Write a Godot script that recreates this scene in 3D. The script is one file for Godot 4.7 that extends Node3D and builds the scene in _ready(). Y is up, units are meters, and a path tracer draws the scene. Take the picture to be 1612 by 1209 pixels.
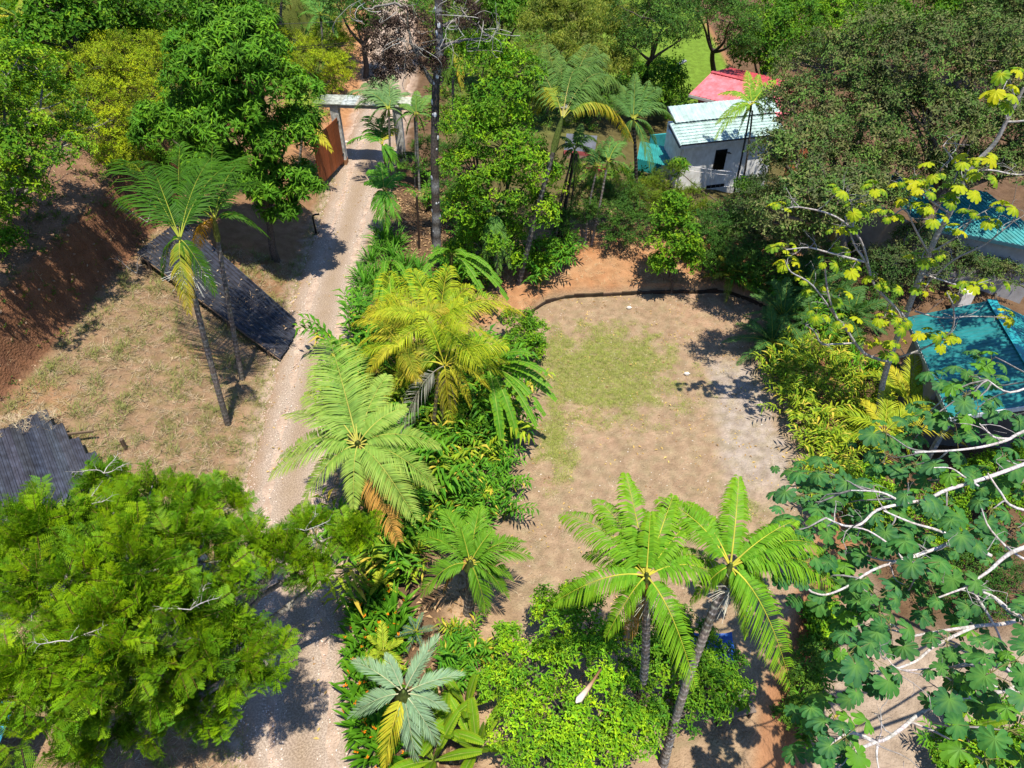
extends Node3D

var rng := RandomNumberGenerator.new()
var M := {}
var SP := {}
const UP := Vector3.UP
var XD := PackedVector2Array([Vector2(4, -3.8), Vector2(6.5, -4.9), Vector2(14, -6.9), Vector2(24, -7.7), Vector2(32, -7.9), Vector2(39, -7.95), Vector2(50, -8.2), Vector2(62, -9.5), Vector2(80, -13)])
var XR := PackedVector2Array([Vector2(6, 5.6), Vector2(8, 6.3), Vector2(14, 9.9), Vector2(20, 11.6), Vector2(26, 13), Vector2(40, 16)])
var ZK := PackedVector2Array([Vector2(-1, -23.2), Vector2(0.6, -24.2), Vector2(1.3, -25.2), Vector2(2.4, -25.7), Vector2(6, -26), Vector2(9.4, -26.1), Vector2(10.4, -25.4), Vector2(11.2, -24.4), Vector2(13, -23.8), Vector2(16, -23.5)])
var CUT_A := Vector2(-15.6, -16.9)
var CUT_B := Vector2(-15.2, -25.5)
var noise_a := FastNoiseLite.new()
var noise_b := FastNoiseLite.new()


func rf(a: float, b: float) -> float:
	return rng.randf_range(a, b)


func rdir() -> Vector3:
	var y := rf(-1.0, 1.0)
	var a := rf(0.0, TAU)
	var r := sqrt(1.0 - y * y)
	return Vector3(cos(a) * r, y, sin(a) * r)


# ---------------------------------------------------------------- terrain
func ss(a: float, b: float, t: float) -> float:
	t = clampf((t - a) / (b - a), 0.0, 1.0)
	return t * t * (3.0 - 2.0 * t)


func lut(t: PackedVector2Array, x: float) -> float:
	if x <= t[0].x:
		return t[0].y
	for i in t.size() - 1:
		if x <= t[i + 1].x:
			return lerpf(t[i].y, t[i + 1].y, (x - t[i].x) / (t[i + 1].x - t[i].x))
	return t[t.size() - 1].y


func cut_distance(x: float, z: float) -> float:
	var u := (CUT_B - CUT_A).normalized()
	return (x - CUT_A.x) * u.y - (z - CUT_A.y) * u.x


func height(x: float, z: float) -> float:
	var d := -z
	var hd := 0.5 + 0.02 * maxf(0.0, d - 10.0) + 0.09 * maxf(0.0, d - 44.0)
	var cx := lut(XD, d)
	var t := (cx - 1.6) - x
	var t2 := x - (cx + 1.7)
	if t > 0.0:
		var c := cut_distance(x, z)
		return hd - 0.1 * ss(0.0, 0.4, t) + 0.36 * minf(t, 9.0) + 0.2 * maxf(0.0, t - 9.0) + 1.7 * ss(0.0, 0.7, c) + 0.22 * maxf(0.0, c)
	if t2 > 0.0:
		var a := ss(0.0, 5.2, t2)
		var low := -1.2 * ss(0.0, 1.6, x - lut(XR, d))
		var k := lut(ZK, x) - z
		var back := 0.38 * ss(0.0, 0.12, k) + 0.9 * ss(0.0, 4.0, k) - 1.3 * ss(6.0, 14.0, k) * ss(3.0, 9.0, x) + 0.05 * maxf(0.0, k - 24.0)
		var m := ss(-1.2, 0.3, x)
		low += back * m + (1.0 - m) * 0.8 * ss(20.0, 28.0, d)
		return hd * (1.0 - a) + low * a
	return hd


func on_ground(x: float, z: float) -> Vector3:
	return Vector3(x, height(x, z), z)


# ---------------------------------------------------------------- mesh builder
class MB:
	var v := PackedVector3Array()
	var n := PackedVector3Array()
	var c := PackedColorArray()
	var ix := PackedInt32Array()

	func tri(p: Vector3, q: Vector3, r: Vector3, a: Color, b: Color, d: Color) -> void:
		var m := (r - p).cross(q - p).normalized()
		var k := v.size()
		v.append(p); v.append(q); v.append(r)
		n.append(m); n.append(m); n.append(m)
		c.append(a); c.append(b); c.append(d)
		ix.append(k); ix.append(k + 1); ix.append(k + 2)

	func quad(p: Vector3, q: Vector3, r: Vector3, s: Vector3, a: Color, b: Color) -> void:
		# p,q at one end (colour a), r,s at the other (colour b): order p q r s round the face
		var m := (r - p).cross(q - s).normalized() * -1.0
		m = (s - p).cross(q - p).normalized()
		var k := v.size()
		v.append(p); v.append(q); v.append(r); v.append(s)
		n.append(m); n.append(m); n.append(m); n.append(m)
		c.append(a); c.append(a); c.append(b); c.append(b)
		ix.append(k); ix.append(k + 1); ix.append(k + 2)
		ix.append(k); ix.append(k + 2); ix.append(k + 3)

	func box(lo: Vector3, hi: Vector3, col: Color, t := Transform3D()) -> void:
		var p := []
		for i in 8:
			p.append(t * Vector3(hi.x if i & 1 else lo.x, hi.y if i & 2 else lo.y, hi.z if i & 4 else lo.z))
		for f in [[0, 2, 3, 1], [5, 7, 6, 4], [4, 6, 2, 0], [1, 3, 7, 5], [2, 6, 7, 3], [4, 0, 1, 5]]:
			face(p[f[0]], p[f[1]], p[f[2]], p[f[3]], col, (p[0] + p[7]) * 0.5)

	func face(p: Vector3, q: Vector3, r: Vector3, s: Vector3, col: Color, inside: Vector3) -> void:
		var m := (s - p).cross(q - p)
		if m.dot((p + r) * 0.5 - inside) < 0.0:
			quad(p, s, r, q, col, col)
		else:
			quad(p, q, r, s, col, col)

	func tube(pts: Array, rad: Array, sides: int, cols: Array, cap := true) -> void:
		var k := v.size()
		var count := pts.size()
		var prev := Vector3.ZERO
		for i in count:
			var t: Vector3 = (pts[mini(i + 1, count - 1)] - pts[maxi(i - 1, 0)]).normalized()
			if prev == Vector3.ZERO:
				prev = t.cross(Vector3(0.31, 0.2, 0.93)).normalized()
			var s := (prev - t * prev.dot(t)).normalized()
			prev = s
			var w := t.cross(s)
			for j in sides:
				var a := TAU * j / sides
				var o := s * cos(a) + w * sin(a)
				v.append(pts[i] + o * rad[i]); n.append(o); c.append(cols[i])
			if i > 0:
				var b0 := k + (i - 1) * sides
				for j in sides:
					var j2 := (j + 1) % sides
					ix.append(b0 + j); ix.append(b0 + sides + j); ix.append(b0 + j2)
					ix.append(b0 + j2); ix.append(b0 + sides + j); ix.append(b0 + sides + j2)
		if cap:
			var t2: Vector3 = (pts[count - 1] - pts[count - 2]).normalized()
			var kk := v.size()
			v.append(pts[count - 1] + t2 * rad[count - 1] * 0.4); n.append(t2); c.append(cols[count - 1])
			for j in sides:
				ix.append(kk); ix.append(k + (count - 1) * sides + (j + 1) % sides); ix.append(k + (count - 1) * sides + j)

	# a blade folded along its midrib, bending downwards: two triangles a half
	func leaf(at: Vector3, dir: Vector3, up: Vector3, l: float, w: float, bend: float, a: Color, b: Color, fold := 0.25) -> void:
		var side := dir.cross(up).normalized()
		var nn := side.cross(dir).normalized()
		var mid := at + dir * l * 0.5 + nn * bend * l * 0.1
		var tip := at + dir * l - nn * bend * l * 0.3
		var e := nn * w * fold
		var q := mid + side * w * 0.5 + e
		var r := mid - side * w * 0.5 + e
		tri(at, mid, q, a, b, b)
		tri(q, mid, tip, b, b, b)
		tri(at, r, mid, a, b, b)
		tri(r, tip, mid, b, b, b)

	func leaf2(at: Vector3, dir: Vector3, up: Vector3, l: float, w: float, bend: float, a: Color, b: Color) -> void:
		var side := dir.cross(up).normalized()
		var nn := side.cross(dir).normalized()
		var tip := at + dir * l - nn * bend * l * 0.3
		var mid := at + dir * l * 0.45 + nn * w * 0.2
		tri(at, tip, mid + side * w * 0.5, a, b, b)
		tri(at, mid - side * w * 0.5, tip, a, b, b)

	# a long strap blade in several segments
	func strap(p0: Vector3, p1: Vector3, p2: Vector3, w: float, seg: int, a: Color, b: Color, fold := 0.18) -> void:
		var last_l := p0
		var last_r := p0
		var last_m := p0
		for i in seg + 1:
			var t := float(i) / seg
			var p := p0.lerp(p1, t).lerp(p1.lerp(p2, t), t)
			var tan := (p1 - p0).lerp(p2 - p1, t).normalized()
			var side := tan.cross(Vector3.UP)
			if side.length() < 0.05:
				side = Vector3(0.7, 0.0, 0.7)
			side = side.normalized()
			var nn := side.cross(tan).normalized()
			var ww := w * 0.5 * pow(sin(PI * clampf(0.06 + 0.94 * t, 0.0, 1.0)), 0.7)
			var lft := p + side * ww + nn * ww * fold * 2.0
			var rgt := p - side * ww + nn * ww * fold * 2.0
			if i > 0:
				var ca := a.lerp(b, float(i - 1) / seg)
				var cb := a.lerp(b, t)
				quad(last_m, last_l, lft, p, ca, cb)
				quad(last_r, last_m, p, rgt, ca, cb)
			last_l = lft; last_r = rgt; last_m = p

	func done() -> ArrayMesh:
		var arr := []
		arr.resize(Mesh.ARRAY_MAX)
		arr[Mesh.ARRAY_VERTEX] = v
		arr[Mesh.ARRAY_NORMAL] = n
		arr[Mesh.ARRAY_COLOR] = c
		arr[Mesh.ARRAY_INDEX] = ix
		var m := ArrayMesh.new()
		if v.size():
			m.add_surface_from_arrays(Mesh.PRIMITIVE_TRIANGLES, arr)
		return m


# ---------------------------------------------------------------- nodes
func thing(called: String, label: String, category: String, at: Vector3, group := "", turn := 0.0) -> Node3D:
	var o := Node3D.new()
	o.name = called
	add_child(o, true)
	o.position = at
	o.rotation.y = turn
	tag(o, label, category, group)
	return o


func tag(o: Node3D, label: String, category: String, group := "") -> void:
	o.set_meta("label", label)
	o.set_meta("category", category)
	if group != "":
		o.set_meta("group", group)


func part(parent: Node, called: String, mesh: Mesh, mat: Material, kind := "", label := "") -> MeshInstance3D:
	var o := MeshInstance3D.new()
	o.name = called
	o.mesh = mesh
	o.material_override = mat
	if kind != "":
		o.set_meta("kind", kind)
	if label != "":
		o.set_meta("label", label)
	parent.add_child(o, true)
	return o


func copies(parent: Node, called: String, mesh: Mesh, mat: Material, where: Array, tint: PackedColorArray) -> MultiMeshInstance3D:
	var mm := MultiMesh.new()
	mm.transform_format = MultiMesh.TRANSFORM_3D
	mm.use_colors = true
	mm.mesh = mesh
	mm.instance_count = where.size()
	for i in where.size():
		mm.set_instance_transform(i, where[i])
		mm.set_instance_color(i, tint[i])
	var o := MultiMeshInstance3D.new()
	o.name = called
	o.multimesh = mm
	o.material_override = mat
	o.set_meta("kind", "stuff")
	parent.add_child(o, true)
	return o


func rebase(mb: MB, by: Vector3) -> MB:
	for i in mb.v.size():
		mb.v[i] -= by
	return mb


func along(y: Vector3, yaw: float, s: float) -> Basis:
	var x := y.cross(Vector3(0.37, 0.11, 0.92)).normalized()
	x = x.rotated(y, yaw)
	return Basis(x, y, x.cross(y)).scaled(Vector3(s, s, s))


func jit(c: Color, k: float) -> Color:
	var f := rf(1.0 - k, 1.0 + k)
	return Color(c.r * f * rf(1.0 - k * 0.4, 1.0 + k * 0.4), c.g * f, c.b * f * rf(1.0 - k * 0.4, 1.0 + k * 0.4))


# ---------------------------------------------------------------- materials
func picture(freq: float, oct: int, lo: Color, hi: Color, sd: int, size := 512, kind := FastNoiseLite.TYPE_SIMPLEX_SMOOTH) -> ImageTexture:
	var f := FastNoiseLite.new()
	f.seed = sd
	f.noise_type = kind
	f.frequency = freq
	f.fractal_octaves = oct
	f.fractal_gain = 0.62
	var g := f.get_seamless_image(size, size)
	g.convert(Image.FORMAT_L8)
	var data := g.get_data()
	var out := PackedByteArray()
	out.resize(size * size * 3)
	var table := PackedByteArray()
	table.resize(768)
	for i in 256:
		var c := lo.lerp(hi, i / 255.0)
		table[i * 3] = int(c.r * 255.0); table[i * 3 + 1] = int(c.g * 255.0); table[i * 3 + 2] = int(c.b * 255.0)
	for i in size * size:
		var k := data[i] * 3
		out[i * 3] = table[k]; out[i * 3 + 1] = table[k + 1]; out[i * 3 + 2] = table[k + 2]
	return ImageTexture.create_from_image(Image.create_from_data(size, size, false, Image.FORMAT_RGB8, out))


func mat(rough: float, spec := 0.4) -> StandardMaterial3D:
	var m := StandardMaterial3D.new()
	m.vertex_color_use_as_albedo = true
	m.roughness = rough
	m.metallic_specular = spec
	return m


func make_materials() -> void:
	var leaf := mat(0.58, 0.27)
	leaf.backlight_enabled = true
	leaf.backlight = Color(0.72, 0.8, 0.3)
	M.leaf = leaf
	var dull := mat(0.7, 0.25)
	dull.backlight_enabled = true
	dull.backlight = Color(0.55, 0.6, 0.3)
	M.dull = dull
	var dry := mat(0.85, 0.2)
	M.dry = dry
	var bark := mat(0.9, 0.2)
	bark.albedo_texture = picture(0.03, 5, Color(0.42, 0.40, 0.38), Color(1, 1, 1), 3, 256)
	bark.uv1_triplanar = true
	bark.uv1_scale = Vector3(2.2, 0.9, 2.2)
	bark.heightmap_enabled = true
	bark.heightmap_texture = bark.albedo_texture
	bark.heightmap_scale = 1.2
	M.bark = bark
	var pale := mat(0.7, 0.3)
	pale.albedo_texture = picture(0.03, 5, Color(0.42, 0.41, 0.39), Color(1, 1, 1), 9, 256)
	pale.uv1_triplanar = true
	pale.uv1_scale = Vector3(1.6, 1.6, 1.6)
	M.pale = pale
	var dirt := mat(0.95, 0.15)
	dirt.albedo_texture = picture(0.008, 6, Color(0.76, 0.745, 0.73), Color(1, 1, 1), 5, 1024)
	dirt.uv1_triplanar = true
	dirt.uv1_world_triplanar = true
	dirt.uv1_scale = Vector3(0.21, 0.21, 0.21)
	dirt.heightmap_enabled = true
	dirt.heightmap_texture = picture(0.045, 5, Color(0, 0, 0), Color(1, 1, 1), 15, 1024)
	dirt.heightmap_scale = 5.0
	M.dirt = dirt
	var gravel := mat(0.95, 0.15)
	gravel.albedo_texture = picture(0.07, 4, Color(0.62, 0.6, 0.58), Color(1, 1, 1), 25, 1024)
	gravel.uv1_triplanar = true
	gravel.uv1_world_triplanar = true
	gravel.uv1_scale = Vector3(0.23, 0.23, 0.23)
	gravel.heightmap_enabled = true
	gravel.heightmap_texture = gravel.albedo_texture
	gravel.heightmap_scale = 6.0
	M.gravel = gravel
	var stone := mat(0.9, 0.2)
	M.stone = stone
	var metal := mat(0.38, 0.5)
	metal.metallic = 0.4
	metal.albedo_texture = picture(0.012, 6, Color(0.5, 0.45, 0.41), Color(1, 1, 1), 35, 512)
	metal.uv1_triplanar = true
	metal.uv1_scale = Vector3(0.5, 0.5, 0.5)
	M.metal = metal
	var paint := mat(0.65, 0.35)
	paint.albedo_texture = picture(0.009, 6, Color(0.80, 0.785, 0.76), Color(1, 1, 1), 45, 512)
	paint.uv1_triplanar = true
	paint.uv1_scale = Vector3(0.6, 0.35, 0.6)
	M.paint = paint
	var roof := mat(0.45, 0.4)
	roof.albedo_texture = picture(0.008, 6, Color(0.62, 0.6, 0.57), Color(1, 1, 1), 55, 512)
	roof.uv1_triplanar = true
	roof.uv1_scale = Vector3(0.4, 0.4, 0.4)
	M.roof = roof
	var wood := mat(0.6, 0.35)
	wood.albedo_texture = picture(0.02, 5, Color(0.6, 0.55, 0.5), Color(1, 1, 1), 65, 256)
	wood.uv1_triplanar = true
	wood.uv1_scale = Vector3(6, 0.7, 6)
	M.wood = wood
	var concrete := mat(0.9, 0.2)
	concrete.albedo_texture = picture(0.008, 5, Color(0.55, 0.55, 0.53), Color(1, 1, 1), 75, 512)
	concrete.uv1_triplanar = true
	concrete.uv1_scale = Vector3(0.8, 0.8, 0.8)
	M.concrete = concrete
	var glass := StandardMaterial3D.new()
	glass.albedo_color = Color(0.02, 0.022, 0.025)
	glass.roughness = 0.12
	M.glass = glass
	var red := mat(0.6, 0.3)
	M.petal = red


# ---------------------------------------------------------------- leaf sprigs (built along +Y, about half a metre)
func sprig_whorl(n: int, l: float, w: float, c: Color, tip: Color) -> ArrayMesh:
	var mb := MB.new()
	mb.tube([Vector3(0, -0.22, 0), Vector3(0, 0, 0)], [0.008, 0.005], 3, [Color(0.12, 0.1, 0.05), Color(0.12, 0.14, 0.05)])
	for i in n:
		var a := TAU * i / n * 2.618 + rf(-0.3, 0.3)
		var e := rf(-0.15, 0.75)
		var d := Vector3(cos(a), e, sin(a)).normalized()
		mb.leaf(Vector3(0, rf(-0.12, 0.03), 0), d, UP, l * rf(0.75, 1.15), w * rf(0.8, 1.15), rf(0.5, 1.5), jit(c, 0.2), jit(c.lerp(tip, rf(0.0, 0.6)), 0.2))
	return mb.done()


func sprig_feather(c: Color, tip: Color) -> ArrayMesh:
	var mb := MB.new()
	mb.tube([Vector3(0, -0.1, 0), Vector3(0, 0.42, 0)], [0.007, 0.003], 3, [Color(0.2, 0.14, 0.07), Color(0.2, 0.18, 0.05)])
	for i in 9:
		var y := -0.06 + 0.055 * i
		for s in [-1.0, 1.0]:
			var sd := Vector3(s, rf(0.25, 0.5), rf(-0.25, 0.25)).normalized()
			var l := 0.27 * sin(PI * (0.25 + 0.06 * i)) * rf(0.8, 1.1)
			var p := Vector3(0, y, 0)
			var cc := jit(c.lerp(tip, rf(0.0, 0.5)), 0.2)
			var drop := Vector3(0, 0, -rf(0.1, 0.5))
			for k in 7:
				var t := (k + 1.0) / 7.0
				var q := p + sd * l * t + drop * l * t * t
				var ll := 0.062 * sin(PI * (0.2 + 0.75 * t))
				var f := Vector3(0, 0, 1).cross(sd).normalized()
				for g in [-1.0, 1.0]:
					var e: Vector3 = (f * g + sd * 0.5).normalized() * ll + Vector3(0, 0, rf(-0.012, 0.012))
					var u := sd * 0.015
					mb.tri(q - u, q + e, q + u, cc, cc, cc)
	return mb.done()


func sprig_alternate(n: int, l: float, w: float, tl: float, c: Color, tip: Color, bend := 0.8) -> ArrayMesh:
	var mb := MB.new()
	for b in 3:
		var a0 := TAU * b / 3.0 + rf(-0.4, 0.4)
		var d := Vector3(cos(a0) * 0.75, rf(0.4, 1.0), sin(a0) * 0.75).normalized()
		mb.tube([Vector3(0, -0.1, 0), d * tl], [0.006, 0.003], 3, [Color(0.13, 0.1, 0.06), Color(0.13, 0.14, 0.05)], false)
		for i in n:
			var t := (i + 1.0) / n
			var a := a0 + i * 2.4
			var e := Vector3(cos(a), rf(-0.1, 0.5), sin(a)).normalized() * 0.9 + d * 0.45
			mb.leaf2(d * tl * t, e.normalized(), UP, l * rf(0.7, 1.2), w * rf(0.8, 1.2), rf(0.2, 1.4) * bend, jit(c, 0.2), jit(c.lerp(tip, rf(0.0, 0.7)), 0.2))
	return mb.done()


func sprig_hanging(n: int, l: float, w: float, c: Color, tip: Color) -> ArrayMesh:
	var mb := MB.new()
	for i in n:
		var a := rf(0.0, TAU)
		var y := rf(-0.3, 0.3)
		var d := Vector3(cos(a), rf(-1.3, 0.1), sin(a)).normalized()
		mb.leaf2(Vector3(cos(a) * 0.06, y, sin(a) * 0.06), d, UP, l * rf(0.6, 1.2), w * rf(0.7, 1.2), rf(0.0, 1.0), jit(c, 0.25), jit(tip, 0.25))
	return mb.done()


func make_sprigs() -> void:
	SP.mango = [sprig_whorl(15, 0.27, 0.06, Color(0.05, 0.15, 0.01), Color(0.10, 0.25, 0.012)), sprig_whorl(13, 0.25, 0.055, Color(0.065, 0.175, 0.01), Color(0.15, 0.3, 0.012))]
	SP.feather = [sprig_feather(Color(0.10, 0.2, 0.005), Color(0.2, 0.28, 0.005)), sprig_feather(Color(0.07, 0.165, 0.007), Color(0.15, 0.25, 0.006))]
	SP.small = [sprig_alternate(7, 0.10, 0.055, 0.32, Color(0.05, 0.13, 0.02), Color(0.1, 0.2, 0.03)), sprig_alternate(6, 0.12, 0.06, 0.3, Color(0.06, 0.15, 0.025), Color(0.13, 0.23, 0.03))]
	SP.broad = [sprig_alternate(5, 0.19, 0.10, 0.38, Color(0.065, 0.18, 0.014), Color(0.15, 0.29, 0.014)), sprig_alternate(5, 0.17, 0.085, 0.36, Color(0.085, 0.21, 0.014), Color(0.21, 0.32, 0.014))]
	SP.olive = [sprig_alternate(6, 0.15, 0.07, 0.36, Color(0.09, 0.125, 0.04), Color(0.15, 0.135, 0.065)), sprig_alternate(6, 0.14, 0.07, 0.36, Color(0.07, 0.14, 0.03), Color(0.12, 0.18, 0.045))]
	SP.bamboo = [sprig_hanging(26, 0.24, 0.035, Color(0.16, 0.22, 0.03), Color(0.26, 0.28, 0.05)), sprig_hanging(26, 0.24, 0.035, Color(0.12, 0.2, 0.03), Color(0.22, 0.26, 0.05))]
	SP.weed = [sprig_alternate(10, 0.10, 0.03, 0.34, Color(0.12, 0.17, 0.012), Color(0.2, 0.24, 0.015)), sprig_alternate(8, 0.09, 0.04, 0.3, Color(0.1, 0.17, 0.012), Color(0.19, 0.24, 0.015))]
	SP.dead = [sprig_hanging(16, 0.15, 0.06, Color(0.035, 0.024, 0.018), Color(0.075, 0.055, 0.045)), sprig_hanging(14, 0.15, 0.06, Color(0.03, 0.022, 0.016), Color(0.10, 0.075, 0.06))]


# ---------------------------------------------------------------- trees
# lumps: [centre, radius, squash]; leaves gather in clumps on the upper shell of each lump
func crown(root: Node3D, lumps: Array, kind: String, density: float, size: float, ta: Color, tb: Color, called := "crown", lean_up := 0.6, material := "leaf") -> Array:
	var places := [[], []]
	var tints := [PackedColorArray(), PackedColorArray()]
	var tips := []
	for lump in lumps:
		var cc: Vector3 = lump[0] - root.position
		var r: float = lump[1]
		var sq: float = lump[2]
		var nc := maxi(5, int(16.0 + r * 7.0))
		for k in nc:
			var d := rdir()
			if d.y < -0.25:
				d.y = -d.y * rf(0.2, 1.0)
				d = d.normalized()
			var rad := r * rf(0.62, 1.03)
			var at := cc + Vector3(d.x, d.y * sq, d.z) * rad
			var cr := minf(r * rf(0.24, 0.42), 0.9)
			tips.append([cc, at])
			var shade := ta.lerp(tb, pow(rf(0.0, 1.0), 1.2))
			var n := int(density * (cr / size) * (cr / size) * 2.6) + 3
			for j in n:
				var e := rdir()
				e = (e + d * 0.5 + UP * 0.45).normalized()
				var p := at + Vector3(e.x, e.y * 0.75, e.z) * cr * pow(rf(0.1, 1.0), 0.45)
				var y := (e * 0.8 + d * 0.3 + UP * lean_up + rdir() * 0.35).normalized()
				var s := size * rf(1.5, 2.4)
				var w := rng.randi() & 1
				places[w].append(Transform3D(along(y, rf(0.0, TAU), s), p))
				tints[w].append(jit(shade, 0.16))
	for w in 2:
		if places[w].size():
			copies(root, called, SP[kind][w], M[material], places[w], tints[w])
	return tips


func wobble(a: Vector3, b: Vector3, n: int, k: float) -> Array:
	var out := []
	var l := a.distance_to(b) * k
	var o := Vector3(rf(-1, 1), rf(-0.2, 0.6), rf(-1, 1)) * l
	var o2 := Vector3(rf(-1, 1), rf(-0.3, 0.3), rf(-1, 1)) * l * 0.5
	for i in n + 1:
		var t := float(i) / n
		out.append(a.lerp(b, t) + o * sin(PI * t) + o2 * sin(TAU * t))
	return out


func taper(n: int, a: float, b: float) -> Array:
	var out := []
	for i in n + 1:
		out.append(lerpf(a, b, float(i) / n))
	return out


func rep(n: int, c: Color) -> Array:
	var out := []
	for i in n + 1:
		out.append(jit(c, 0.18))
	return out


# trunk from the base, limbs to each lump, twigs to some of the clumps
func woody(root: Node3D, lumps: Array, tips: Array, r: float, c: Color, forks := 0.35, every := 3) -> void:
	var mid := Vector3.ZERO
	var low := 1e9
	for l in lumps:
		mid += l[0] - root.position
		low = minf(low, l[0].y - root.position.y - l[1] * 0.4)
	mid /= lumps.size()
	low = maxf(low, 0.5)
	var top := Vector3(mid.x * 0.6, maxf(low * (1.0 - forks), 0.4), mid.z * 0.6)
	var st := MB.new()
	st.tube(wobble(Vector3(0, -0.3, 0), top, 7, 0.05), taper(7, r * 1.25, r * 0.8), 9, rep(7, c))
	part(root, "trunk", st.done(), M.bark)
	var lb := MB.new()
	for l in lumps:
		var e: Vector3 = l[0] - root.position
		lb.tube(wobble(top - Vector3(0, 0.15, 0), e, 6, 0.09), taper(6, r * 0.6, r * 0.22), 6, rep(6, c))
	for i in range(0, tips.size(), every):
		var w := wobble(tips[i][0], tips[i][1], 3, 0.12)
		lb.tube(w, taper(3, r * 0.2, 0.012), 4, rep(3, c), false)
	part(root, "branches", lb.done(), M.bark, "stuff")


func tree(called: String, label: String, base: Vector3, lumps: Array, kind: String, o := {}) -> Node3D:
	rng.seed = hash(label)
	var root := thing(called, label, o.get("cat", "tree"), base, o.get("group", ""))
	var tips := crown(root, lumps, kind, o.get("d", 1.0), o.get("s", 0.3), o.get("a", Color(0.8, 0.8, 0.8)), o.get("b", Color(1.3, 1.25, 1.2)), o.get("part", "crown"), o.get("up", 0.6), o.get("m", "leaf"))
	woody(root, lumps, tips, o.get("r", 0.16), o.get("bark", Color(0.17, 0.145, 0.12)), o.get("fork", 0.35), o.get("every", 3))
	return root


# ---------------------------------------------------------------- palms
func frond(a: Vector3, b: Vector3, arch: float, o: Dictionary) -> ArrayMesh:
	var mb := MB.new()
	var l := a.distance_to(b)
	var m := a.lerp(b, 0.42) + UP * arch * l * 1.25
	var n: int = o.get("n", 40)
	var ll: float = o.get("ll", 0.26) * l
	var lw: float = o.get("lw", 0.05)
	var droop: float = o.get("droop", 0.5)
	var ang: float = o.get("ang", 0.75)
	var vee: float = o.get("vee", 0.15)
	var c0: Color = o.get("c0", Color(0.06, 0.17, 0.02))
	var c1: Color = o.get("c1", Color(0.12, 0.26, 0.02))
	var rc: Color = o.get("rc", Color(0.3, 0.33, 0.04))
	var pts := []
	for i in 11:
		var t := i / 10.0
		pts.append(a.lerp(m, t).lerp(m.lerp(b, t), t))
	var rr: float = o.get("rr", 0.022)
	mb.tube(pts, [rr, rr * 0.8, rr * 0.62, rr * 0.5, rr * 0.42, rr * 0.36, rr * 0.3, rr * 0.25, rr * 0.2, rr * 0.16, rr * 0.1], 4, rep(10, rc), false)
	var t0: float = o.get("t0", 0.09)
	var twist := rf(-0.35, 0.35)
	var gaps := [rf(0.15, 1.0), rf(0.15, 1.0), rf(0.3, 1.0), rf(0.1, 1.0)]
	for i in n:
		var t := t0 + (1.0 - t0) * (i + 0.5) / n
		var p := a.lerp(m, t).lerp(m.lerp(b, t), t)
		var tan := (m - a).lerp(b - m, t).normalized()
		var side := tan.cross(UP)
		if side.length() < 0.08:
			side = (b - a).cross(UP)
			if side.length() < 0.08:
				side = Vector3(1, 0, 0.2)
		side = side.normalized().rotated(tan, twist * (0.3 + t))
		var nn := side.cross(tan).normalized()
		var u := (t - t0) / (1.0 - t0)
		var length := ll * pow(sin(PI * (0.14 + 0.80 * u)), 0.75)
		var fw := lerpf(ang * 0.75, ang * 1.35, u)
		for s in [-1.0, 1.0]:
			if rf(0, 1) < o.get("miss", 0.03) or absf(t - gaps[0 if s < 0.0 else 1]) < 0.014 or absf(t - gaps[2 if s < 0.0 else 3]) < 0.009:
				continue
			var d0: Vector3 = (side * s * cos(fw) + tan * sin(fw) + nn * vee + rdir() * 0.06).normalized()
			var d1: Vector3 = (d0 - UP * droop * rf(0.7, 1.3)).normalized()
			var d2: Vector3 = (d1 - UP * droop * rf(0.7, 1.5)).normalized()
			var le := length * rf(0.88, 1.08)
			var q1: Vector3 = p + d0 * le * 0.35
			var q2: Vector3 = q1 + d1 * le * 0.35
			var q3: Vector3 = q2 + d2 * le * 0.3
			var w: Vector3 = (tan + rdir() * 0.3).normalized() * lw * 0.5
			var k := rf(0.0, 1.0)
			var ca := jit(c0.lerp(c1, u * 0.4 + 0.2 * k), 0.2)
			var cb := jit(c0.lerp(c1, 0.3 + 0.5 * u + 0.2 * k), 0.2)
			mb.quad(p - w * 0.4, q1 - w, q1 + w, p + w * 0.4, ca, ca)
			mb.quad(q1 - w, q2 - w * 0.7, q2 + w * 0.7, q1 + w, ca, cb)
			mb.tri(q2 - w * 0.7, q3, q2 + w * 0.7, cb, cb, cb)
	return mb.done()


func ringed(a: Vector3, b: Vector3, r0: float, r1: float, c: Color, ring: Color, step: float, sway := 0.03) -> ArrayMesh:
	var mb := MB.new()
	var l := a.distance_to(b)
	var n := maxi(4, int(l / step))
	var pts := []
	var rad := []
	var cols := []
	var o := Vector3(rf(-1, 1), 0, rf(-1, 1)) * l * sway
	for i in n + 1:
		var t := float(i) / n
		var p := a.lerp(b, t) + o * sin(PI * t)
		var r := lerpf(r0, r1, pow(t, 0.6))
		var dirn := (b - a).normalized()
		pts.append(p); rad.append(r * 1.06); cols.append(jit(ring, 0.25))
		pts.append(p + dirn * l / n * 0.25); rad.append(r * 0.97); cols.append(jit(c, 0.25))
		pts.append(p + dirn * l / n * 0.75); rad.append(r * 0.98); cols.append(jit(c, 0.3))
	mb.tube(pts, rad, 8, cols)
	return mb.done()


func brush(n: int, l: float, c: Color, spread := 1.0) -> ArrayMesh:
	var mb := MB.new()
	for i in n:
		var d := (rdir() * spread + Vector3(0, -0.5, 0)).normalized()
		var e := d * l * rf(0.6, 1.1)
		mb.tube([Vector3.ZERO, e * 0.5 + Vector3(0, 0.05, 0), e + Vector3(0, -0.12, 0) * l], [0.009, 0.007, 0.004], 3, rep(2, c), false)
	return mb.done()


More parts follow.
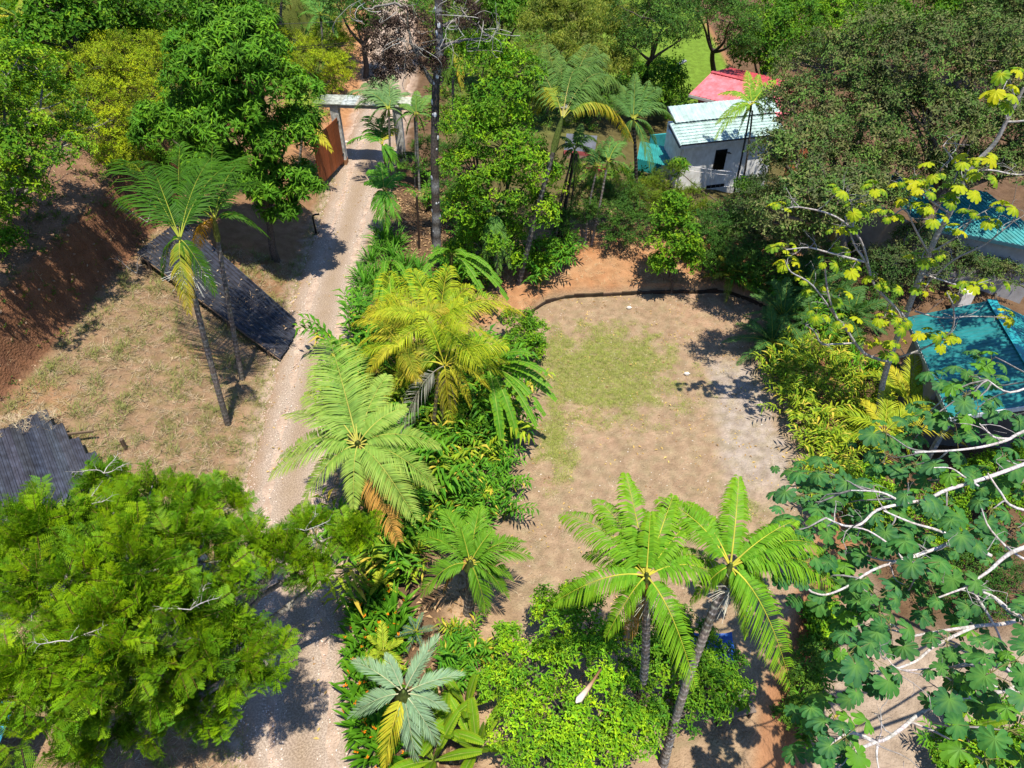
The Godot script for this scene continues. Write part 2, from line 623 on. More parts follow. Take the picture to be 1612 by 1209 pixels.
# styles by number inside a frond list: 0 the palm's own, 1 yellow, 2 dead brown, 3 orange, 4 grey-white underside
func palm(called: String, label: String, base: Vector3, top: Vector3, fronds: Array, o := {}) -> Node3D:
	rng.seed = hash(label)
	var root := thing(called, label, "palm", base, o.get("group", ""))
	var c := top - base
	var shaft: float = o.get("shaft", 0.32)
	var dirn := c.normalized()
	var r: float = o.get("r", 0.1)
	for k in o.get("stems", 1):
		var off := Vector3(rf(-0.35, 0.35), 0, rf(-0.35, 0.35)) if k > 0 else Vector3.ZERO
		part(root, "trunk", ringed(Vector3(0, -0.25, 0) + off * 1.5, c - dirn * shaft + off * 0.5, r * 1.15, r * 0.8, o.get("tc", Color(0.25, 0.225, 0.2)), o.get("ring", Color(0.42, 0.4, 0.37)), o.get("step", 0.16)), M.bark)
	if shaft > 0.0:
		var st := MB.new()
		var sc: Color = o.get("sc", Color(0.14, 0.2, 0.04))
		st.tube([c - dirn * shaft * 1.02, c - dirn * shaft * 0.8, c - dirn * shaft * 0.3, c + dirn * 0.05], [r * 0.85, r * 1.2, r * 0.95, r * 0.3], 8, rep(3, sc))
		part(root, "crownshaft", st.done(), M.pale)
	var f: Dictionary = o.get("f", {})
	var list := fronds
	if list.is_empty():
		var nf: int = o.get("nf", 12)
		var fl: float = o.get("fl", 1.8)
		var yaw := rf(0, TAU)
		for i in nf:
			var a := yaw + TAU * i * 0.381966
			var e := lerpf(1.15, -0.55, (i + 0.5) / nf) + rf(-0.12, 0.12)
			var d := Vector3(cos(a) * cos(e), sin(e), sin(a) * cos(e))
			list.append([top + d * fl * rf(0.85, 1.1) - UP * 0.12 * fl, rf(0.12, 0.26), 1 if rf(0, 1) < o.get("old", 0.0) else 0])
	for i in o.get("young", 0):
		var a := rf(0, TAU)
		var fl2: float = (list[0][0] - top).length() * rf(0.3, 0.5)
		list.append([top + Vector3(cos(a) * rf(0.15, 0.5), 0.85, sin(a) * rf(0.15, 0.5)).normalized() * fl2, 0.06, 0])
	for i in o.get("extra", 0):
		var a := rf(0, TAU)
		var fl3: float = (list[0][0] - top).length() * rf(0.7, 1.05)
		var e3 := rf(-0.7, 0.8)
		list.append([top + Vector3(cos(a) * cos(e3), sin(e3), sin(a) * cos(e3)) * fl3, rf(0.2, 0.4), [0, 1, 5, 0][rng.randi() % 4] if o.has("gold") else 0])
	for e in list:
		var st := f.duplicate()
		if e[2] == 1:
			st.merge({"c0": Color(0.30, 0.32, 0.02), "c1": Color(0.50, 0.42, 0.03), "rc": Color(0.5, 0.42, 0.05)}, true)
		elif e[2] == 2:
			st.merge({"c0": Color(0.22, 0.13, 0.035), "c1": Color(0.36, 0.19, 0.04), "rc": Color(0.3, 0.2, 0.06), "droop": st.get("droop", 0.5) + 0.4}, true)
		elif e[2] == 3:
			st.merge({"c0": Color(0.5, 0.27, 0.015), "c1": Color(0.6, 0.3, 0.02), "rc": Color(0.5, 0.3, 0.03), "droop": st.get("droop", 0.5) + 0.5}, true)
		elif e[2] == 4:
			st.merge({"c0": Color(0.24, 0.24, 0.2), "c1": Color(0.34, 0.32, 0.27), "rc": Color(0.3, 0.27, 0.2), "droop": 1.2, "miss": 0.2}, true)
		elif e[2] == 5:
			st.merge({"c0": Color(0.08, 0.2, 0.02), "c1": Color(0.55, 0.36, 0.03), "rc": Color(0.4, 0.38, 0.05)}, true)
		var start: Vector3 = c + (e[0] - top).normalized() * r * 0.5
		part(root, "frond", frond(start, e[0] - base, e[1], st), M.leaf if e[2] != 2 else M.dry)
	if o.has("spear"):
		part(root, "spear", frond(c, c + Vector3(rf(-0.1, 0.1), o.spear, rf(-0.1, 0.1)), 0.0, {"n": 24, "ll": 0.12, "ang": 1.35, "droop": 0.0, "lw": 0.03, "c0": Color(0.13, 0.26, 0.02), "c1": Color(0.3, 0.36, 0.05)}), M.leaf)
	if o.has("flower"):
		var b := part(root, "flower_spray", brush(46, o.flower, o.get("flc", Color(0.45, 0.44, 0.36))), M.dry)
		b.position = c - dirn * (shaft + 0.05) + Vector3(0.1, -0.05, 0.12)
	return root


# ---------------------------------------------------------------- large-leaved plants
func palmate(c: Color, heart: Color, lobes: int, droop: float) -> ArrayMesh:
	var mb := MB.new()
	var step := TAU * 0.93 / lobes
	for i in lobes:
		var torn := rf(0.62, 1.0) if rf(0, 1) < 0.2 else 1.0
		var a := (i - (lobes - 1) * 0.5) * step
		var far := absf(i - (lobes - 1) * 0.5) / lobes
		var l := (1.05 - far * 0.55 + rf(-0.07, 0.07)) * torn
		var at := func(r: float, b: float, up: float) -> Vector3: return Vector3(sin(b) * r, up - droop * r * r, cos(b) * r)
		var o := Vector3(0, 0.05, 0)
		var s0: Vector3 = at.call(0.56 * l, a - step * 0.5, 0.05)
		var s1: Vector3 = at.call(0.56 * l, a + step * 0.5, 0.05)
		var m: Vector3 = at.call(0.6 * l, a, -0.03)
		var q0: Vector3 = at.call(0.84 * l, a - step * 0.46, 0.05)
		var q1: Vector3 = at.call(0.84 * l, a + step * 0.46, 0.05)
		var t0: Vector3 = at.call(1.0 * l, a - step * 0.22, 0.0)
		var t1: Vector3 = at.call(1.0 * l, a + step * 0.22, 0.0)
		var cc := jit(c, 0.1)
		var h := c.lerp(heart, 0.3)
		mb.tri(o, s0, m, heart, cc, h)
		mb.tri(o, m, s1, heart, h, cc)
		mb.tri(s0, q0, m, cc, cc, h)
		mb.tri(m, q1, s1, h, cc, cc)
		mb.tri(q0, t0, m, cc, cc, h)
		mb.tri(m, t0, t1, h, cc, cc)
		mb.tri(m, t1, q1, h, cc, cc)
	return mb.done()


# limbs: [[points], thickness]; whorls: points where leaves spread on stalks
func cecropia(called: String, label: String, base: Vector3, limbs: Array, whorls: Array, leaf_meshes: Array, o: Dictionary) -> void:
	rng.seed = hash(label)
	var root := thing(called, label, "tree", base)
	var bark: Color = o.get("bark", Color(0.62, 0.58, 0.55))
	var first := true
	var ends := []
	for l in limbs:
		var mb := MB.new()
		var pts := []
		var src: Array = l[0]
		for i in src.size() - 1:
			for k in 4:
				var t := k / 4.0
				var p0: Vector3 = src[maxi(i - 1, 0)]
				var p3: Vector3 = src[mini(i + 2, src.size() - 1)]
				pts.append(src[i].cubic_interpolate(src[i + 1], p0, p3, t) - base)
		pts.append(src[src.size() - 1] - base)
		var n := pts.size() - 1
		var r0: float = l[1]
		mb.tube(pts, taper(n, r0, r0 * (0.4 if first else 0.42)), 8, rep(n, bark))
		part(root, "trunk" if first else "branch", mb.done(), M.pale)
		first = false
		for p in pts:
			ends.append(p)
	var stalks := MB.new()
	var more := [[], []]
	var more_tint := [PackedColorArray(), PackedColorArray()]
	var sz: float = o.get("size", 0.24)
	for w in whorls:
		var c: Vector3 = w - base
		var near: Vector3 = ends[0]
		for e in ends:
			if e.distance_to(c) < near.distance_to(c):
				near = e
		if near.distance_to(c) > 0.12:
			stalks.tube(wobble(near, c - Vector3(0, 0.05, 0), 5, 0.12), taper(5, o.get("twig", 0.022), 0.012), 5, rep(5, bark.darkened(0.25)), false)
		for k in o.get("more", 0):
			var b := rf(0, TAU)
			var s3 := sz * rf(0.45, 1.0)
			var at3 := c + Vector3(cos(b) * rf(0.2, 0.75), rf(-0.6, 0.05), sin(b) * rf(0.2, 0.75))
			var up3 := (UP + Vector3(cos(b), 0, sin(b)) * rf(0.1, 0.6) + rdir() * 0.25).normalized()
			more[k & 1].append(Transform3D(along(up3, rf(0, TAU), s3), at3))
			more_tint[k & 1].append(jit(Color(1, 1, 1), 0.25))
			stalks.tube([c, (c + at3) * 0.5 + Vector3(0, 0.04, 0), at3], [0.008, 0.006, 0.004], 3, rep(2, Color(0.3, 0.28, 0.1)), false)
		var n: int = o.get("n", 5)
		var yaw := rf(0, TAU)
		for k in n:
			var a := yaw + TAU * k / n + rf(-0.35, 0.35)
			var s := sz * rf(0.5, 1.2)
			var reach: float = s * rf(0.8, 1.7)
			var at: Vector3 = c + Vector3(cos(a) * reach, rf(-0.1, 0.35) * sz * 2.0, sin(a) * reach)
			stalks.tube([c, (c + at) * 0.5 + Vector3(0, 0.04, 0), at], [0.009, 0.007, 0.005], 3, rep(2, Color(0.3, 0.28, 0.1)), false)
			var lf := part(root, "leaf", leaf_meshes[rng.randi() % leaf_meshes.size()], M.leaf)
			var up := (UP + Vector3(cos(a), 0, sin(a)) * rf(0.15, 0.7) + rdir() * 0.15).normalized()
			lf.transform = Transform3D(along(up, -a + PI * 0.5 + rf(-0.4, 0.4), s), at)
	for i in o.get("twigs", 0):
		var e: Vector3 = ends[rng.randi_range(ends.size() / 5, ends.size() - 1)]
		var q := e + Vector3(rf(-1, 1), rf(0.0, 0.9), rf(-1, 1)).normalized() * rf(0.25, 0.8)
		stalks.tube(wobble(e, q, 4, 0.15), taper(4, 0.014, 0.005), 4, rep(4, bark.darkened(0.3)), false)
		for k in 2:
			stalks.tube(wobble(q.lerp(e, 0.4 * k), q.lerp(e, 0.4 * k) + rdir() * 0.25, 3, 0.15), taper(3, 0.008, 0.003), 3, rep(3, bark.darkened(0.35)), false)
	for k in 2:
		if more[k].size():
			copies(root, "leaf_mass", leaf_meshes[k], M.leaf, more[k], more_tint[k])
	part(root, "leaf_stalks", stalks.done(), M.pale, "stuff")


func banana_leaf(a: Vector3, b: Vector3, arch: float, w: float, c: Color, edge: Color, torn := 1.0) -> ArrayMesh:
	var mb := MB.new()
	var l := a.distance_to(b)
	var m := (a + b) * 0.5 + UP * arch * l
	var n := 22
	var pts := []
	for i in n + 1:
		var t := float(i) / n
		pts.append(a.lerp(m, t).lerp(m.lerp(b, t), t))
	mb.tube(pts, taper(n, 0.028, 0.006), 4, rep(n, Color(0.25, 0.34, 0.06)), false)
	for i in range(2, n):
		var t := (i + 0.5) / n
		var tan: Vector3 = (pts[i + 1] - pts[i]).normalized()
		var side := tan.cross(UP)
		if side.length() < 0.05:
			side = Vector3(1, 0, 0)
		side = side.normalized()
		var nn := side.cross(tan).normalized()
		for s in [-1.0, 1.0]:
			var ww := w * rf(1.0 - 0.18 * torn, 1.0) * pow(sin(PI * clampf(0.1 + 0.88 * (t - 0.1), 0.0, 1.0)), 0.75) * (1.0 + rf(-0.1, 0.05) * torn)
			var lift := 0.28 + rf(-0.16, 0.12) * torn
			var sl: Vector3 = (side * s + nn * lift + tan * 0.3).normalized()
			var q0: Vector3 = pts[i] + sl * ww * 0.55
			var q1: Vector3 = pts[i + 1] + sl * ww * 0.55 - tan * rf(0.0, 0.02) * torn
			var e: Vector3 = (sl - nn * 0.7).normalized() * ww * 0.5
			var cc := jit(c.lerp(edge, rf(0.0, 0.35) * torn), 0.02 + 0.08 * torn)
			if torn > 0.5 and rf(0, 1) < 0.08:
				continue
			mb.quad(pts[i], q0, q1, pts[i + 1], cc, cc)
			mb.quad(q0, q0 + e, q1 + e * (1.0 - rf(0.0, 0.12) * torn), q1, cc, jit(edge, 0.02 + 0.08 * torn))
	return mb.done()


func banana(label: String, base: Vector3, tall: float, leaves: Array, o := {}) -> void:
	rng.seed = hash(label)
	var root := thing(o.get("called", "banana_plant"), label, o.get("cat", "banana plant"), base, o.get("group", ""))
	var st := MB.new()
	var top := Vector3(rf(-0.1, 0.1), tall, rf(-0.1, 0.1))
	var r: float = o.get("r", 0.11)
	st.tube(wobble(Vector3(0, -0.2, 0), top, 5, 0.03), taper(5, r, r * 0.55), 8, rep(5, o.get("sc", Color(0.2, 0.2, 0.06))))
	part(root, "stem", st.done(), M.pale)
	for e in leaves:
		var b: Vector3 = e[0] - base
		part(root, "leaf", banana_leaf(top + (b - top).normalized() * 0.05, b, e[1], o.get("w", 0.26) * rf(0.85, 1.1), o.get("c", Color(0.05, 0.2, 0.02)), o.get("c2", Color(0.10, 0.28, 0.02)), o.get("torn", 1.0)), M.leaf)


func auto_leaves(base: Vector3, tall: float, n: int, l: float, e0 := 1.2, e1 := -0.1) -> Array:
	var out := []
	var yaw := rf(0, TAU)
	for i in n:
		var a := yaw + TAU * i * 0.381966
		var e := lerpf(e0, e1, (i + 0.5) / n)
		out.append([base + UP * tall + Vector3(cos(a) * cos(e), sin(e), sin(a) * cos(e)) * l * rf(0.8, 1.1), rf(0.12, 0.25), 0])
	return out


func cane_clump(n: int, h: float, l: float, w: float, c: Color, tip: Color, spread := 0.75, old := 0.06) -> ArrayMesh:
	var mb := MB.new()
	for i in n:
		var a := rf(0, TAU)
		var lean := rf(0.1, spread)
		var p0 := Vector3(cos(a), 0, sin(a)) * rf(0.02, 0.3)
		var hh := h * rf(0.6, 1.1)
		var p2 := p0 + Vector3(cos(a) * lean * hh, hh * (1.0 - lean * 0.35), sin(a) * lean * hh)
		var p1 := p0 + Vector3(cos(a) * lean * 0.25 * hh, hh * 0.7, sin(a) * lean * 0.25 * hh)
		var pts := []
		for k in 6:
			var t := k / 5.0
			pts.append(p0.lerp(p1, t).lerp(p1.lerp(p2, t), t))
		mb.tube(pts, taper(5, 0.014, 0.006), 3, rep(5, c.lerp(Color(0.2, 0.2, 0.05), 0.4)), false)
		var nl := 12
		for k in nl:
			var t := 0.3 + 0.7 * k / (nl - 1.0)
			var p := p0.lerp(p1, t).lerp(p1.lerp(p2, t), t)
			var tan := (p1 - p0).lerp(p2 - p1, t).normalized()
			var side := tan.cross(UP)
			if side.length() < 0.1:
				side = Vector3(cos(a + 1.57), 0, sin(a + 1.57))
			side = side.normalized()
			var s := 1.0 if k & 1 else -1.0
			var d := (side * s * 0.85 + tan * 0.75 + rdir() * 0.2).normalized()
			var cc := jit(c.lerp(tip, rf(0.0, 1.0)), 0.2)
			if rf(0, 1) < old:
				cc = jit(Color(0.45, 0.36, 0.05), 0.2)
			mb.leaf(p, d, UP, l * rf(0.7, 1.1), w * rf(0.8, 1.1), rf(0.4, 1.5), cc, cc)
	return mb.done()


func strap_clump(n: int, l: float, w: float, c: Color, tip: Color, e0 := 0.35, e1 := 1.4) -> ArrayMesh:
	var mb := MB.new()
	for i in n:
		var a := rf(0, TAU)
		var e := rf(e0, e1)
		var p0 := Vector3(cos(a), 0, sin(a)) * rf(0.02, 0.25) + Vector3(0, rf(0.0, 0.3), 0)
		var ll := l * rf(0.6, 1.1)
		var d := Vector3(cos(a) * cos(e), sin(e), sin(a) * cos(e))
		var p1 := p0 + d * ll * 0.6
		var p2 := p0 + d * ll * 0.95 + Vector3(cos(a) * 0.15, -0.22 * cos(e), sin(a) * 0.15) * ll
		mb.strap(p0, p1, p2, w * rf(0.8, 1.1), 4, jit(c, 0.15), jit(c.lerp(tip, rf(0.2, 1.0)), 0.15))
	return mb.done()


func petals(n: int, h: float, c: Color) -> ArrayMesh:
	var mb := MB.new()
	for i in n:
		var a := rf(0, TAU)
		var p := Vector3(cos(a) * rf(0.05, 0.5), h * rf(0.7, 1.1), sin(a) * rf(0.05, 0.5))
		for k in 5:
			mb.leaf2(p, (rdir() + UP).normalized(), Vector3(0.3, 0.5, 0.4), 0.11, 0.035, 0.2, jit(c, 0.2), jit(c, 0.2))
	return mb.done()


func bed(called: String, category: String, label: String, group: String, meshes: Array, where: Array, s0: float, s1: float, material := "leaf", flowers: Mesh = null) -> void:
	rng.seed = hash(label)
	var protos := []
	for m in meshes:
		var o := Node3D.new()
		o.name = called
		part(o, "foliage", m, M[material], "stuff")
		if flowers:
			part(o, "flowers", flowers, M.petal, "stuff")
		tag(o, label, category, group)
		protos.append(o)
	for i in where.size():
		var q: Node3D = protos[i % protos.size()].duplicate()
		q.name = called
		add_child(q, true)
		q.position = where[i]
		q.rotation.y = rf(0, TAU)
		q.scale = Vector3.ONE * rf(s0, s1)
	for o in protos:
		o.free()


func scatter(called: String, label: String, category: String, meshes: Array, material: String, where: Array, s0: float, s1: float, c0: Color, c1: Color, lean := 0.25) -> void:
	rng.seed = hash(label)
	var root := thing(called, label, category, Vector3.ZERO)
	root.set_meta("kind", "stuff")
	for w in meshes.size():
		var tr := []
		var tint := PackedColorArray()
		for i in range(w, where.size(), meshes.size()):
			tr.append(Transform3D(along((UP + rdir() * lean).normalized(), rf(0, TAU), rf(s0, s1)), where[i]))
			tint.append(jit(c0.lerp(c1, rf(0, 1)), 0.15))
		copies(root, called + "_pieces", meshes[w], M[material], tr, tint)


func tuft(n: int, h: float, w: float, spread: float) -> ArrayMesh:
	var mb := MB.new()
	for i in n:
		var a := rf(0, TAU)
		var p := Vector3(cos(a), 0, sin(a)) * rf(0, 0.08)
		var tip := p + Vector3(cos(a) * spread * rf(0.3, 1.2), rf(0.3, 1.0), sin(a) * spread * rf(0.3, 1.2)).normalized() * h * rf(0.6, 1.1)
		var s := Vector3(-sin(a), 0, cos(a)) * w
		var c := jit(Color(1, 1, 1), 0.25)
		mb.tri(p - s, tip, p + s, c, c, c)
	return mb.done()


func pebble(sd: int) -> ArrayMesh:
	var mb := MB.new()
	rng.seed = sd
	var rows := []
	for i in 4:
		var ring := []
		var e := -0.6 + i * 0.7
		for j in 6:
			var a := TAU * j / 6.0
			var r := cos(clampf(e, -1.5, 1.5)) * rf(0.75, 1.1)
			ring.append(Vector3(cos(a) * r, sin(e) * 0.55, sin(a) * r * 0.8))
		rows.append(ring)
	for i in 3:
		for j in 6:
			mb.face(rows[i][j], rows[i][(j + 1) % 6], rows[i + 1][(j + 1) % 6], rows[i + 1][j], Color(1, 1, 1), Vector3.ZERO)
	for j in 6:
		var p: Vector3 = rows[3][j]
		var q: Vector3 = rows[3][(j + 1) % 6]
		mb.tri(p, q, Vector3(0, 0.55, 0), Color(1, 1, 1), Color(1, 1, 1), Color(1, 1, 1))
	return mb.done()


func cable(called: String, label: String, pts: Array, r: float, c: Color) -> void:
	var base: Vector3 = pts[0]
	var mb := MB.new()
	var p := []
	for q in pts:
		p.append(q - base)
	mb.tube(p, taper(p.size() - 1, r, r), 5, rep(p.size() - 1, c))
	var o := part(self, called, mb.done(), M.dry)
	o.position = base
	tag(o, label, "cable")


# bare twigs that branch from a base
func twigs(called: String, label: String, base: Vector3, dirs: Array, l: float, r: float, c: Color) -> void:
	rng.seed = hash(label)
	var root := thing(called, label, "branch", base)
	for d in dirs:
		var mb := MB.new()
		var e: Vector3 = d.normalized() * l * rf(0.8, 1.1)
		var w := wobble(Vector3.ZERO, e, 6, 0.12)
		mb.tube(w, taper(6, r, r * 0.35), 5, rep(6, c))
		for k in range(2, 7):
			for z in 2:
				var f := (e.normalized() + rdir() * 0.9).normalized() * l * rf(0.12, 0.35)
				mb.tube(wobble(w[k], w[k] + f, 3, 0.15), taper(3, r * 0.4, r * 0.12), 3, rep(3, c), false)
		part(root, "twig", mb.done(), M.pale)


# ---------------------------------------------------------------- ground
func noise2(f: FastNoiseLite, x: float, z: float, s: float) -> float:
	return f.get_noise_2d(x * s, z * s) * 0.5 + 0.5


func green_patch(x: float, z: float) -> float:
	var a := Vector2((x - 3.4) / 3.3, (z + 20.8) / 2.9).length()
	var b := Vector2((x - 1.6) / 1.0, (z + 17.2) / 3.2).length()
	var c := Vector2((x - 7.6) / 1.4, (z + 14.2) / 1.3).length()
	var n := (noise2(noise_a, x - 20.0, z, 40.0) - 0.5) * 1.5 + (noise2(noise_b, x, z, 60.0) - 0.5) * 0.8
	return clampf(maxf(maxf(1.15 - a, 0.8 - b), 0.45 - c) * 1.3 + n, 0.0, 1.0)


func ground_colour(x: float, z: float) -> Color:
	var d := -z
	var cx := lut(XD, d)
	var n := noise2(noise_a, x, z, 9.0)
	var m := noise2(noise_b, x, z, 40.0)
	var l := noise2(noise_a, x + 50.0, z, 90.0)
	var dry := Color(0.31, 0.2, 0.125).lerp(Color(0.2, 0.14, 0.085), m)
	var red := Color(0.37, 0.185, 0.085)
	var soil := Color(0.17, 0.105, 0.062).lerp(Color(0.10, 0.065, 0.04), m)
	var grav := Color(0.42, 0.31, 0.24).lerp(Color(0.46, 0.37, 0.30), m)
	var t := (cx - 1.6) - x
	var t2 := x - (cx + 1.7)
	var c := dry
	if t > -0.3:
		c = dry.lerp(red, ss(0.62, 0.9, n) * 0.75)
		c = c.lerp(Color(0.16, 0.155, 0.055), ss(0.45, 0.75, l) * 0.55)
		var k := cut_distance(x, z)
		c = c.lerp(Color(0.25, 0.12, 0.065).lerp(Color(0.14, 0.075, 0.045), m), ss(-0.25, 0.05, k) * (1.0 - ss(0.7, 0.95, k)))
		c = c.lerp(Color(0.26, 0.16, 0.10).lerp(Color(0.17, 0.10, 0.065), l), ss(0.7, 1.0, k))
		c = c.lerp(Color(0.13, 0.12, 0.035), ss(3.0, 5.0, k) + ss(27.0, 31.0, d) * ss(5.0, 8.0, t))
		c = c.lerp(soil.lerp(red, 0.35), ss(22.0, 25.0, d) * (1.0 - ss(36.0, 40.0, d)) * (1.0 - ss(3.5, 6.0, t)) * 0.7)
		c = c.lerp(Color(0.38, 0.20, 0.10), ss(35.0, 38.0, d) * (1.0 - ss(2.5, 5.0, t)))
		c = c.lerp(Color(0.13, 0.16, 0.035), ss(42.0, 46.0, d) * ss(1.0, 3.0, t))
		c = grav.lerp(c, ss(-0.3, 0.5, t + (l - 0.5) * 0.8))
	elif t2 > -0.3:
		var a := ss(3.6, 4.6, t2 + (n - 0.5) * 1.2)
		var lot := Color(0.335, 0.235, 0.155).lerp(Color(0.29, 0.21, 0.135), m)
		var g := green_patch(x, z) * ss(0.2, 0.6, l * 0.7 + n * 0.4)
		lot = lot.lerp(Color(0.215, 0.25, 0.05), g * 0.65)
		lot = lot.lerp(Color(0.36, 0.32, 0.29), ss(6.7, 7.6, x + (n - 0.5) * 2.0) * (1.0 - ss(9.0, 9.9, x + (l - 0.5))) * ss(13.5, 16.0, d) * (1.0 - ss(20.8, 22.5, d + n)) * 0.75)
		lot = lot.lerp(Color(0.37, 0.24, 0.16), ss(6.3, 7.5, x) * ss(21.5, 23.0, d) * 0.6 + ss(0.66, 0.85, n) * 0.6)
		lot = lot.lerp(Color(0.26, 0.22, 0.13), ss(0.4, 0.75, l) * 0.55)
		var k2 := lut(ZK, x) - z
		lot = lot.lerp(Color(0.36, 0.165, 0.075).lerp(Color(0.36, 0.23, 0.13), m), ss(0.0, 0.15, k2) * (1.0 - ss(3.0, 5.0, k2)))
		lot = lot.lerp(soil.lerp(Color(0.09, 0.11, 0.03), 0.5), ss(3.0, 5.0, k2))
		lot = lot.lerp(Color(0.14, 0.23, 0.03), ss(19.0, 23.0, k2) * ss(4.0, 8.0, x))
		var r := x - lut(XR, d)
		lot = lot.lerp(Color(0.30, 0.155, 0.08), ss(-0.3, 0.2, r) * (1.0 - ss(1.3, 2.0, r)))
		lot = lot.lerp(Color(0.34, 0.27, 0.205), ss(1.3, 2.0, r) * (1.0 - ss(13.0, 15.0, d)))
		lot = lot.lerp(soil, maxf(ss(0.5, 1.5, r) * ss(13.5, 15.0, d), ss(1.0, 2.0, r) * ss(9.6, 11.2, d) * ss(10.4, 11.6, x)))  # last term paints the deep shade under the cecropia into the ground colour
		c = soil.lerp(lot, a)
		c = c.lerp(Color(0.11, 0.14, 0.035), ss(38.0, 42.0, d) * ss(1.5, 3.5, t2) * (1.0 - ss(2.0, 6.0, x)))
		c = c.lerp(Color(0.36, 0.25, 0.155), (1.0 - ss(11.5, 13.5, d)) * ss(2.0, 2.7, t2) * (1.0 - a))
		c = grav.lerp(c, ss(-0.3, 0.4, t2 + (l - 0.5) * 0.8))
	else:
		c = grav
	return c


func make_ground() -> void:
	noise_a.seed = 11
	noise_a.frequency = 0.02
	noise_a.fractal_octaves = 4
	noise_b.seed = 29
	noise_b.frequency = 0.02
	noise_b.fractal_octaves = 3
	var xs := PackedFloat32Array()
	var zs := PackedFloat32Array()
	for v in [-400.0, -250.0, -160.0, -110.0, -80.0, -60.0, -50.0, -42.0, -36.0]:
		xs.append(v)
	var x := -32.0
	while x < -19.0:
		xs.append(x); x += 0.5
	while x < 16.0:
		xs.append(x); x += 0.15
	while x < 30.0:
		xs.append(x); x += 0.5
	for v in [32.0, 36.0, 42.0, 50.0, 60.0, 80.0, 110.0, 160.0, 250.0, 400.0]:
		xs.append(v)
	for v in [60.0, 30.0, 15.0, 8.0, 4.0, 1.0, -1.0, -2.5]:
		zs.append(v)
	var z := -3.5
	while z > -30.0:
		zs.append(z); z -= 0.15
	while z > -46.0:
		zs.append(z); z -= 0.35
	while z > -80.0:
		zs.append(z); z -= 1.0
	for v in [-84.0, -90.0, -100.0, -115.0, -140.0, -180.0, -250.0, -400.0]:
		zs.append(v)
	var nx := xs.size()
	var nz := zs.size()
	var mb := MB.new()
	mb.v.resize(nx * nz); mb.c.resize(nx * nz); mb.n.resize(nx * nz)
	for j in nz:
		for i in nx:
			var px := xs[i]
			var pz := zs[j]
			var k := j * nx + i
			var h := height(px, pz)
			if absf(px) < 40.0 and pz > -80.0:
				var cd := cut_distance(px, pz)
				if cd > -0.5 and cd < 1.2 and px < -10.0:
					h += ((noise2(noise_a, px, pz, 110.0) - 0.5) * 0.7 + (noise2(noise_b, px, pz, 300.0) - 0.5) * 0.35) * ss(-0.1, 0.3, cd) * (1.0 - ss(0.6, 1.2, cd))
				h += (noise2(noise_a, px, pz, 35.0) - 0.5) * 0.10 + (noise2(noise_b, px, pz, 120.0) - 0.5) * 0.05
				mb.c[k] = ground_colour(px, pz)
			else:
				mb.c[k] = Color(0.1, 0.13, 0.035)
			mb.v[k] = Vector3(px, h, pz)
	for j in nz:
		for i in nx:
			var a := mb.v[j * nx + maxi(i - 1, 0)]
			var b := mb.v[j * nx + mini(i + 1, nx - 1)]
			var p := mb.v[maxi(j - 1, 0) * nx + i]
			var q := mb.v[mini(j + 1, nz - 1) * nx + i]
			var m := (b - a).cross(p - q)
			mb.n[j * nx + i] = m.normalized() if m.y > 0.0 else -m.normalized()
	for j in nz - 1:
		for i in nx - 1:
			var k := j * nx + i
			mb.ix.append_array(PackedInt32Array([k, k + nx, k + nx + 1, k, k + nx + 1, k + 1]))
	var o := part(self, "ground", mb.done(), M.dirt, "structure")
	o.set_meta("label", "sloping tropical ground of dry dirt, red earth and thin grass")
	# the gravel drive, a strip that lies just above the ground
	var dm := MB.new()
	var zz := -3.0
	var row := 0
	while zz > -62.0:
		var cx := lut(XD, -zz)
		for i in 13:
			var u := i / 6.0 - 1.0
			var wdt := 1.42 + (noise2(noise_b, u * 3.0 + 8.0, zz, 60.0) - 0.5) * 0.5
			var px := cx + u * wdt
			var rut := 0.08 * (exp(-pow((absf(u) - 0.5) * 7.0, 2.0)))
			var hh := height(px, zz) + 0.055 - rut + (noise2(noise_b, px, zz, 120.0) - 0.5) * 0.04 - 0.05 * ss(0.85, 1.0, absf(u))
			dm.v.append(Vector3(px, hh, zz)); dm.n.append(UP)
			var base := Color(0.40, 0.32, 0.255).lerp(Color(0.32, 0.245, 0.18), noise2(noise_a, px, zz, 60.0))
			base = base.lerp(Color(0.47, 0.395, 0.335), exp(-pow((absf(u) - 0.5) * 4.5, 2.0)) * 0.8)
			base = base.lerp(Color(0.33, 0.25, 0.16), (1.0 - ss(0.0, 0.25, absf(u))) * 0.5 * noise2(noise_a, px, zz, 90.0))
			base = base.lerp(Color(0.36, 0.235, 0.15), ss(0.75, 1.0, absf(u)) * 0.7)
			dm.c.append(base)
		if row > 0:
			for i in 12:
				var k := row * 13 + i
				dm.ix.append_array(PackedInt32Array([k - 13, k, k + 1, k - 13, k + 1, k - 12]))
		row += 1
		zz -= 0.22
	for i in dm.ix.size() / 3:
		var a := dm.ix[i * 3]
		var m := (dm.v[dm.ix[i * 3 + 2]] - dm.v[a]).cross(dm.v[dm.ix[i * 3 + 1]] - dm.v[a])
		if m.y < 0.0:
			var s := dm.ix[i * 3 + 1]
			dm.ix[i * 3 + 1] = dm.ix[i * 3 + 2]
			dm.ix[i * 3 + 2] = s
	var dr := part(self, "driveway", dm.done(), M.gravel, "structure")
	dr.set_meta("label", "pale gravel driveway with two wheel tracks running to the gate")


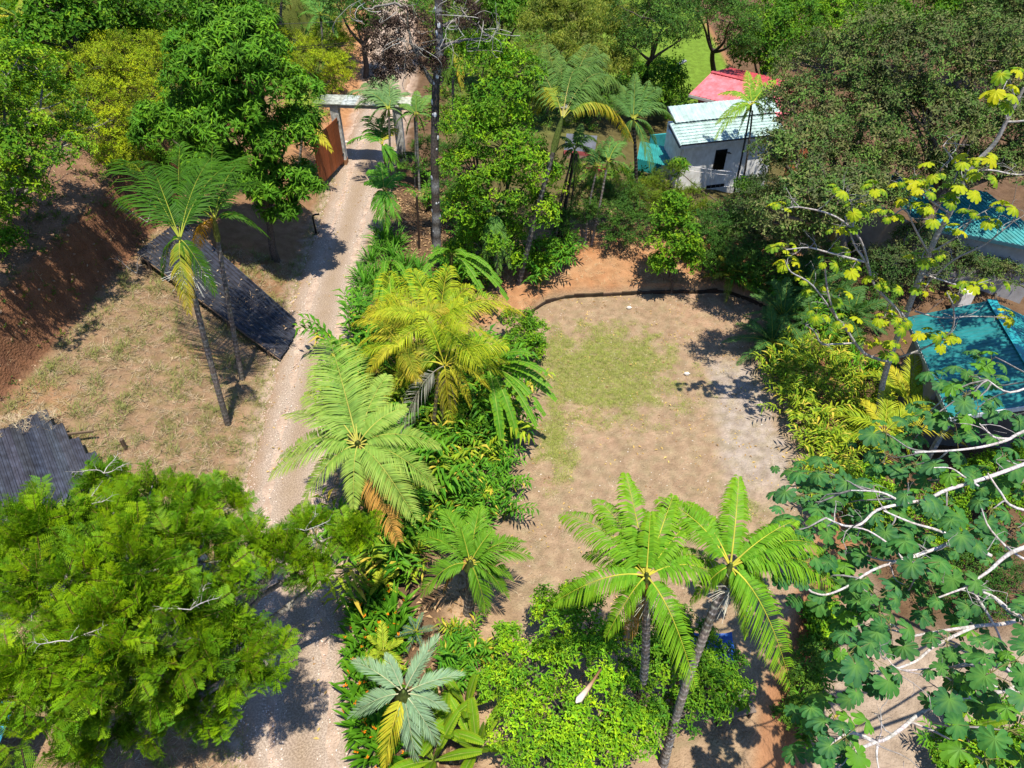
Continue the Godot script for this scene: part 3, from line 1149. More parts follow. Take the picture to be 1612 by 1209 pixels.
# ---------------------------------------------------------------- built things
# one corrugated sheet: origin, u across the ribs, v along them
func sheet(o: Vector3, u: Vector3, v: Vector3, ribs: int, depth: float, c: Color, segs := 1) -> ArrayMesh:
	var mb := MB.new()
	var nn := v.cross(u).normalized()
	if nn.y < 0.0:
		nn = -nn
	var prof := [[0.0, 0.0], [0.42, 0.0], [0.56, 1.0], [0.82, 1.0], [0.96, 0.0]]
	var pts := []
	for i in ribs:
		for p in prof:
			pts.append([(i + p[0]) / ribs, p[1] * depth])
	pts.append([1.0, 0.0])
	for sgm in segs:
		var t0 := float(sgm) / segs
		var t1 := float(sgm + 1) / segs
		for i in pts.size() - 1:
			var a: Vector3 = o + u * pts[i][0] + nn * pts[i][1]
			var b: Vector3 = o + u * pts[i + 1][0] + nn * pts[i + 1][1]
			mb.face(a + v * t0, b + v * t0, b + v * t1, a + v * t1, c, o - nn * 50.0)
			mb.face(a + v * t0 - nn * 0.004, b + v * t0 - nn * 0.004, b + v * t1 - nn * 0.004, a + v * t1 - nn * 0.004, c, o + nn * 50.0)
	return mb.done()


func beam(a: Vector3, b: Vector3, w: float, h: float, c: Color) -> ArrayMesh:
	var mb := MB.new()
	var d := (b - a).normalized()
	var s := d.cross(UP)
	if s.length() < 0.05:
		s = Vector3(1, 0, 0)
	s = s.normalized()
	var n := s.cross(d).normalized()
	mb.box(Vector3(-w * 0.5, -h * 0.5, 0), Vector3(w * 0.5, h * 0.5, a.distance_to(b)), c, Transform3D(Basis(s, n, d), a))
	return mb.done()


func roof(parent: Node3D, called: String, a: Vector3, u: Vector3, v: Vector3, count: int, ribs: int, depth: float, c: Color, m: String, var_k := 0.05) -> void:
	var nn := v.cross(u).normalized()
	if nn.y < 0.0:
		nn = -nn
	for i in count:
		part(parent, called, sheet(a + u * (float(i) / count) + nn * (0.006 * (i & 1)), u * (1.03 / count), v, ribs, depth, jit(c, var_k)), M[m])


func wall(parent: Node3D, called: String, a: Vector3, b: Vector3, h: float, thick: float, c: Color, m: String) -> MeshInstance3D:
	return part(parent, called, beam(a + UP * h * 0.5, b + UP * h * 0.5, thick, h, c), M[m])


func _ready() -> void:
	# ---- camera, sky, sun
	var cam := Camera3D.new()
	cam.name = "camera"
	cam.fov = 56.8
	cam.near = 0.1
	cam.far = 1500.0
	cam.position = Vector3(0, 18, 0)
	cam.rotation_degrees = Vector3(-42, 0, 0)
	add_child(cam)
	cam.current = true
	var env := Environment.new()
	env.background_mode = Environment.BG_SKY
	var sky := Sky.new()
	var ps := ProceduralSkyMaterial.new()
	ps.sky_top_color = Color(0.40, 0.53, 0.76)
	ps.sky_horizon_color = Color(0.66, 0.77, 0.88)
	ps.sky_curve = 0.12
	ps.ground_bottom_color = Color(0.2, 0.22, 0.14)
	ps.ground_horizon_color = Color(0.5, 0.55, 0.5)
	ps.sky_energy_multiplier = 1.0
	sky.sky_material = ps
	env.sky = sky
	env.tonemap_mode = Environment.TONE_MAPPER_LINEAR
	env.tonemap_exposure = 1.95
	env.sdfgi_enabled = true
	env.ssao_enabled = true
	env.ssil_enabled = true
	var we := WorldEnvironment.new()
	we.name = "environment"
	we.environment = env
	add_child(we)
	var sun := DirectionalLight3D.new()
	sun.name = "sun"
	sun.light_energy = 1.6
	sun.light_color = Color(1.0, 0.965, 0.9)
	sun.light_angular_distance = 0.5
	sun.shadow_enabled = true
	sun.position = Vector3(0, 40, 0)
	add_child(sun)
	sun.look_at_from_position(Vector3(0, 40, 0), Vector3(-0.10, -1.0, -0.25) + Vector3(0, 40, 0), Vector3(1, 0, 0))
	# ---- setting, then things
	make_materials()
	make_ground()
	make_sprigs()
	buildings()
	gate_and_roofs()
	left_side()
	centre_palms()
	far_trees()
	right_side()
	hedges()
	small_things()


func buildings() -> void:
	rng.seed = 501
	# white house with a pale metal roof
	var b := Vector3(8.7, -1.0, -33.0)
	var h := thing("white_house", "white walled house with pale mint metal roof behind the shrubs", "house", b)
	var c := Color(0.80, 0.82, 0.84)
	var f0 := Vector3(8.12, 3.68, -33.03) - b
	var f1 := Vector3(13.6, 3.68, -34.44) - b
	var back := Vector3(0.75, 0.95, -3.6)
	var along_front := (f1 - f0).normalized()
	var inn := Vector3(along_front.z, 0, -along_front.x).normalized()
	if inn.z > 0.0:
		inn = -inn
	var w0 := f0 + along_front * 0.35 + inn * 0.35 - UP * 5.0
	var w1 := f1 - along_front * 0.35 + inn * 0.35 - UP * 5.0
	wall(h, "wall", w0, w1, 4.85, 0.16, c, "paint")
	wall(h, "wall", w0 + inn * 0.085, w0 + inn * 1.9, 4.85, 0.16, c, "paint")
	wall(h, "wall", w1 + inn * 0.085, w1 + inn * 1.9, 4.85, 0.16, c, "paint")
	wall(h, "wall", w0 + inn * 1.985, w1 + inn * 1.985, 5.2, 0.16, c, "paint")
	wall(h, "plinth", w0 - inn * 0.14 + along_front * 0.9, w0 - inn * 0.14 + along_front * 3.2, 2.4, 0.1, Color(0.66, 0.66, 0.65), "paint")
	roof(h, "roof_sheet", f0, f1 - f0, Vector3(-0.40, 0.55, -1.3), 7, 4, 0.02, Color(0.43, 0.60, 0.59), "roof", 0.04)
	roof(h, "roof_sheet", f0 + Vector3(-0.12, 0.60, -1.25), f1 - f0, Vector3(-0.28, 0.42, -1.0), 7, 4, 0.02, Color(0.42, 0.58, 0.58), "roof", 0.04)
	for i in 7:
		part(h, "roof_seam", beam(f0 + along_front * 0.05 + Vector3(-0.40, 0.55, -1.3) * (0.08 + 0.135 * i) + UP * 0.045, f1 + Vector3(-0.40, 0.55, -1.3) * (0.08 + 0.135 * i) + UP * 0.045, 0.018, 0.012, Color(0.34, 0.48, 0.47)), M.roof)
	part(h, "fascia", beam(f0 - UP * 0.09, f1 - UP * 0.09, 0.05, 0.17, Color(0.7, 0.72, 0.74)), M.paint)
	part(h, "gutter", beam(f0 + UP * 0.02 - inn * 0.05, f1 + UP * 0.02 - inn * 0.05, 0.06, 0.05, Color(0.03, 0.035, 0.05)), M.metal)
	part(h, "barge_board", beam(f0 - UP * 0.07 - along_front * 0.03, f0 + Vector3(-0.40, 0.55, -1.3) - UP * 0.07 - along_front * 0.03, 0.05, 0.16, Color(0.10, 0.13, 0.17)), M.paint)
	part(h, "barge_board", beam(f0 + Vector3(-0.14, 0.55, -1.27), f0 + Vector3(-0.42, 0.97, -2.27), 0.05, 0.14, Color(0.10, 0.12, 0.14)), M.paint)
	var wn := w0 + along_front * 1.75 - inn * 0.09
	var win := part(h, "window", beam(wn + UP * 3.9, wn + along_front * 0.62 + UP * 3.9, 0.05, 1.05, Color(0.02, 0.02, 0.02)), M.concrete)
	part(win, "pane", beam(wn - inn * 0.03 + along_front * 0.05 + UP * 3.9, wn - inn * 0.03 + along_front * 0.57 + UP * 3.9, 0.02, 0.95, Color(1, 1, 1)), M.glass)
	part(h, "window_hood", beam(wn - inn * 0.12 + along_front * 0.55 + UP * 4.3, wn - inn * 0.12 + along_front * 0.75 + UP * 4.25, 0.2, 0.03, Color(0.03, 0.03, 0.03)), M.metal)
	var vent := part(h, "vent", beam(wn - along_front * 0.15 + UP * 2.42, wn + along_front * 0.85 + UP * 2.42, 0.05, 0.28, Color(0.02, 0.02, 0.02)), M.concrete)
	for i in 3:
		part(vent, "vent_bar", beam(wn + along_front * (0.1 + 0.25 * i) - inn * 0.035 + UP * 2.3, wn + along_front * (0.1 + 0.25 * i) - inn * 0.035 + UP * 2.54, 0.03, 0.03, Color(0.4, 0.4, 0.4)), M.metal)
	# turquoise lean-to beside the house
	var tb := Vector3(6.6, 0.2, -33.6)
	var t := thing("turquoise_shed", "small turquoise lean-to against the left end of the white house", "shed", tb)
	roof(t, "roof_sheet", Vector3(6.42, 2.20, -34.82) - tb, Vector3(7.88, 2.20, -33.93) - Vector3(6.42, 2.20, -34.82), Vector3(6.71, 2.60, -36.08) - Vector3(6.42, 2.20, -34.82), 3, 5, 0.03, Color(0.03, 0.3, 0.3), "roof")
	wall(t, "wall", Vector3(7.87, 1.00, -39.48) - tb - UP * 1.4, Vector3(9.31, 1.00, -39.83) - tb - UP * 1.4, 1.9, 0.1, Color(0.03, 0.27, 0.30), "paint")
	wall(t, "wall", Vector3(6.83, 0.90, -36.73) - tb - UP * 1.6, Vector3(8.40, 0.90, -35.95) - tb - UP * 1.6, 2.4, 0.1, Color(0.03, 0.36, 0.37), "paint")
	wall(t, "wall", Vector3(1.0, -1.2, 1.0), Vector3(1.5, -1.2, -1.4), 2.6, 0.1, Color(0.55, 0.38, 0.28), "paint")
	# red roofed house
	var rb := Vector3(12.5, -0.6, -41.5)
	var r := thing("red_roofed_house", "house with faded red metal roof behind the white house", "house", rb)
	var e0 := Vector3(10.24, 3.00, -41.69) - rb
	var e1 := Vector3(11.79, 3.00, -40.42) - rb
	var ed := (e1 - e0).normalized()
	var up_slope := Vector3(11.91, 3.45, -43.97) - rb - e0
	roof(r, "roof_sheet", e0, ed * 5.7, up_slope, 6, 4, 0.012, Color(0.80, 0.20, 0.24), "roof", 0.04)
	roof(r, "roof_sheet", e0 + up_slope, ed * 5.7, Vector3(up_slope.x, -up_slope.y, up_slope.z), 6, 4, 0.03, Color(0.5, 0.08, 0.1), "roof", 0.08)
	part(r, "ridge_cap", beam(e0 + up_slope + UP * 0.04, e0 + up_slope + ed * 5.7 + UP * 0.04, 0.3, 0.04, Color(0.55, 0.10, 0.12)), M.roof)
	part(r, "fascia", beam(e0 - UP * 0.1 - ed * 0.02, e0 + ed * 5.7 - UP * 0.1, 0.05, 0.14, Color(0.65, 0.6, 0.58)), M.paint)
	var rw := Vector3(0, -3.0, 0)
	var rin := Vector3(up_slope.x, 0, up_slope.z).normalized()
	wall(r, "wall", e0 + rw + rin * 0.6 + ed * 0.4, e0 + rw + rin * 0.6 + ed * 4.9, 2.9, 0.15, Color(0.42, 0.1, 0.1), "paint")
	wall(r, "wall", e0 + rw + rin * 0.7 + ed * 0.4, e0 + rw + rin * 3.0 + ed * 0.4, 2.9, 0.15, Color(0.3, 0.28, 0.26), "paint")
	# grey round-ended roof seen between palm trunks
	var gb := Vector3(4.13, 1.19, -37.04)
	var g := thing("grey_roofed_house", "low house with blue grey metal roof behind the tallest palm", "house", gb)
	var g0 := Vector3(2.82, 1.70, -37.03) - gb
	var gu := Vector3(4.44, 1.70, -36.71) - Vector3(2.82, 1.70, -37.03)
	var gv := Vector3(2.95, 2.40, -37.54) - Vector3(2.82, 1.70, -37.03)
	roof(g, "roof_sheet", g0, gu, gv, 5, 4, 0.03, Color(0.15, 0.17, 0.23), "roof")
	part(g, "fascia", beam(g0 - UP * 0.12, g0 + gu - UP * 0.12, 0.05, 0.2, Color(0.5, 0.12, 0.13)), M.paint)
	wall(g, "wall", g0 - UP * 3.2 + gv * 0.1, g0 + gu - UP * 3.2 + gv * 0.1, 3.0, 0.15, Color(0.45, 0.28, 0.24), "paint")
	# near turquoise gable roof on the right
	var qb := Vector3(16.5, -1.2, -19.0)
	var q := thing("turquoise_gabled_house", "shaded house with ribbed turquoise gable roof at right edge of the yard", "house", qb)
	var a0 := Vector3(14.28, 1.7, -16.5) - qb
	var a1 := Vector3(15.12, 1.7, -21.9) - qb
	var rise := Vector3(2.55, 1.05, 0.38)
	var fall := Vector3(2.55, -1.05, 0.38)
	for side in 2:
		roof(q, "roof_sheet", (a0 if side == 0 else a0 + rise), a1 - a0, (rise if side == 0 else fall), 7, 4, 0.035, Color(0.02, 0.21, 0.225) if side == 0 else Color(0.02, 0.27, 0.28), "roof", 0.05)  # left slope darker than the right: its shade is put into the sheet colour
	part(q, "ridge_cap", beam(a0 + rise + UP * 0.05, a1 + rise + UP * 0.05, 0.34, 0.03, Color(0.02, 0.34, 0.38)), M.roof)
	part(q, "fascia", beam(a0 - UP * 0.09 + Vector3(0.03, 0, 0.03), a0 + rise - UP * 0.09 + Vector3(0, 0, 0.03), 0.04, 0.16, Color(0.55, 0.62, 0.64)), M.paint)
	part(q, "fascia", beam(a0 + rise - UP * 0.09 + Vector3(0, 0, 0.03), a0 + rise + fall - UP * 0.09 + Vector3(0, 0, 0.03), 0.04, 0.16, Color(0.55, 0.62, 0.64)), M.paint)
	part(q, "fascia", beam(a0 - UP * 0.09, a1 - UP * 0.09, 0.04, 0.16, Color(0.3, 0.38, 0.4)), M.paint)
	for k in 2:
		var p := a0 + Vector3(0.5 + k * 4.1, -0.05, -0.5)
		part(q, "post", beam(Vector3(p.x, 0, p.z), p, 0.14, 0.14, Color(0.4, 0.42, 0.43)), M.concrete)
		part(q, "brace", beam(p - UP * 0.8, p + Vector3(0.7 - k * 1.4, -0.05, 0), 0.09, 0.09, Color(0.4, 0.42, 0.43)), M.concrete)
	wall(q, "wall", Vector3(a0.x + 0.55, -0.2, a0.z - 1.6), Vector3(a0.x + 4.6, -0.2, a0.z - 1.3), 2.7, 0.15, Color(0.12, 0.12, 0.12), "paint")  # dark colour paints the shaded opening under the front of the roof
	wall(q, "wall", Vector3(a0.x + 0.5, -0.2, a0.z - 1.7), Vector3(a1.x + 0.5, -0.2, a1.z + 0.3), 2.8, 0.15, Color(0.28, 0.27, 0.27), "paint")
	wall(q, "wall", Vector3(a1.x + 0.6, -0.2, a1.z + 0.35), Vector3(a1.x + 4.6, -0.2, a1.z + 0.7), 2.8, 0.15, Color(0.28, 0.27, 0.27), "paint")
	# far turquoise roof with a grey wall
	var yb := Vector3(20.0, -0.6, -27.5)
	var y := thing("turquoise_roofed_house", "grey walled house with plain turquoise roof behind the gabled one", "house", yb)
	var y0 := Vector3(17.74, 2.5, -27.49) - yb
	var y1 := Vector3(22.6, 2.5, -25.2) - yb
	var yv := Vector3(-1.9, 1.0, -3.4)
	roof(y, "roof_sheet", y0, y1 - y0, yv, 6, 4, 0.025, Color(0.02, 0.27, 0.29), "roof", 0.03)
	part(y, "fascia", beam(y0 - UP * 0.08, y1 - UP * 0.08, 0.05, 0.15, Color(0.04, 0.12, 0.16)), M.paint)
	wall(y, "wall", y0 + Vector3(-0.2, -3.4, -0.5), y1 + Vector3(-0.2, -3.4, -0.5), 3.25, 0.15, Color(0.42, 0.42, 0.43), "paint")
	wall(y, "wall", y0 + Vector3(-0.25, -3.4, -0.6), y0 + yv * 0.9 - UP * 4.2, 3.25, 0.15, Color(0.50, 0.38, 0.28), "paint")
	var wp := part(y, "gate_post", beam(Vector3(-0.6, -0.2, 2.4), Vector3(-0.6, 1.3, 2.4), 0.5, 0.4, Color(0.75, 0.73, 0.72)), M.paint)
	wp.name = "pillar"
	# terracotta wall seen through the big tree
	var ob := Vector3(14.67, 0.28, -35.13)
	var ow := thing("terracotta_wall", "weathered orange wall end showing through the big olive tree", "wall", ob)
	wall(ow, "panel", Vector3(-0.3, -0.2, 0), Vector3(0.7, -0.2, -0.6), 2.6, 0.2, Color(0.48, 0.16, 0.06), "paint")
	wall(ow, "coping", Vector3(-0.34, 2.402, 0.02), Vector3(0.74, 2.402, -0.62), 0.08, 0.26, Color(0.5, 0.45, 0.4), "concrete")
	# blue roof corner at the lower left
	var cb := Vector3(-10.50, 1.94, -5.90)
	var cr := thing("blue_roof", "corner of a blue metal roof under the feathery tree", "shed", cb)
	roof(cr, "roof_sheet", Vector3(-2.2, 1.6, -0.6), Vector3(2.6, 0.0, 0.1), Vector3(0.1, -0.35, 2.6), 4, 5, 0.025, Color(0.05, 0.30, 0.46), "roof")
	for k in 2:
		part(cr, "post", beam(Vector3(-0.3 - 1.6 * k, -0.2, 0.2), Vector3(-0.3 - 1.6 * k, 1.45, 0.2), 0.1, 0.1, Color(0.3, 0.25, 0.2)), M.wood)
	# street lamp
	var sb := Vector3(10.5, 0.0, -47.53)
	var s := thing("street_lamp", "slim grey lamp post with angled panel above the mint roof", "lamp post", sb)
	part(s, "pole", beam(Vector3(0, -1.0, 0), Vector3(0, 2.75, 0), 0.09, 0.09, Color(0.5, 0.52, 0.55)), M.metal)
	part(s, "lamp_head", beam(Vector3(0.0, 2.72, 0.1), Vector3(0.62, 2.98, -0.1), 0.3, 0.07, Color(0.62, 0.66, 0.72)), M.metal)
	part(s, "bracket", beam(Vector3(0.0, 2.55, 0.05), Vector3(0.4, 2.84, 0.0), 0.04, 0.04, Color(0.4, 0.4, 0.42)), M.metal)


func gate_and_roofs() -> void:
	rng.seed = 502
	var b := Vector3(-9.15, 1.03, -36.75)
	var g := thing("gateway", "concrete gateway of two posts under a mossy roofed lintel", "gateway", b)
	var grey := Color(0.60, 0.60, 0.59)
	for p in [Vector3(0, -0.3, 0), Vector3(3.25, -0.3, 0.3)]:
		var m := MB.new()
		m.box(Vector3(-0.21, 0, -0.21), Vector3(0.21, 3.45, 0.21), grey, Transform3D(Basis(), p))
		part(g, "post", m.done(), M.concrete)
		var st := MB.new()
		st.box(Vector3(-0.222, 0, -0.222), Vector3(0.222, 0.62, 0.222), Color(0.42, 0.22, 0.12), Transform3D(Basis(), p))
		part(g, "mud_stained_foot", st.done(), M.concrete)
	var lm := MB.new()
	var t := Transform3D(Basis(UP, -0.09), Vector3(1.6, 3.152, -0.05))
	lm.box(Vector3(-2.55, 0, -0.75), Vector3(2.45, 0.16, 0.45), Color(0.45, 0.44, 0.41), t)
	part(g, "lintel", lm.done(), M.concrete)
	var lt := MB.new()
	for k in 7:
		lt.box(Vector3(-2.6 + k * 0.725, 0.162, -0.8), Vector3(-2.6 + k * 0.725 + 0.715, 0.205, 0.5), jit(Color(0.40, 0.39, 0.34), 0.3), t)
	part(g, "lintel_slabs", lt.done(), M.concrete)
	var gb := b + Vector3(0.1, 0.28, 0.3)
	var gt := thing("wooden_gate", "open brown board gate hung on the left gateway post", "gate", gb)
	var d := (Vector3(-9.72, 0, -33.6) - Vector3(gb.x, 0, gb.z))
	var l := d.length()
	d = d.normalized()
	for i in 9:
		var p0 := d * l * i / 9.0
		var p1 := d * (l * (i + 1) / 9.0 - 0.018)
		part(gt, "board", beam(p0 + UP * 1.2, p1 + UP * (1.2 + 0.006 * (i & 1)), 0.035, 2.35 - 0.01 * (i % 3), jit(Color(0.33, 0.10, 0.035), 0.16)), M.wood)
	var back := Vector3(-d.z, 0, d.x) * 0.05
	if back.x > 0.0:
		back = -back
	for h in [0.35, 1.25, 2.1]:
		part(gt, "rail", beam(back + UP * h, d * l * 0.995 + back + UP * h, 0.05, 0.11, Color(0.2, 0.07, 0.03)), M.wood)
	part(gt, "hinge", beam(Vector3(0, 2.15, 0) - d * 0.12, Vector3(0, 2.15, 0) + d * 0.15, 0.055, 0.06, Color(0.03, 0.03, 0.03)), M.metal)
	part(gt, "hinge", beam(Vector3(0, 0.4, 0) - d * 0.12, Vector3(0, 0.4, 0) + d * 0.15, 0.055, 0.06, Color(0.03, 0.03, 0.03)), M.metal)
	# black corrugated roof beside the drive
	var p00 := Vector3(-14.79, 3.10, -24.28)
	var p10 := Vector3(-8.69, 0.90, -20.40)
	var p01 := Vector3(-14.16, 2.91, -27.29)
	var p11 := Vector3(-8.75, 1.05, -22.44)
	var c := Color(0.075, 0.085, 0.11)
	var rb := on_ground((p00.x + p11.x) * 0.5, (p00.z + p11.z) * 0.5)
	var r := thing("corrugated_roof", "long dark corrugated roof lying down the slope to the driveway", "roof", rb)
	for i in 4:
		var s0 := p00.lerp(p01, i / 4.0)
		var s1 := p10.lerp(p11, i / 4.0)
		var n0 := p00.lerp(p01, (i + 1) / 4.0)
		for k in 3:
			var o := s0.lerp(s1, k / 3.0) - rb + UP * (0.006 * (3 - k) + 0.004 * (i & 1))
			part(r, "sheet", sheet(o, (n0 - s0) * 1.03, (s1 - s0) * (0.345 if k < 2 else 0.333 + 0.012 * (i % 3)), 4, 0.045, jit(c, 0.08)), M.metal)
	for k in 4:
		for e in [p00.lerp(p10, 0.08 + 0.28 * k), p01.lerp(p11, 0.08 + 0.28 * k)]:
			var f := on_ground(e.x, e.z)
			part(r, "post", beam(f - rb - UP * 0.2, e - rb - UP * 0.03, 0.09, 0.09, Color(0.16, 0.12, 0.09)), M.wood)
	part(r, "beam", beam(p00 - rb - UP * 0.07, p10 - rb - UP * 0.07, 0.05, 0.06, Color(0.2, 0.15, 0.11)), M.wood)
	part(r, "beam", beam(p01 - rb - UP * 0.07, p11 - rb - UP * 0.07, 0.07, 0.09, Color(0.2, 0.15, 0.11)), M.wood)
	# stepped corrugated roof at the left edge
	var s0 := Vector3(-14.37, 3.01, -15.40)
	var v := Vector3(-12.30, 2.28, -12.50) - s0
	v = v.normalized() * 6.0
	var e := Vector3(-12.38, 2.31, -14.08) - s0
	var u := e.normalized()
	var across := (u - v.normalized() * u.dot(v.normalized())).normalized()
	var qb := on_ground(s0.x - 1.0, s0.z + 2.0)
	var q := thing("stepped_corrugated_roof", "dark corrugated roof with a stepped edge and dead grass at the left", "roof", qb)
	for i in range(-10, 10):
		var off := across * (0.26 * i)
		var slide := v.normalized() * (maxf(0.0, i) * 0.26 * u.dot(v.normalized()) / maxf(0.2, u.dot(across)) + maxf(0.0, -i) * 0.1)
		part(q, "sheet", sheet(s0 + off + slide - qb + UP * (0.008 * (i & 1)), across * 0.27, v, 2, 0.03, jit(Color(0.09, 0.105, 0.14), 0.2)), M.metal)
	for i in 3:
		var pt := s0 + across * (-2.2 + 2.0 * i) + v * 0.3
		part(q, "post", beam(on_ground(pt.x, pt.z) - qb - UP * 0.2, pt - qb - UP * 0.02, 0.09, 0.09, Color(0.16, 0.12, 0.09)), M.wood)
	for i in 2:
		part(q, "purlin", beam(s0 - across * 2.5 + v * (0.1 + 0.4 * i) - qb - UP * 0.05, s0 + across * 1.2 + v * (0.2 + 0.4 * i) - qb - UP * 0.05, 0.06, 0.07, Color(0.2, 0.15, 0.1)), M.wood)
	rng.seed = 77
	var scraps := []
	for i in 120:
		var u2 := rf(0.0, 1.0)
		var w2 := pow(rf(0.0, 1.0), 2.0) if i % 3 else rf(0.0, 1.0)
		scraps.append(p00.lerp(p01, w2).lerp(p10.lerp(p11, w2), u2) + UP * 0.06)
	var lf := MB.new()
	lf.leaf(Vector3.ZERO, Vector3(0.98, 0.1, 0.1).normalized(), UP, 0.16, 0.06, 0.6, Color(1, 1, 1), Color(0.9, 0.9, 0.9))
	scatter("roof_litter", "fallen leaves and straw lying on the long dark roof", "litter", [lf.done(), tuft(4, 0.2, 0.006, 4.0)], "dry", scraps, 0.5, 1.1, Color(0.2, 0.13, 0.07), Color(0.42, 0.32, 0.2), 0.2)
	var litter := []
	for i in 90:
		litter.append(s0 + across * rf(-1.4, 0.5) + v.normalized() * rf(0.0, 1.0) * rf(0.2, 1.0) + UP * 0.04)
	scatter("dead_grass", "dry cut grass heaped on the stepped dark roof", "grass", [tuft(9, 0.3, 0.006, 1.6)], "dry", litter, 0.6, 1.2, Color(0.34, 0.27, 0.17), Color(0.45, 0.37, 0.25), 0.8)


func left_side() -> void:
	tree("mango_tree", "large dark green mango tree beside the driveway left of the gate", Vector3(-10.34, 1.09, -26.93), [[Vector3(-10.06, 10.07, -27.73), 1.44, 0.85], [Vector3(-10.90, 8.74, -27.23), 1.70, 0.85], [Vector3(-9.17, 8.37, -26.63), 1.76, 0.85], [Vector3(-12.40, 7.31, -27.23), 1.47, 0.85], [Vector3(-10.52, 6.94, -26.33), 1.69, 0.85], [Vector3(-8.88, 6.69, -26.33), 1.33, 0.85], [Vector3(-13.76, 6.73, -27.43), 1.05, 0.85], [Vector3(-8.70, 5.23, -26.13), 0.95, 0.85], [Vector3(-9.61, 5.19, -25.93), 1.00, 0.85], [Vector3(-9.66, 9.47, -28.13), 1.31, 0.85], [Vector3(-8.12, 7.18, -26.63), 0.85, 0.85], [Vector3(-10.41, 10.67, -27.73), 0.91, 0.85], [Vector3(-11.90, 5.70, -26.53), 1.00, 0.85], [Vector3(-10.15, 5.76, -26.13), 1.11, 0.85], [Vector3(-9.28, 4.20, -25.73), 0.71, 0.85], [Vector3(-8.14, 4.97, -25.83), 0.65, 0.85], [Vector3(-9.55, 9.81, -26.33), 1.34, 0.85], [Vector3(-11.62, 9.43, -27.53), 1.05, 0.85], [Vector3(-10.87, 7.62, -26.13), 1.30, 0.85]], "mango", {"s": 0.6, "d": 2.6, "r": 0.15, "a": Color(0.75, 0.8, 0.8), "b": Color(1.35, 1.25, 1.1), "every": 6, "fork": 0.1})
	tree("broadleaf_tree", "yellow green tree with bare grey twigs above the left bank", Vector3(-18.14, 6.19, -22.02), [[Vector3(-15.55, 9.23, -22.85), 1.23, 0.85], [Vector3(-14.83, 8.26, -22.18), 0.86, 0.85], [Vector3(-15.21, 8.41, -20.67), 1.07, 0.85], [Vector3(-15.56, 9.80, -24.42), 0.97, 0.85], [Vector3(-15.70, 10.35, -22.78), 1.08, 0.85], [Vector3(-15.51, 9.23, -21.60), 0.98, 0.85], [Vector3(-15.21, 8.00, -24.35), 0.58, 0.85], [Vector3(-15.33, 7.83, -20.17), 0.78, 0.85], [Vector3(-15.75, 10.00, -20.15), 1.45, 0.85], [Vector3(-15.21, 8.84, -18.17), 1.23, 0.85], [Vector3(-15.49, 7.52, -18.77), 0.68, 0.85]], "broad", {"s": 0.36, "d": 1.0, "r": 0.12, "a": Color(0.75, 0.85, 0.9), "b": Color(2.0, 1.5, 0.8), "bark": Color(0.4, 0.38, 0.34)})
	tree("added_bank_shade_tree", "broad tree beyond the left edge that shades the earth bank", Vector3(-21.5, 5.5, -23.0), [[Vector3(-19.6, 10.2, -22.0), 1.7, 0.7], [Vector3(-18.6, 10.8, -19.6), 1.4, 0.7], [Vector3(-20.5, 10.5, -24.5), 1.8, 0.7], [Vector3(-19.0, 11.0, -17.6), 1.3, 0.7]], "broad", {"s": 0.4, "d": 0.9, "r": 0.16})  # added out of view to throw shade over the left bank
	tree("broadleaf_shrub", "low shrub with lime leaves on the shaded left bank edge", Vector3(-16.54, 5.26, -21.21), [[Vector3(-16.54, 6.63, -21.21), 0.63, 0.85], [Vector3(-16.54, 6.73, -22.34), 0.65, 0.85], [Vector3(-16.34, 6.10, -20.09), 0.49, 0.85]], "broad", {"s": 0.36, "d": 0.8, "r": 0.05, "cat": "shrub", "a": Color(0.8, 0.9, 0.9), "b": Color(1.6, 1.4, 0.8)})
	var twig_at := [Vector3(-16.38, 6.55, -22.71), Vector3(-15.93, 7.47, -24.23), Vector3(-16.66, 8.11, -22.77), Vector3(-16.55, 6.54, -21.36), Vector3(-14.35, 2.98, -23.01), Vector3(-14.75, 3.64, -25.73)]
	var twig_names := ["bare grey branches poking out of the yellow green tree", "long bare branch reaching over the left bank", "bare twigs at the upper left image edge", "dry pale twigs over the shaded left bank", "bare white twigs before the long dark roof", "dead pale branch behind the left palm crown"]
	for i in 6:
		twigs("bare_branches", twig_names[i], twig_at[i], [Vector3(1, 0.5, 0.3), Vector3(0.9, 0.9, -0.2), Vector3(0.5, 0.8, 0.6)] if i < 4 else [Vector3(0.5, 1.0, -0.3), Vector3(-0.6, 0.9, 0.2)], [1.6, 2.2, 1.4, 1.6, 0.9, 1.3][i], 0.022, Color(0.5, 0.47, 0.43))
	thickets()
	palm("palm_tree", "left palm of the leaning pair on the dry slope", Vector3(-9.65, 0.87, -16.98), Vector3(-9.16, 7.88, -17.24), [[Vector3(-12.41, 7.98, -21.79), 0.22, 0], [Vector3(-10.29, 8.78, -21.31), 0.05, 0], [Vector3(-8.32, 8.38, -21.28), 0.20, 0], [Vector3(-11.99, 7.18, -20.33), 0.28, 0], [Vector3(-8.52, 6.28, -16.90), 0.30, 0], [Vector3(-9.20, 5.98, -16.39), 0.25, 5], [Vector3(-10.91, 8.48, -20.44), 0.20, 0], [Vector3(-9.05, 8.78, -20.31), 0.12, 0], [Vector3(-10.26, 6.28, -17.61), 0.30, 0]], {"r": 0.095, "shaft": 0.95, "sc": Color(0.14, 0.24, 0.05), "flower": 0.8, "flc": Color(0.62, 0.62, 0.52), "f": {"n": 52, "ll": 0.30, "lw": 0.048, "droop": 0.5, "c0": Color(0.025, 0.085, 0.006), "c1": Color(0.065, 0.155, 0.008)}})
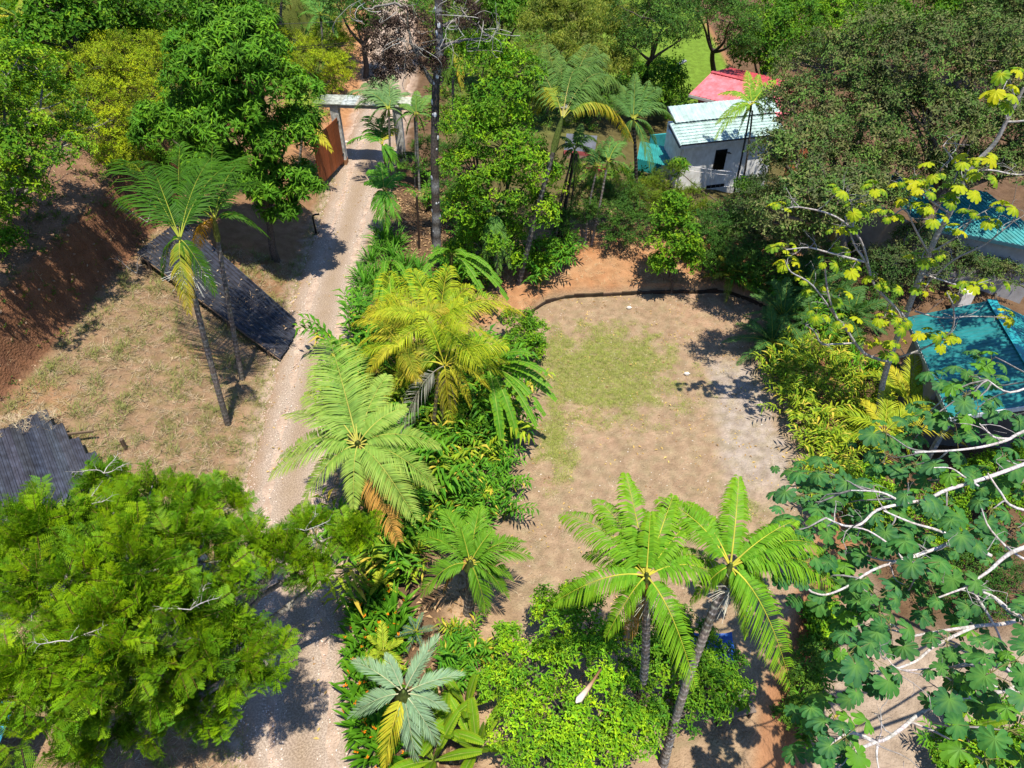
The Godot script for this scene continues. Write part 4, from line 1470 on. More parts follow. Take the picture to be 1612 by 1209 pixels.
	palm("palm_tree", "right palm of the leaning pair beside the dark roof", Vector3(-9.81, 0.90, -19.24), Vector3(-9.13, 7.19, -19.56), [[Vector3(-7.76, 6.29, -20.00), 0.42, 0], [Vector3(-8.84, 7.79, -22.41), 0.20, 0], [Vector3(-10.57, 7.69, -22.15), 0.20, 0], [Vector3(-9.97, 8.09, -22.92), 0.10, 0], [Vector3(-8.32, 7.19, -21.89), 0.30, 0], [Vector3(-11.26, 6.59, -20.85), 0.30, 0], [Vector3(-10.59, 5.29, -20.56), 0.20, 3]], {"r": 0.085, "shaft": 0.75, "sc": Color(0.24, 0.27, 0.05), "f": {"n": 50, "ll": 0.30, "lw": 0.048, "droop": 0.5, "c0": Color(0.025, 0.085, 0.006), "c1": Color(0.065, 0.155, 0.008)}})
	palm("palm_tree", "yellow fronded palm behind the left end of the gateway", Vector3(-10.87, 1.36, -33.68), Vector3(-10.10, 4.22, -33.91), [[Vector3(-9.19, 4.52, -34.89), 0.20, 0], [Vector3(-8.70, 3.42, -32.97), 0.30, 1], [Vector3(-11.25, 4.52, -35.14), 0.20, 0], [Vector3(-10.23, 5.12, -35.62), 0.10, 0], [Vector3(-11.23, 3.92, -33.50), 0.30, 0], [Vector3(-10.20, 4.82, -38.26), 0.15, 0], [Vector3(-11.39, 4.92, -37.05), 0.12, 0]], {"r": 0.07, "f": {"n": 34, "ll": 0.28, "lw": 0.07, "droop": 0.4, "c0": Color(0.08, 0.2, 0.02), "c1": Color(0.25, 0.33, 0.02)}})
	palm("palm_tree", "yellowing palm in the top left corner", Vector3(-21.10, 7.65, -31.59), Vector3(-20.49, 9.67, -31.97), [[Vector3(-19.56, 9.07, -31.94), 0.30, 1], [Vector3(-19.51, 9.57, -32.83), 0.30, 0], [Vector3(-21.95, 9.07, -31.94), 0.30, 1], [Vector3(-21.35, 8.47, -32.28), 0.30, 1], [Vector3(-20.32, 10.27, -32.94), 0.10, 0], [Vector3(-20.18, 8.47, -31.85), 0.35, 5], [Vector3(-21.12, 10.07, -31.81), 0.20, 0]], {"r": 0.1, "f": {"n": 40, "ll": 0.25, "lw": 0.09, "droop": 0.6, "c0": Color(0.14, 0.22, 0.02), "c1": Color(0.32, 0.33, 0.03)}})
	palm("palm_tree", "slender palm with pale trunk above the bush by the road", Vector3(-12.44, 2.58, -48.91), Vector3(-12.10, 5.24, -48.99), [[Vector3(-10.78, 5.04, -50.49), 0.25, 0], [Vector3(-13.72, 5.04, -49.76), 0.25, 0], [Vector3(-12.89, 6.04, -52.60), 0.10, 0], [Vector3(-11.47, 5.74, -51.46), 0.20, 0], [Vector3(-13.11, 4.34, -48.20), 0.30, 0], [Vector3(-10.95, 4.34, -47.80), 0.30, 0], [Vector3(-13.58, 5.74, -50.69), 0.20, 0]], {"r": 0.08, "tc": Color(0.42, 0.4, 0.38), "f": {"n": 34, "ll": 0.26, "lw": 0.09, "droop": 0.5, "c0": Color(0.06, 0.17, 0.03), "c1": Color(0.12, 0.24, 0.03)}})
	palm("palm_tree", "palm with an orange dying frond at the top edge", Vector3(-14.65, 4.85, -48.38), Vector3(-14.04, 6.96, -48.56), [[Vector3(-13.74, 5.76, -48.39), 0.30, 3], [Vector3(-14.82, 5.96, -46.91), 0.30, 0], [Vector3(-12.48, 6.56, -47.30), 0.30, 0], [Vector3(-15.26, 7.06, -48.12), 0.20, 0]], {"r": 0.09, "f": {"n": 34, "ll": 0.26, "lw": 0.09, "droop": 0.5}})
	# the feathery tree in the lower left
	tree("feathery_tree", "big bright green feathery tree filling the lower left corner", Vector3(-8.81, 1.17, -7.08), [[Vector3(-9.03, 6.47, -7.82), 0.97, 0.85], [Vector3(-8.32, 6.06, -8.79), 0.78, 0.85], [Vector3(-7.51, 5.76, -9.29), 0.84, 0.85], [Vector3(-6.72, 5.24, -9.74), 0.63, 0.85], [Vector3(-8.99, 5.87, -10.17), 0.34, 0.85], [Vector3(-7.89, 6.70, -6.87), 0.91, 0.85], [Vector3(-6.90, 6.61, -7.32), 0.99, 0.85], [Vector3(-6.22, 6.13, -7.98), 0.77, 0.85], [Vector3(-5.61, 5.78, -7.29), 0.63, 0.85], [Vector3(-8.17, 6.49, -5.90), 0.92, 0.85], [Vector3(-7.02, 6.38, -6.14), 0.94, 0.85], [Vector3(-6.07, 5.89, -6.45), 0.81, 0.85], [Vector3(-5.15, 5.28, -6.53), 0.57, 0.85], [Vector3(-4.62, 5.13, -6.41), 0.31, 0.85], [Vector3(-8.17, 5.94, -5.29), 0.75, 0.85], [Vector3(-7.62, 5.08, -5.84), 0.53, 0.85], [Vector3(-4.26, 5.03, -9.26), 0.53, 0.85], [Vector3(-3.45, 5.08, -9.49), 0.31, 0.85], [Vector3(-4.82, 5.17, -8.83), 0.43, 0.85], [Vector3(-4.37, 4.65, -8.66), 0.27, 0.85], [Vector3(-6.54, 5.08, -6.07), 0.47, 0.85], [Vector3(-9.93, 6.39, -8.32), 0.52, 0.85], [Vector3(-5.50, 5.49, -8.88), 0.37, 0.85], [Vector3(-7.27, 3.28, -6.07), 0.44, 0.85], [Vector3(-6.33, 3.06, -6.55), 0.45, 0.85], [Vector3(-8.18, 3.49, -5.68), 0.42, 0.85]], "feather", {"s": 0.37, "d": 4.6, "r": 0.2, "a": Color(0.75, 0.88, 0.85), "b": Color(1.6, 1.42, 0.9), "up": -0.1, "every": 3, "fork": 0.45, "bark": Color(0.42, 0.40, 0.36)})
	var dt := [Vector3(-8.72, 6.43, -10.00), Vector3(-8.49, 6.77, -8.80), Vector3(-4.43, 5.49, -9.20), Vector3(-7.20, 7.15, -5.79), Vector3(-5.60, 6.79, -6.57)]
	var dn := ["bare white twig above the top of the feathery tree", "bare white twigs at the roof side of the feathery tree", "dry twigs on the limb over the driveway", "bare twigs in the middle of the feathery crown", "pale dead twig on the right of the feathery crown"]
	for i in 5:
		twigs("bare_twigs", dn[i], dt[i], [Vector3(0.3, 0.2, -1), Vector3(1, 0.3, -0.3), Vector3(-1, 0.2, 0.1)], 0.55, 0.012, Color(0.62, 0.6, 0.56))


func thickets() -> void:
	var o := {"s": 0.5, "d": 1.6, "r": 0.05, "cat": "shrub", "m": "leaf", "a": Color(1.2, 1.25, 0.9), "b": Color(2.7, 2.3, 1.0), "up": 0.9}
	tree("vine_thicket", "yellow green vine thicket left of the mango tree", Vector3(-16.70, 5.53, -32.01), [[Vector3(-16.70, 7.51, -32.01), 1.27, 0.85], [Vector3(-15.58, 6.82, -32.46), 1.13, 0.85], [Vector3(-16.65, 7.45, -29.89), 1.10, 0.85], [Vector3(-15.88, 6.79, -31.01), 1.09, 0.85], [Vector3(-17.37, 8.08, -30.29), 1.04, 0.85], [Vector3(-15.98, 7.05, -35.00), 1.07, 0.85], [Vector3(-17.50, 7.96, -32.68), 0.83, 0.85], [Vector3(-16.64, 7.54, -34.04), 0.87, 0.85]], "weed", o)
	tree("vine_thicket", "olive vine thicket sloping down behind the left palms", Vector3(-16.08, 5.08, -27.86), [[Vector3(-16.08, 6.68, -27.86), 1.06, 0.85], [Vector3(-15.60, 5.81, -27.76), 0.93, 0.85], [Vector3(-15.52, 6.14, -29.52), 1.07, 0.85], [Vector3(-16.65, 7.29, -28.25), 1.01, 0.85], [Vector3(-15.52, 5.04, -27.83), 0.68, 0.85], [Vector3(-15.75, 5.81, -26.57), 0.65, 0.85]], "weed", o)
	tree("vine_thicket", "sunlit vine thicket below the upper power cable", Vector3(-15.73, 5.06, -35.38), [[Vector3(-15.73, 6.84, -35.38), 1.09, 0.85], [Vector3(-15.52, 6.80, -37.95), 0.96, 0.85], [Vector3(-15.34, 6.24, -35.02), 0.91, 0.85]], "weed", o)
	tree("round_bush", "rounded yellow green bush left of the gateway lintel", Vector3(-11.78, 1.91, -44.69), [[Vector3(-11.78, 3.29, -44.69), 1.62, 0.85], [Vector3(-10.81, 2.57, -45.02), 1.02, 0.85], [Vector3(-12.99, 3.66, -44.91), 1.38, 0.85], [Vector3(-10.81, 2.69, -47.33), 0.89, 0.85]], "weed", o)
	tree("round_bush", "bright low bush beside the road above the gateway", Vector3(-10.91, 2.08, -49.46), [[Vector3(-10.91, 3.08, -49.46), 1.00, 0.85], [Vector3(-11.90, 3.52, -49.57), 1.08, 0.85], [Vector3(-13.84, 4.02, -46.73), 1.18, 0.85]], "weed", o)
	tree("mango_bush", "small dark leaved bush left of the mango tree foot", Vector3(-14.42, 2.59, -29.57), [[Vector3(-14.42, 4.14, -29.57), 0.95, 0.85], [Vector3(-13.75, 4.11, -30.94), 0.98, 0.85], [Vector3(-15.13, 4.65, -30.06), 0.78, 0.85]], "mango", {"s": 0.46, "d": 1.6, "r": 0.06, "cat": "shrub"})


func centre_palms() -> void:
	var coco := {"n": 72, "ll": 0.27, "lw": 0.034, "droop": 0.95, "ang": 0.38, "miss": 0.03, "young": 0, "c0": Color(0.075, 0.22, 0.012), "c1": Color(0.21, 0.36, 0.015), "rc": Color(0.46, 0.43, 0.05), "rr": 0.026}
	palm("coconut_palm", "big pale fronded coconut palm in the middle hedge beside the driveway", Vector3(-4.15, 0.52, -13.16), Vector3(-3.98, 4.62, -12.59), [[Vector3(-6.35, 3.72, -12.23), 0.26, 0], [Vector3(-5.44, 3.42, -11.38), 0.30, 0], [Vector3(-4.01, 3.62, -11.26), 0.30, 0], [Vector3(-2.44, 3.32, -11.13), 0.28, 0], [Vector3(-2.97, 2.62, -10.97), 0.20, 2], [Vector3(-1.96, 3.92, -13.13), 0.30, 0], [Vector3(-1.95, 3.32, -12.13), 0.30, 0], [Vector3(-5.55, 4.92, -15.32), 0.28, 0], [Vector3(-6.13, 4.42, -13.85), 0.28, 0], [Vector3(-4.26, 5.42, -14.28), 0.12, 0], [Vector3(-3.40, 5.22, -14.56), 0.20, 0], [Vector3(-5.68, 4.82, -14.18), 0.30, 0], [Vector3(-5.32, 5.12, -16.22), 0.30, 0], [Vector3(-6.27, 3.72, -12.90), 0.30, 0], [Vector3(-2.78, 5.02, -13.52), 0.25, 0]], {"r": 0.16, "f": {"n": 74, "ll": 0.27, "lw": 0.042, "droop": 0.3, "ang": 0.5, "c0": Color(0.13, 0.25, 0.035), "c1": Color(0.3, 0.38, 0.07), "rc": Color(0.42, 0.4, 0.08), "rr": 0.026}})
	palm("coconut_palm", "left of the two bright coconut palms in the lower right yard", Vector3(2.96, 0.00, -7.12), Vector3(2.45, 6.76, -7.29), [[Vector3(1.04, 6.26, -9.06), 0.26, 0], [Vector3(1.69, 6.76, -9.02), 0.24, 0], [Vector3(2.19, 7.56, -9.01), 0.10, 0], [Vector3(0.80, 5.76, -7.32), 0.28, 0], [Vector3(1.76, 5.46, -6.75), 0.26, 0], [Vector3(3.39, 5.06, -5.99), 0.24, 0], [Vector3(4.01, 6.06, -8.05), 0.36, 0], [Vector3(3.38, 7.06, -8.26), 0.20, 0], [Vector3(4.28, 5.76, -7.65), 0.40, 0], [Vector3(1.46, 5.96, -8.29), 0.20, 0], [Vector3(2.51, 7.66, -8.02), 0.05, 0], [Vector3(3.14, 7.16, -8.81), 0.20, 0], [Vector3(2.31, 4.46, -7.22), 0.22, 2]], {"r": 0.1, "tc": Color(0.3, 0.28, 0.25), "ring": Color(0.62, 0.6, 0.56), "flower": 0.5, "shaft": 0.45, "f": coco})
	palm("coconut_palm", "right of the two bright coconut palms in the lower right yard", Vector3(3.60, 0.00, -6.47), Vector3(3.94, 7.00, -7.33), [[Vector3(4.29, 7.70, -8.82), 0.12, 0], [Vector3(2.89, 6.90, -8.93), 0.26, 0], [Vector3(3.37, 7.10, -8.68), 0.24, 0], [Vector3(6.01, 6.40, -8.13), 0.34, 0], [Vector3(5.31, 7.20, -8.18), 0.20, 0], [Vector3(6.25, 5.90, -7.69), 0.34, 0], [Vector3(5.14, 5.10, -6.03), 0.26, 0], [Vector3(4.38, 5.60, -6.70), 0.26, 0], [Vector3(3.41, 5.80, -7.29), 0.28, 0], [Vector3(4.95, 5.80, -7.53), 0.30, 0], [Vector3(5.02, 6.50, -7.66), 0.25, 0]], {"r": 0.1, "tc": Color(0.3, 0.28, 0.25), "ring": Color(0.62, 0.6, 0.56), "flower": 0.55, "shaft": 0.45, "f": coco})
	palm("feather_palm", "glossy green short palm casting a spiky shadow in the middle bed", Vector3(-1.24, 0.20, -10.33), Vector3(-1.06, 2.61, -10.35), [[Vector3(-0.85, 3.11, -11.67), 0.20, 0], [Vector3(-2.36, 1.51, -10.12), 0.38, 0], [Vector3(-1.77, 3.01, -11.64), 0.25, 0], [Vector3(0.27, 2.31, -11.20), 0.30, 0], [Vector3(0.00, 1.71, -10.43), 0.34, 0], [Vector3(-0.10, 1.41, -10.09), 0.32, 0], [Vector3(-0.66, 1.21, -9.78), 0.30, 0], [Vector3(-1.91, 2.71, -10.95), 0.30, 0], [Vector3(-0.50, 3.21, -10.89), 0.15, 0], [Vector3(-1.31, 3.41, -10.93), 0.10, 0], [Vector3(-2.56, 2.31, -11.34), 0.32, 0], [Vector3(-1.79, 1.31, -10.34), 0.40, 2], [Vector3(0.49, 1.91, -11.02), 0.32, 0]], {"r": 0.15, "f": {"n": 56, "ll": 0.36, "lw": 0.045, "droop": 0.35, "ang": 0.75, "vee": 0.3, "c0": Color(0.06, 0.17, 0.01), "c1": Color(0.15, 0.29, 0.02), "rc": Color(0.42, 0.4, 0.05)}})
	palm("blue_palm", "grey green stiff palm at the bottom of the driveway hedge", Vector3(-2.49, 0.47, -6.79), Vector3(-2.31, 2.99, -6.85), [[Vector3(-3.51, 2.89, -7.60), 0.20, 0], [Vector3(-3.58, 2.09, -6.70), 0.24, 0], [Vector3(-2.76, 1.59, -5.86), 0.20, 1], [Vector3(-1.61, 1.79, -6.25), 0.24, 0], [Vector3(-1.08, 2.99, -7.24), 0.16, 0], [Vector3(-1.60, 3.59, -7.79), 0.12, 0], [Vector3(-2.70, 3.49, -7.44), 0.10, 0], [Vector3(-1.40, 2.29, -6.78), 0.26, 0], [Vector3(-1.82, 3.59, -7.42), 0.12, 0], [Vector3(-3.45, 2.09, -6.76), 0.20, 0], [Vector3(-2.09, 1.59, -6.02), 0.20, 0]], {"r": 0.17, "f": {"n": 66, "ll": 0.3, "lw": 0.04, "droop": 0.12, "ang": 0.95, "vee": 0.25, "c0": Color(0.15, 0.25, 0.13), "c1": Color(0.25, 0.36, 0.22), "rc": Color(0.42, 0.42, 0.25)}})
	# the yellow areca clump
	var gold := {"n": 46, "ll": 0.36, "lw": 0.028, "droop": 0.75, "ang": 0.7, "c0": Color(0.14, 0.27, 0.012), "c1": Color(0.46, 0.45, 0.02), "rc": Color(0.55, 0.48, 0.04), "vee": 0.35, "t0": 0.22}
	palm("areca_palm", "golden areca palm stem at the back of the middle clump", Vector3(-2.65, 0.28, -18.47), Vector3(-2.32, 4.28, -17.77), [[Vector3(-3.25, 5.18, -19.84), 0.15, 0], [Vector3(-2.10, 5.28, -19.87), 0.12, 0], [Vector3(-1.37, 4.88, -19.36), 0.20, 0], [Vector3(-4.06, 4.58, -19.36), 0.30, 0], [Vector3(-0.80, 4.08, -18.99), 0.34, 1], [Vector3(0.25, 3.98, -19.02), 0.36, 1], [Vector3(-4.90, 4.08, -18.71), 0.36, 1], [Vector3(-4.28, 3.68, -18.38), 0.40, 5], [Vector3(-0.54, 3.38, -18.25), 0.40, 1], [Vector3(-1.60, 5.18, -18.22), 0.10, 0], [Vector3(-2.78, 5.18, -18.74), 0.10, 0]], {"r": 0.07, "stems": 3, "extra": 7, "gold": 1, "ring": Color(0.4, 0.4, 0.1), "tc": Color(0.25, 0.27, 0.06), "f": gold})
	palm("areca_palm", "golden areca palm stem hanging yellow fronds toward the viewer", Vector3(-2.19, 0.21, -16.66), Vector3(-2.06, 3.91, -16.51), [[Vector3(-1.98, 2.01, -15.94), 0.42, 1], [Vector3(-0.72, 2.91, -16.54), 0.42, 1], [Vector3(-4.17, 2.31, -16.36), 0.44, 5], [Vector3(-3.58, 3.61, -17.33), 0.40, 5], [Vector3(-0.33, 3.01, -17.09), 0.40, 0], [Vector3(-1.69, 4.51, -18.13), 0.15, 0], [Vector3(-2.82, 4.51, -17.96), 0.20, 0], [Vector3(-3.34, 3.01, -16.79), 0.42, 0], [Vector3(-1.32, 2.51, -16.15), 0.44, 1], [Vector3(-3.57, 2.01, -15.25), 0.30, 4], [Vector3(-2.15, 2.31, -16.36), 0.45, 5]], {"r": 0.07, "stems": 3, "flower": 0.9, "flc": Color(0.06, 0.045, 0.035), "ring": Color(0.4, 0.4, 0.1), "extra": 7, "gold": 1, "tc": Color(0.2, 0.17, 0.12), "f": gold})
	palm("areca_palm", "golden areca palm stem leaning over the driveway edge", Vector3(-3.75, 0.48, -18.25), Vector3(-3.49, 3.88, -17.46), [[Vector3(-5.04, 3.18, -18.23), 0.42, 1], [Vector3(-4.69, 4.08, -19.41), 0.30, 1], [Vector3(-5.20, 3.68, -18.88), 0.38, 1], [Vector3(-3.77, 4.58, -19.24), 0.15, 0], [Vector3(-3.01, 4.48, -18.85), 0.15, 0], [Vector3(-4.46, 2.78, -17.35), 0.42, 5], [Vector3(-3.40, 2.58, -16.95), 0.40, 0], [Vector3(-4.19, 4.78, -20.25), 0.10, 0]], {"r": 0.06, "stems": 2, "extra": 6, "gold": 1, "ring": Color(0.4, 0.4, 0.1), "tc": Color(0.25, 0.27, 0.06), "f": gold})
	# young betel palms along the drive
	var betel := {"n": 20, "ll": 0.42, "lw": 0.11, "droop": 0.4, "ang": 0.85, "vee": 0.1, "c0": Color(0.04, 0.17, 0.015), "c1": Color(0.12, 0.28, 0.02), "rc": Color(0.35, 0.36, 0.05), "miss": 0.0}
	palm("betel_palm", "young broad leaved palm on the driveway edge before the gate", Vector3(-5.94, 0.88, -29.01), Vector3(-5.65, 3.34, -29.07), [[Vector3(-6.57, 3.44, -29.66), 0.28, 0], [Vector3(-4.40, 3.14, -29.65), 0.34, 0], [Vector3(-6.31, 2.64, -28.76), 0.36, 0], [Vector3(-6.07, 2.34, -28.16), 0.34, 0], [Vector3(-4.97, 2.34, -27.94), 0.34, 0], [Vector3(-5.53, 2.14, -27.73), 0.32, 0], [Vector3(-5.82, 4.14, -30.02), 0.08, 0], [Vector3(-4.87, 3.74, -29.98), 0.20, 0], [Vector3(-6.34, 3.84, -30.02), 0.20, 0], [Vector3(-5.38, 2.44, -29.01), 0.40, 1]], {"r": 0.06, "f": betel})
	palm("betel_palm", "taller young palm with one yellow leaf behind the first", Vector3(-6.39, 0.98, -33.76), Vector3(-6.36, 3.40, -33.76), [[Vector3(-8.17, 3.10, -34.61), 0.32, 0], [Vector3(-7.26, 3.90, -36.09), 0.20, 0], [Vector3(-6.01, 3.10, -35.70), 0.40, 1], [Vector3(-5.93, 2.30, -33.29), 0.34, 0], [Vector3(-6.36, 4.10, -35.83), 0.08, 0], [Vector3(-5.63, 2.40, -33.51), 0.36, 0], [Vector3(-7.37, 3.60, -35.05), 0.25, 0]], {"r": 0.06, "tc": Color(0.2, 0.12, 0.08), "f": betel})
	palm("palm_tree", "feathery palm standing before the gateway lintel", Vector3(-6.20, 0.98, -33.76), Vector3(-5.86, 5.12, -33.82), [[Vector3(-7.97, 5.02, -35.73), 0.30, 0], [Vector3(-7.26, 5.52, -36.24), 0.18, 0], [Vector3(-6.69, 5.82, -36.07), 0.10, 0], [Vector3(-5.15, 5.12, -35.62), 0.28, 0], [Vector3(-7.65, 4.62, -35.13), 0.34, 0], [Vector3(-7.01, 4.22, -34.23), 0.36, 0], [Vector3(-5.16, 4.22, -34.39), 0.36, 0], [Vector3(-5.90, 6.02, -35.66), 0.05, 0], [Vector3(-6.38, 4.02, -34.02), 0.36, 0], [Vector3(-7.39, 4.92, -35.32), 0.34, 0], [Vector3(-5.47, 4.82, -34.93), 0.34, 0], [Vector3(-6.67, 5.32, -35.07), 0.25, 0], [Vector3(-5.61, 5.52, -35.36), 0.20, 0]], {"r": 0.06, "f": {"n": 40, "ll": 0.36, "lw": 0.07, "droop": 0.4, "c0": Color(0.08, 0.17, 0.05), "c1": Color(0.19, 0.28, 0.1)}})
	palm("palm_tree", "palm beside the right gateway post", Vector3(-4.77, 0.94, -33.82), Vector3(-4.58, 4.87, -33.84), [[Vector3(-5.68, 4.27, -34.11), 0.34, 0], [Vector3(-5.14, 3.87, -33.86), 0.36, 0], [Vector3(-3.78, 4.77, -34.74), 0.30, 0], [Vector3(-3.60, 4.17, -34.21), 0.36, 0], [Vector3(-4.29, 3.87, -34.01), 0.36, 0], [Vector3(-4.58, 5.67, -34.53), 0.08, 0], [Vector3(-5.36, 5.17, -34.25), 0.25, 0], [Vector3(-3.94, 5.37, -34.94), 0.18, 0]], {"r": 0.06, "stems": 2, "tc": Color(0.36, 0.37, 0.35), "f": {"n": 40, "ll": 0.36, "lw": 0.07, "droop": 0.4, "c0": Color(0.06, 0.16, 0.03), "c1": Color(0.17, 0.27, 0.05)}})
	palm("palm_tree", "drooping dark palm right of the tall bare trunk", Vector3(-3.43, 0.94, -41.99), Vector3(-3.19, 5.43, -42.01), [[Vector3(-2.30, 4.43, -41.94), 0.40, 0], [Vector3(-3.81, 3.53, -41.00), 0.30, 0], [Vector3(-2.79, 3.53, -40.80), 0.30, 5], [Vector3(-2.01, 5.03, -42.21), 0.40, 0], [Vector3(-4.04, 4.43, -42.48), 0.40, 0], [Vector3(-3.55, 5.93, -42.00), 0.15, 0], [Vector3(-2.52, 5.93, -42.58), 0.20, 0]], {"r": 0.08, "f": {"n": 36, "ll": 0.27, "lw": 0.07, "droop": 0.7, "c0": Color(0.05, 0.14, 0.02), "c1": Color(0.14, 0.22, 0.02)}})
	palm("young_palm", "young palm with one pale broken frond left of the leaning trunk", Vector3(-0.65, 0.66, -25.34), Vector3(-0.75, 4.27, -25.34), [[Vector3(0.52, 4.27, -27.05), 0.36, 0], [Vector3(-1.26, 3.87, -25.82), 0.45, 4], [Vector3(-0.51, 2.07, -24.31), 0.20, 0], [Vector3(-1.11, 2.07, -24.64), 0.20, 0], [Vector3(-0.08, 2.27, -24.57), 0.22, 0], [Vector3(-1.69, 4.67, -26.43), 0.20, 0], [Vector3(0.24, 3.37, -26.20), 0.40, 0]], {"r": 0.07, "spear": 1.6, "f": {"n": 34, "ll": 0.24, "lw": 0.07, "droop": 0.6, "c0": Color(0.06, 0.17, 0.03), "c1": Color(0.16, 0.28, 0.05)}})
	palm("king_palm", "tallest palm with arching drooping fronds and a green crownshaft", Vector3(0.25, 0.74, -25.71), Vector3(1.82, 7.95, -25.60), [[Vector3(0.24, 8.25, -30.99), 0.20, 0], [Vector3(0.93, 6.85, -28.73), 0.50, 5], [Vector3(1.92, 8.90, -29.38), 0.06, 0], [Vector3(3.28, 8.85, -30.98), 0.10, 0], [Vector3(3.65, 8.55, -30.67), 0.16, 0], [Vector3(4.42, 7.65, -29.32), 0.38, 0], [Vector3(2.88, 7.25, -29.30), 0.60, 0], [Vector3(4.70, 6.35, -27.29), 0.42, 5], [Vector3(3.92, 6.95, -28.08), 0.42, 0], [Vector3(2.32, 6.65, -28.58), 0.50, 4], [Vector3(1.41, 8.85, -30.98), 0.08, 0]], {"r": 0.12, "shaft": 1.3, "sc": Color(0.2, 0.28, 0.06), "tc": Color(0.2, 0.18, 0.16), "step": 0.22, "f": {"n": 70, "ll": 0.25, "lw": 0.05, "droop": 1.1, "ang": 0.4, "c0": Color(0.06, 0.14, 0.025), "c1": Color(0.14, 0.22, 0.045), "rc": Color(0.4, 0.36, 0.1)}})
	palm("palm_tree", "dark feathery palm left of the turquoise lean-to", Vector3(5.92, 1.28, -30.86), Vector3(5.33, 5.76, -30.96), [[Vector3(5.46, 7.16, -32.59), 0.00, 0], [Vector3(6.78, 6.26, -33.43), 0.18, 0], [Vector3(6.99, 5.66, -32.70), 0.30, 0], [Vector3(7.41, 5.16, -32.33), 0.34, 0], [Vector3(6.62, 4.36, -31.40), 0.34, 0], [Vector3(6.47, 3.36, -30.26), 0.20, 0], [Vector3(4.66, 5.46, -32.02), 0.34, 0], [Vector3(4.86, 4.36, -30.72), 0.36, 0], [Vector3(4.50, 6.16, -32.75), 0.20, 0], [Vector3(6.21, 6.56, -33.38), 0.10, 0], [Vector3(4.99, 6.56, -32.81), 0.10, 0]], {"r": 0.09, "tc": Color(0.10, 0.08, 0.07), "f": {"n": 54, "ll": 0.28, "lw": 0.045, "droop": 0.7, "c0": Color(0.05, 0.14, 0.03), "c1": Color(0.13, 0.22, 0.05)}})
	var thin := {"n": 36, "ll": 0.26, "lw": 0.06, "droop": 0.5, "c0": Color(0.05, 0.15, 0.03), "c1": Color(0.15, 0.25, 0.05)}
	palm("slender_palm", "left of the two thin white trunked palms behind the yard", Vector3(3.34, 1.02, -28.37), Vector3(3.58, 4.80, -28.34), [[Vector3(2.61, 4.30, -29.42), 0.40, 0], [Vector3(3.09, 5.00, -29.79), 0.30, 0], [Vector3(4.44, 4.20, -29.63), 0.40, 0], [Vector3(3.35, 3.30, -29.14), 0.30, 0], [Vector3(3.94, 5.30, -29.75), 0.10, 0], [Vector3(2.77, 3.70, -29.25), 0.40, 0]], {"r": 0.05, "tc": Color(0.35, 0.3, 0.27), "ring": Color(0.6, 0.57, 0.54), "f": thin})
	palm("slender_palm", "right of the two thin white trunked palms behind the yard", Vector3(3.60, 1.01, -28.34), Vector3(4.01, 5.03, -28.28), [[Vector3(4.96, 4.53, -29.56), 0.40, 0], [Vector3(5.49, 3.23, -29.29), 0.30, 0], [Vector3(4.24, 5.53, -29.68), 0.15, 0], [Vector3(3.70, 4.83, -29.67), 0.40, 0], [Vector3(4.94, 5.13, -29.96), 0.30, 0], [Vector3(4.75, 3.33, -29.09), 0.30, 0]], {"r": 0.055, "tc": Color(0.35, 0.3, 0.27), "ring": Color(0.6, 0.57, 0.54), "f": thin})
	palm("palm_tree", "bright palm standing in front of the mint roof", Vector3(10.87, 1.19, -32.12), Vector3(10.78, 5.95, -32.16), [[Vector3(10.71, 6.95, -33.47), 0.05, 0], [Vector3(12.05, 6.55, -33.57), 0.15, 0], [Vector3(9.53, 6.05, -33.21), 0.30, 0], [Vector3(9.29, 5.15, -31.99), 0.34, 0], [Vector3(9.18, 4.65, -31.41), 0.30, 0], [Vector3(10.43, 4.55, -32.08), 0.34, 0], [Vector3(12.17, 5.95, -33.49), 0.30, 0], [Vector3(11.68, 4.95, -32.86), 0.40, 0], [Vector3(11.32, 6.75, -33.65), 0.10, 0]], {"r": 0.05, "stems": 2, "tc": Color(0.1, 0.09, 0.08), "ring": Color(0.2, 0.19, 0.18), "f": {"n": 44, "ll": 0.26, "lw": 0.06, "droop": 0.6, "c0": Color(0.09, 0.23, 0.02), "c1": Color(0.28, 0.37, 0.03), "rc": Color(0.5, 0.48, 0.05)}})
	# bananas in the middle hedge
	rng.seed = 77
	banana("banana plant reaching over the dirt yard from the golden palms", Vector3(-0.82, 0.02, -18.08), 2.5, [[Vector3(1.42, 2.39, -16.56), .34, 0],[Vector3(1.06, 1.98, -16.26), .34, 0],[Vector3(1.24, 2.89, -16.56), .34, 0],[Vector3(0.79, 1.80, -15.95), .34, 0],[Vector3(1.11, 3.38, -16.67), .34, 0],[Vector3(0.68, 3.79, -17.11), .34, 0],[Vector3(0.19, 1.28, -15.94), .34, 0],[Vector3(-0.12, 3.97, -16.88), .34, 0],[Vector3(-1.31, 3.27, -16.49), .34, 0],[Vector3(-0.33, 1.18, -15.75), .34, 0]], {"w": 0.2, "c": Color(0.06, 0.185, 0.012), "c2": Color(0.14, 0.28, 0.015)})
	banana("banana plant behind the golden palms at the hedge top", Vector3(-2.45, 0.58, -24.75), 2.2, [[Vector3(-0.77, 2.72, -23.63), .34, 0],[Vector3(-0.40, 2.14, -23.62), .34, 0],[Vector3(-1.02, 1.84, -22.96), .34, 0],[Vector3(-2.79, 3.65, -23.29), .34, 0],[Vector3(-1.71, 3.53, -23.26), .34, 0],[Vector3(-3.52, 2.90, -22.71), .34, 0],[Vector3(-0.15, 1.64, -23.15), .34, 0],[Vector3(-3.17, 3.49, -23.32), .34, 0]], {"w": 0.2, "c": Color(0.06, 0.185, 0.012), "c2": Color(0.14, 0.28, 0.015)})
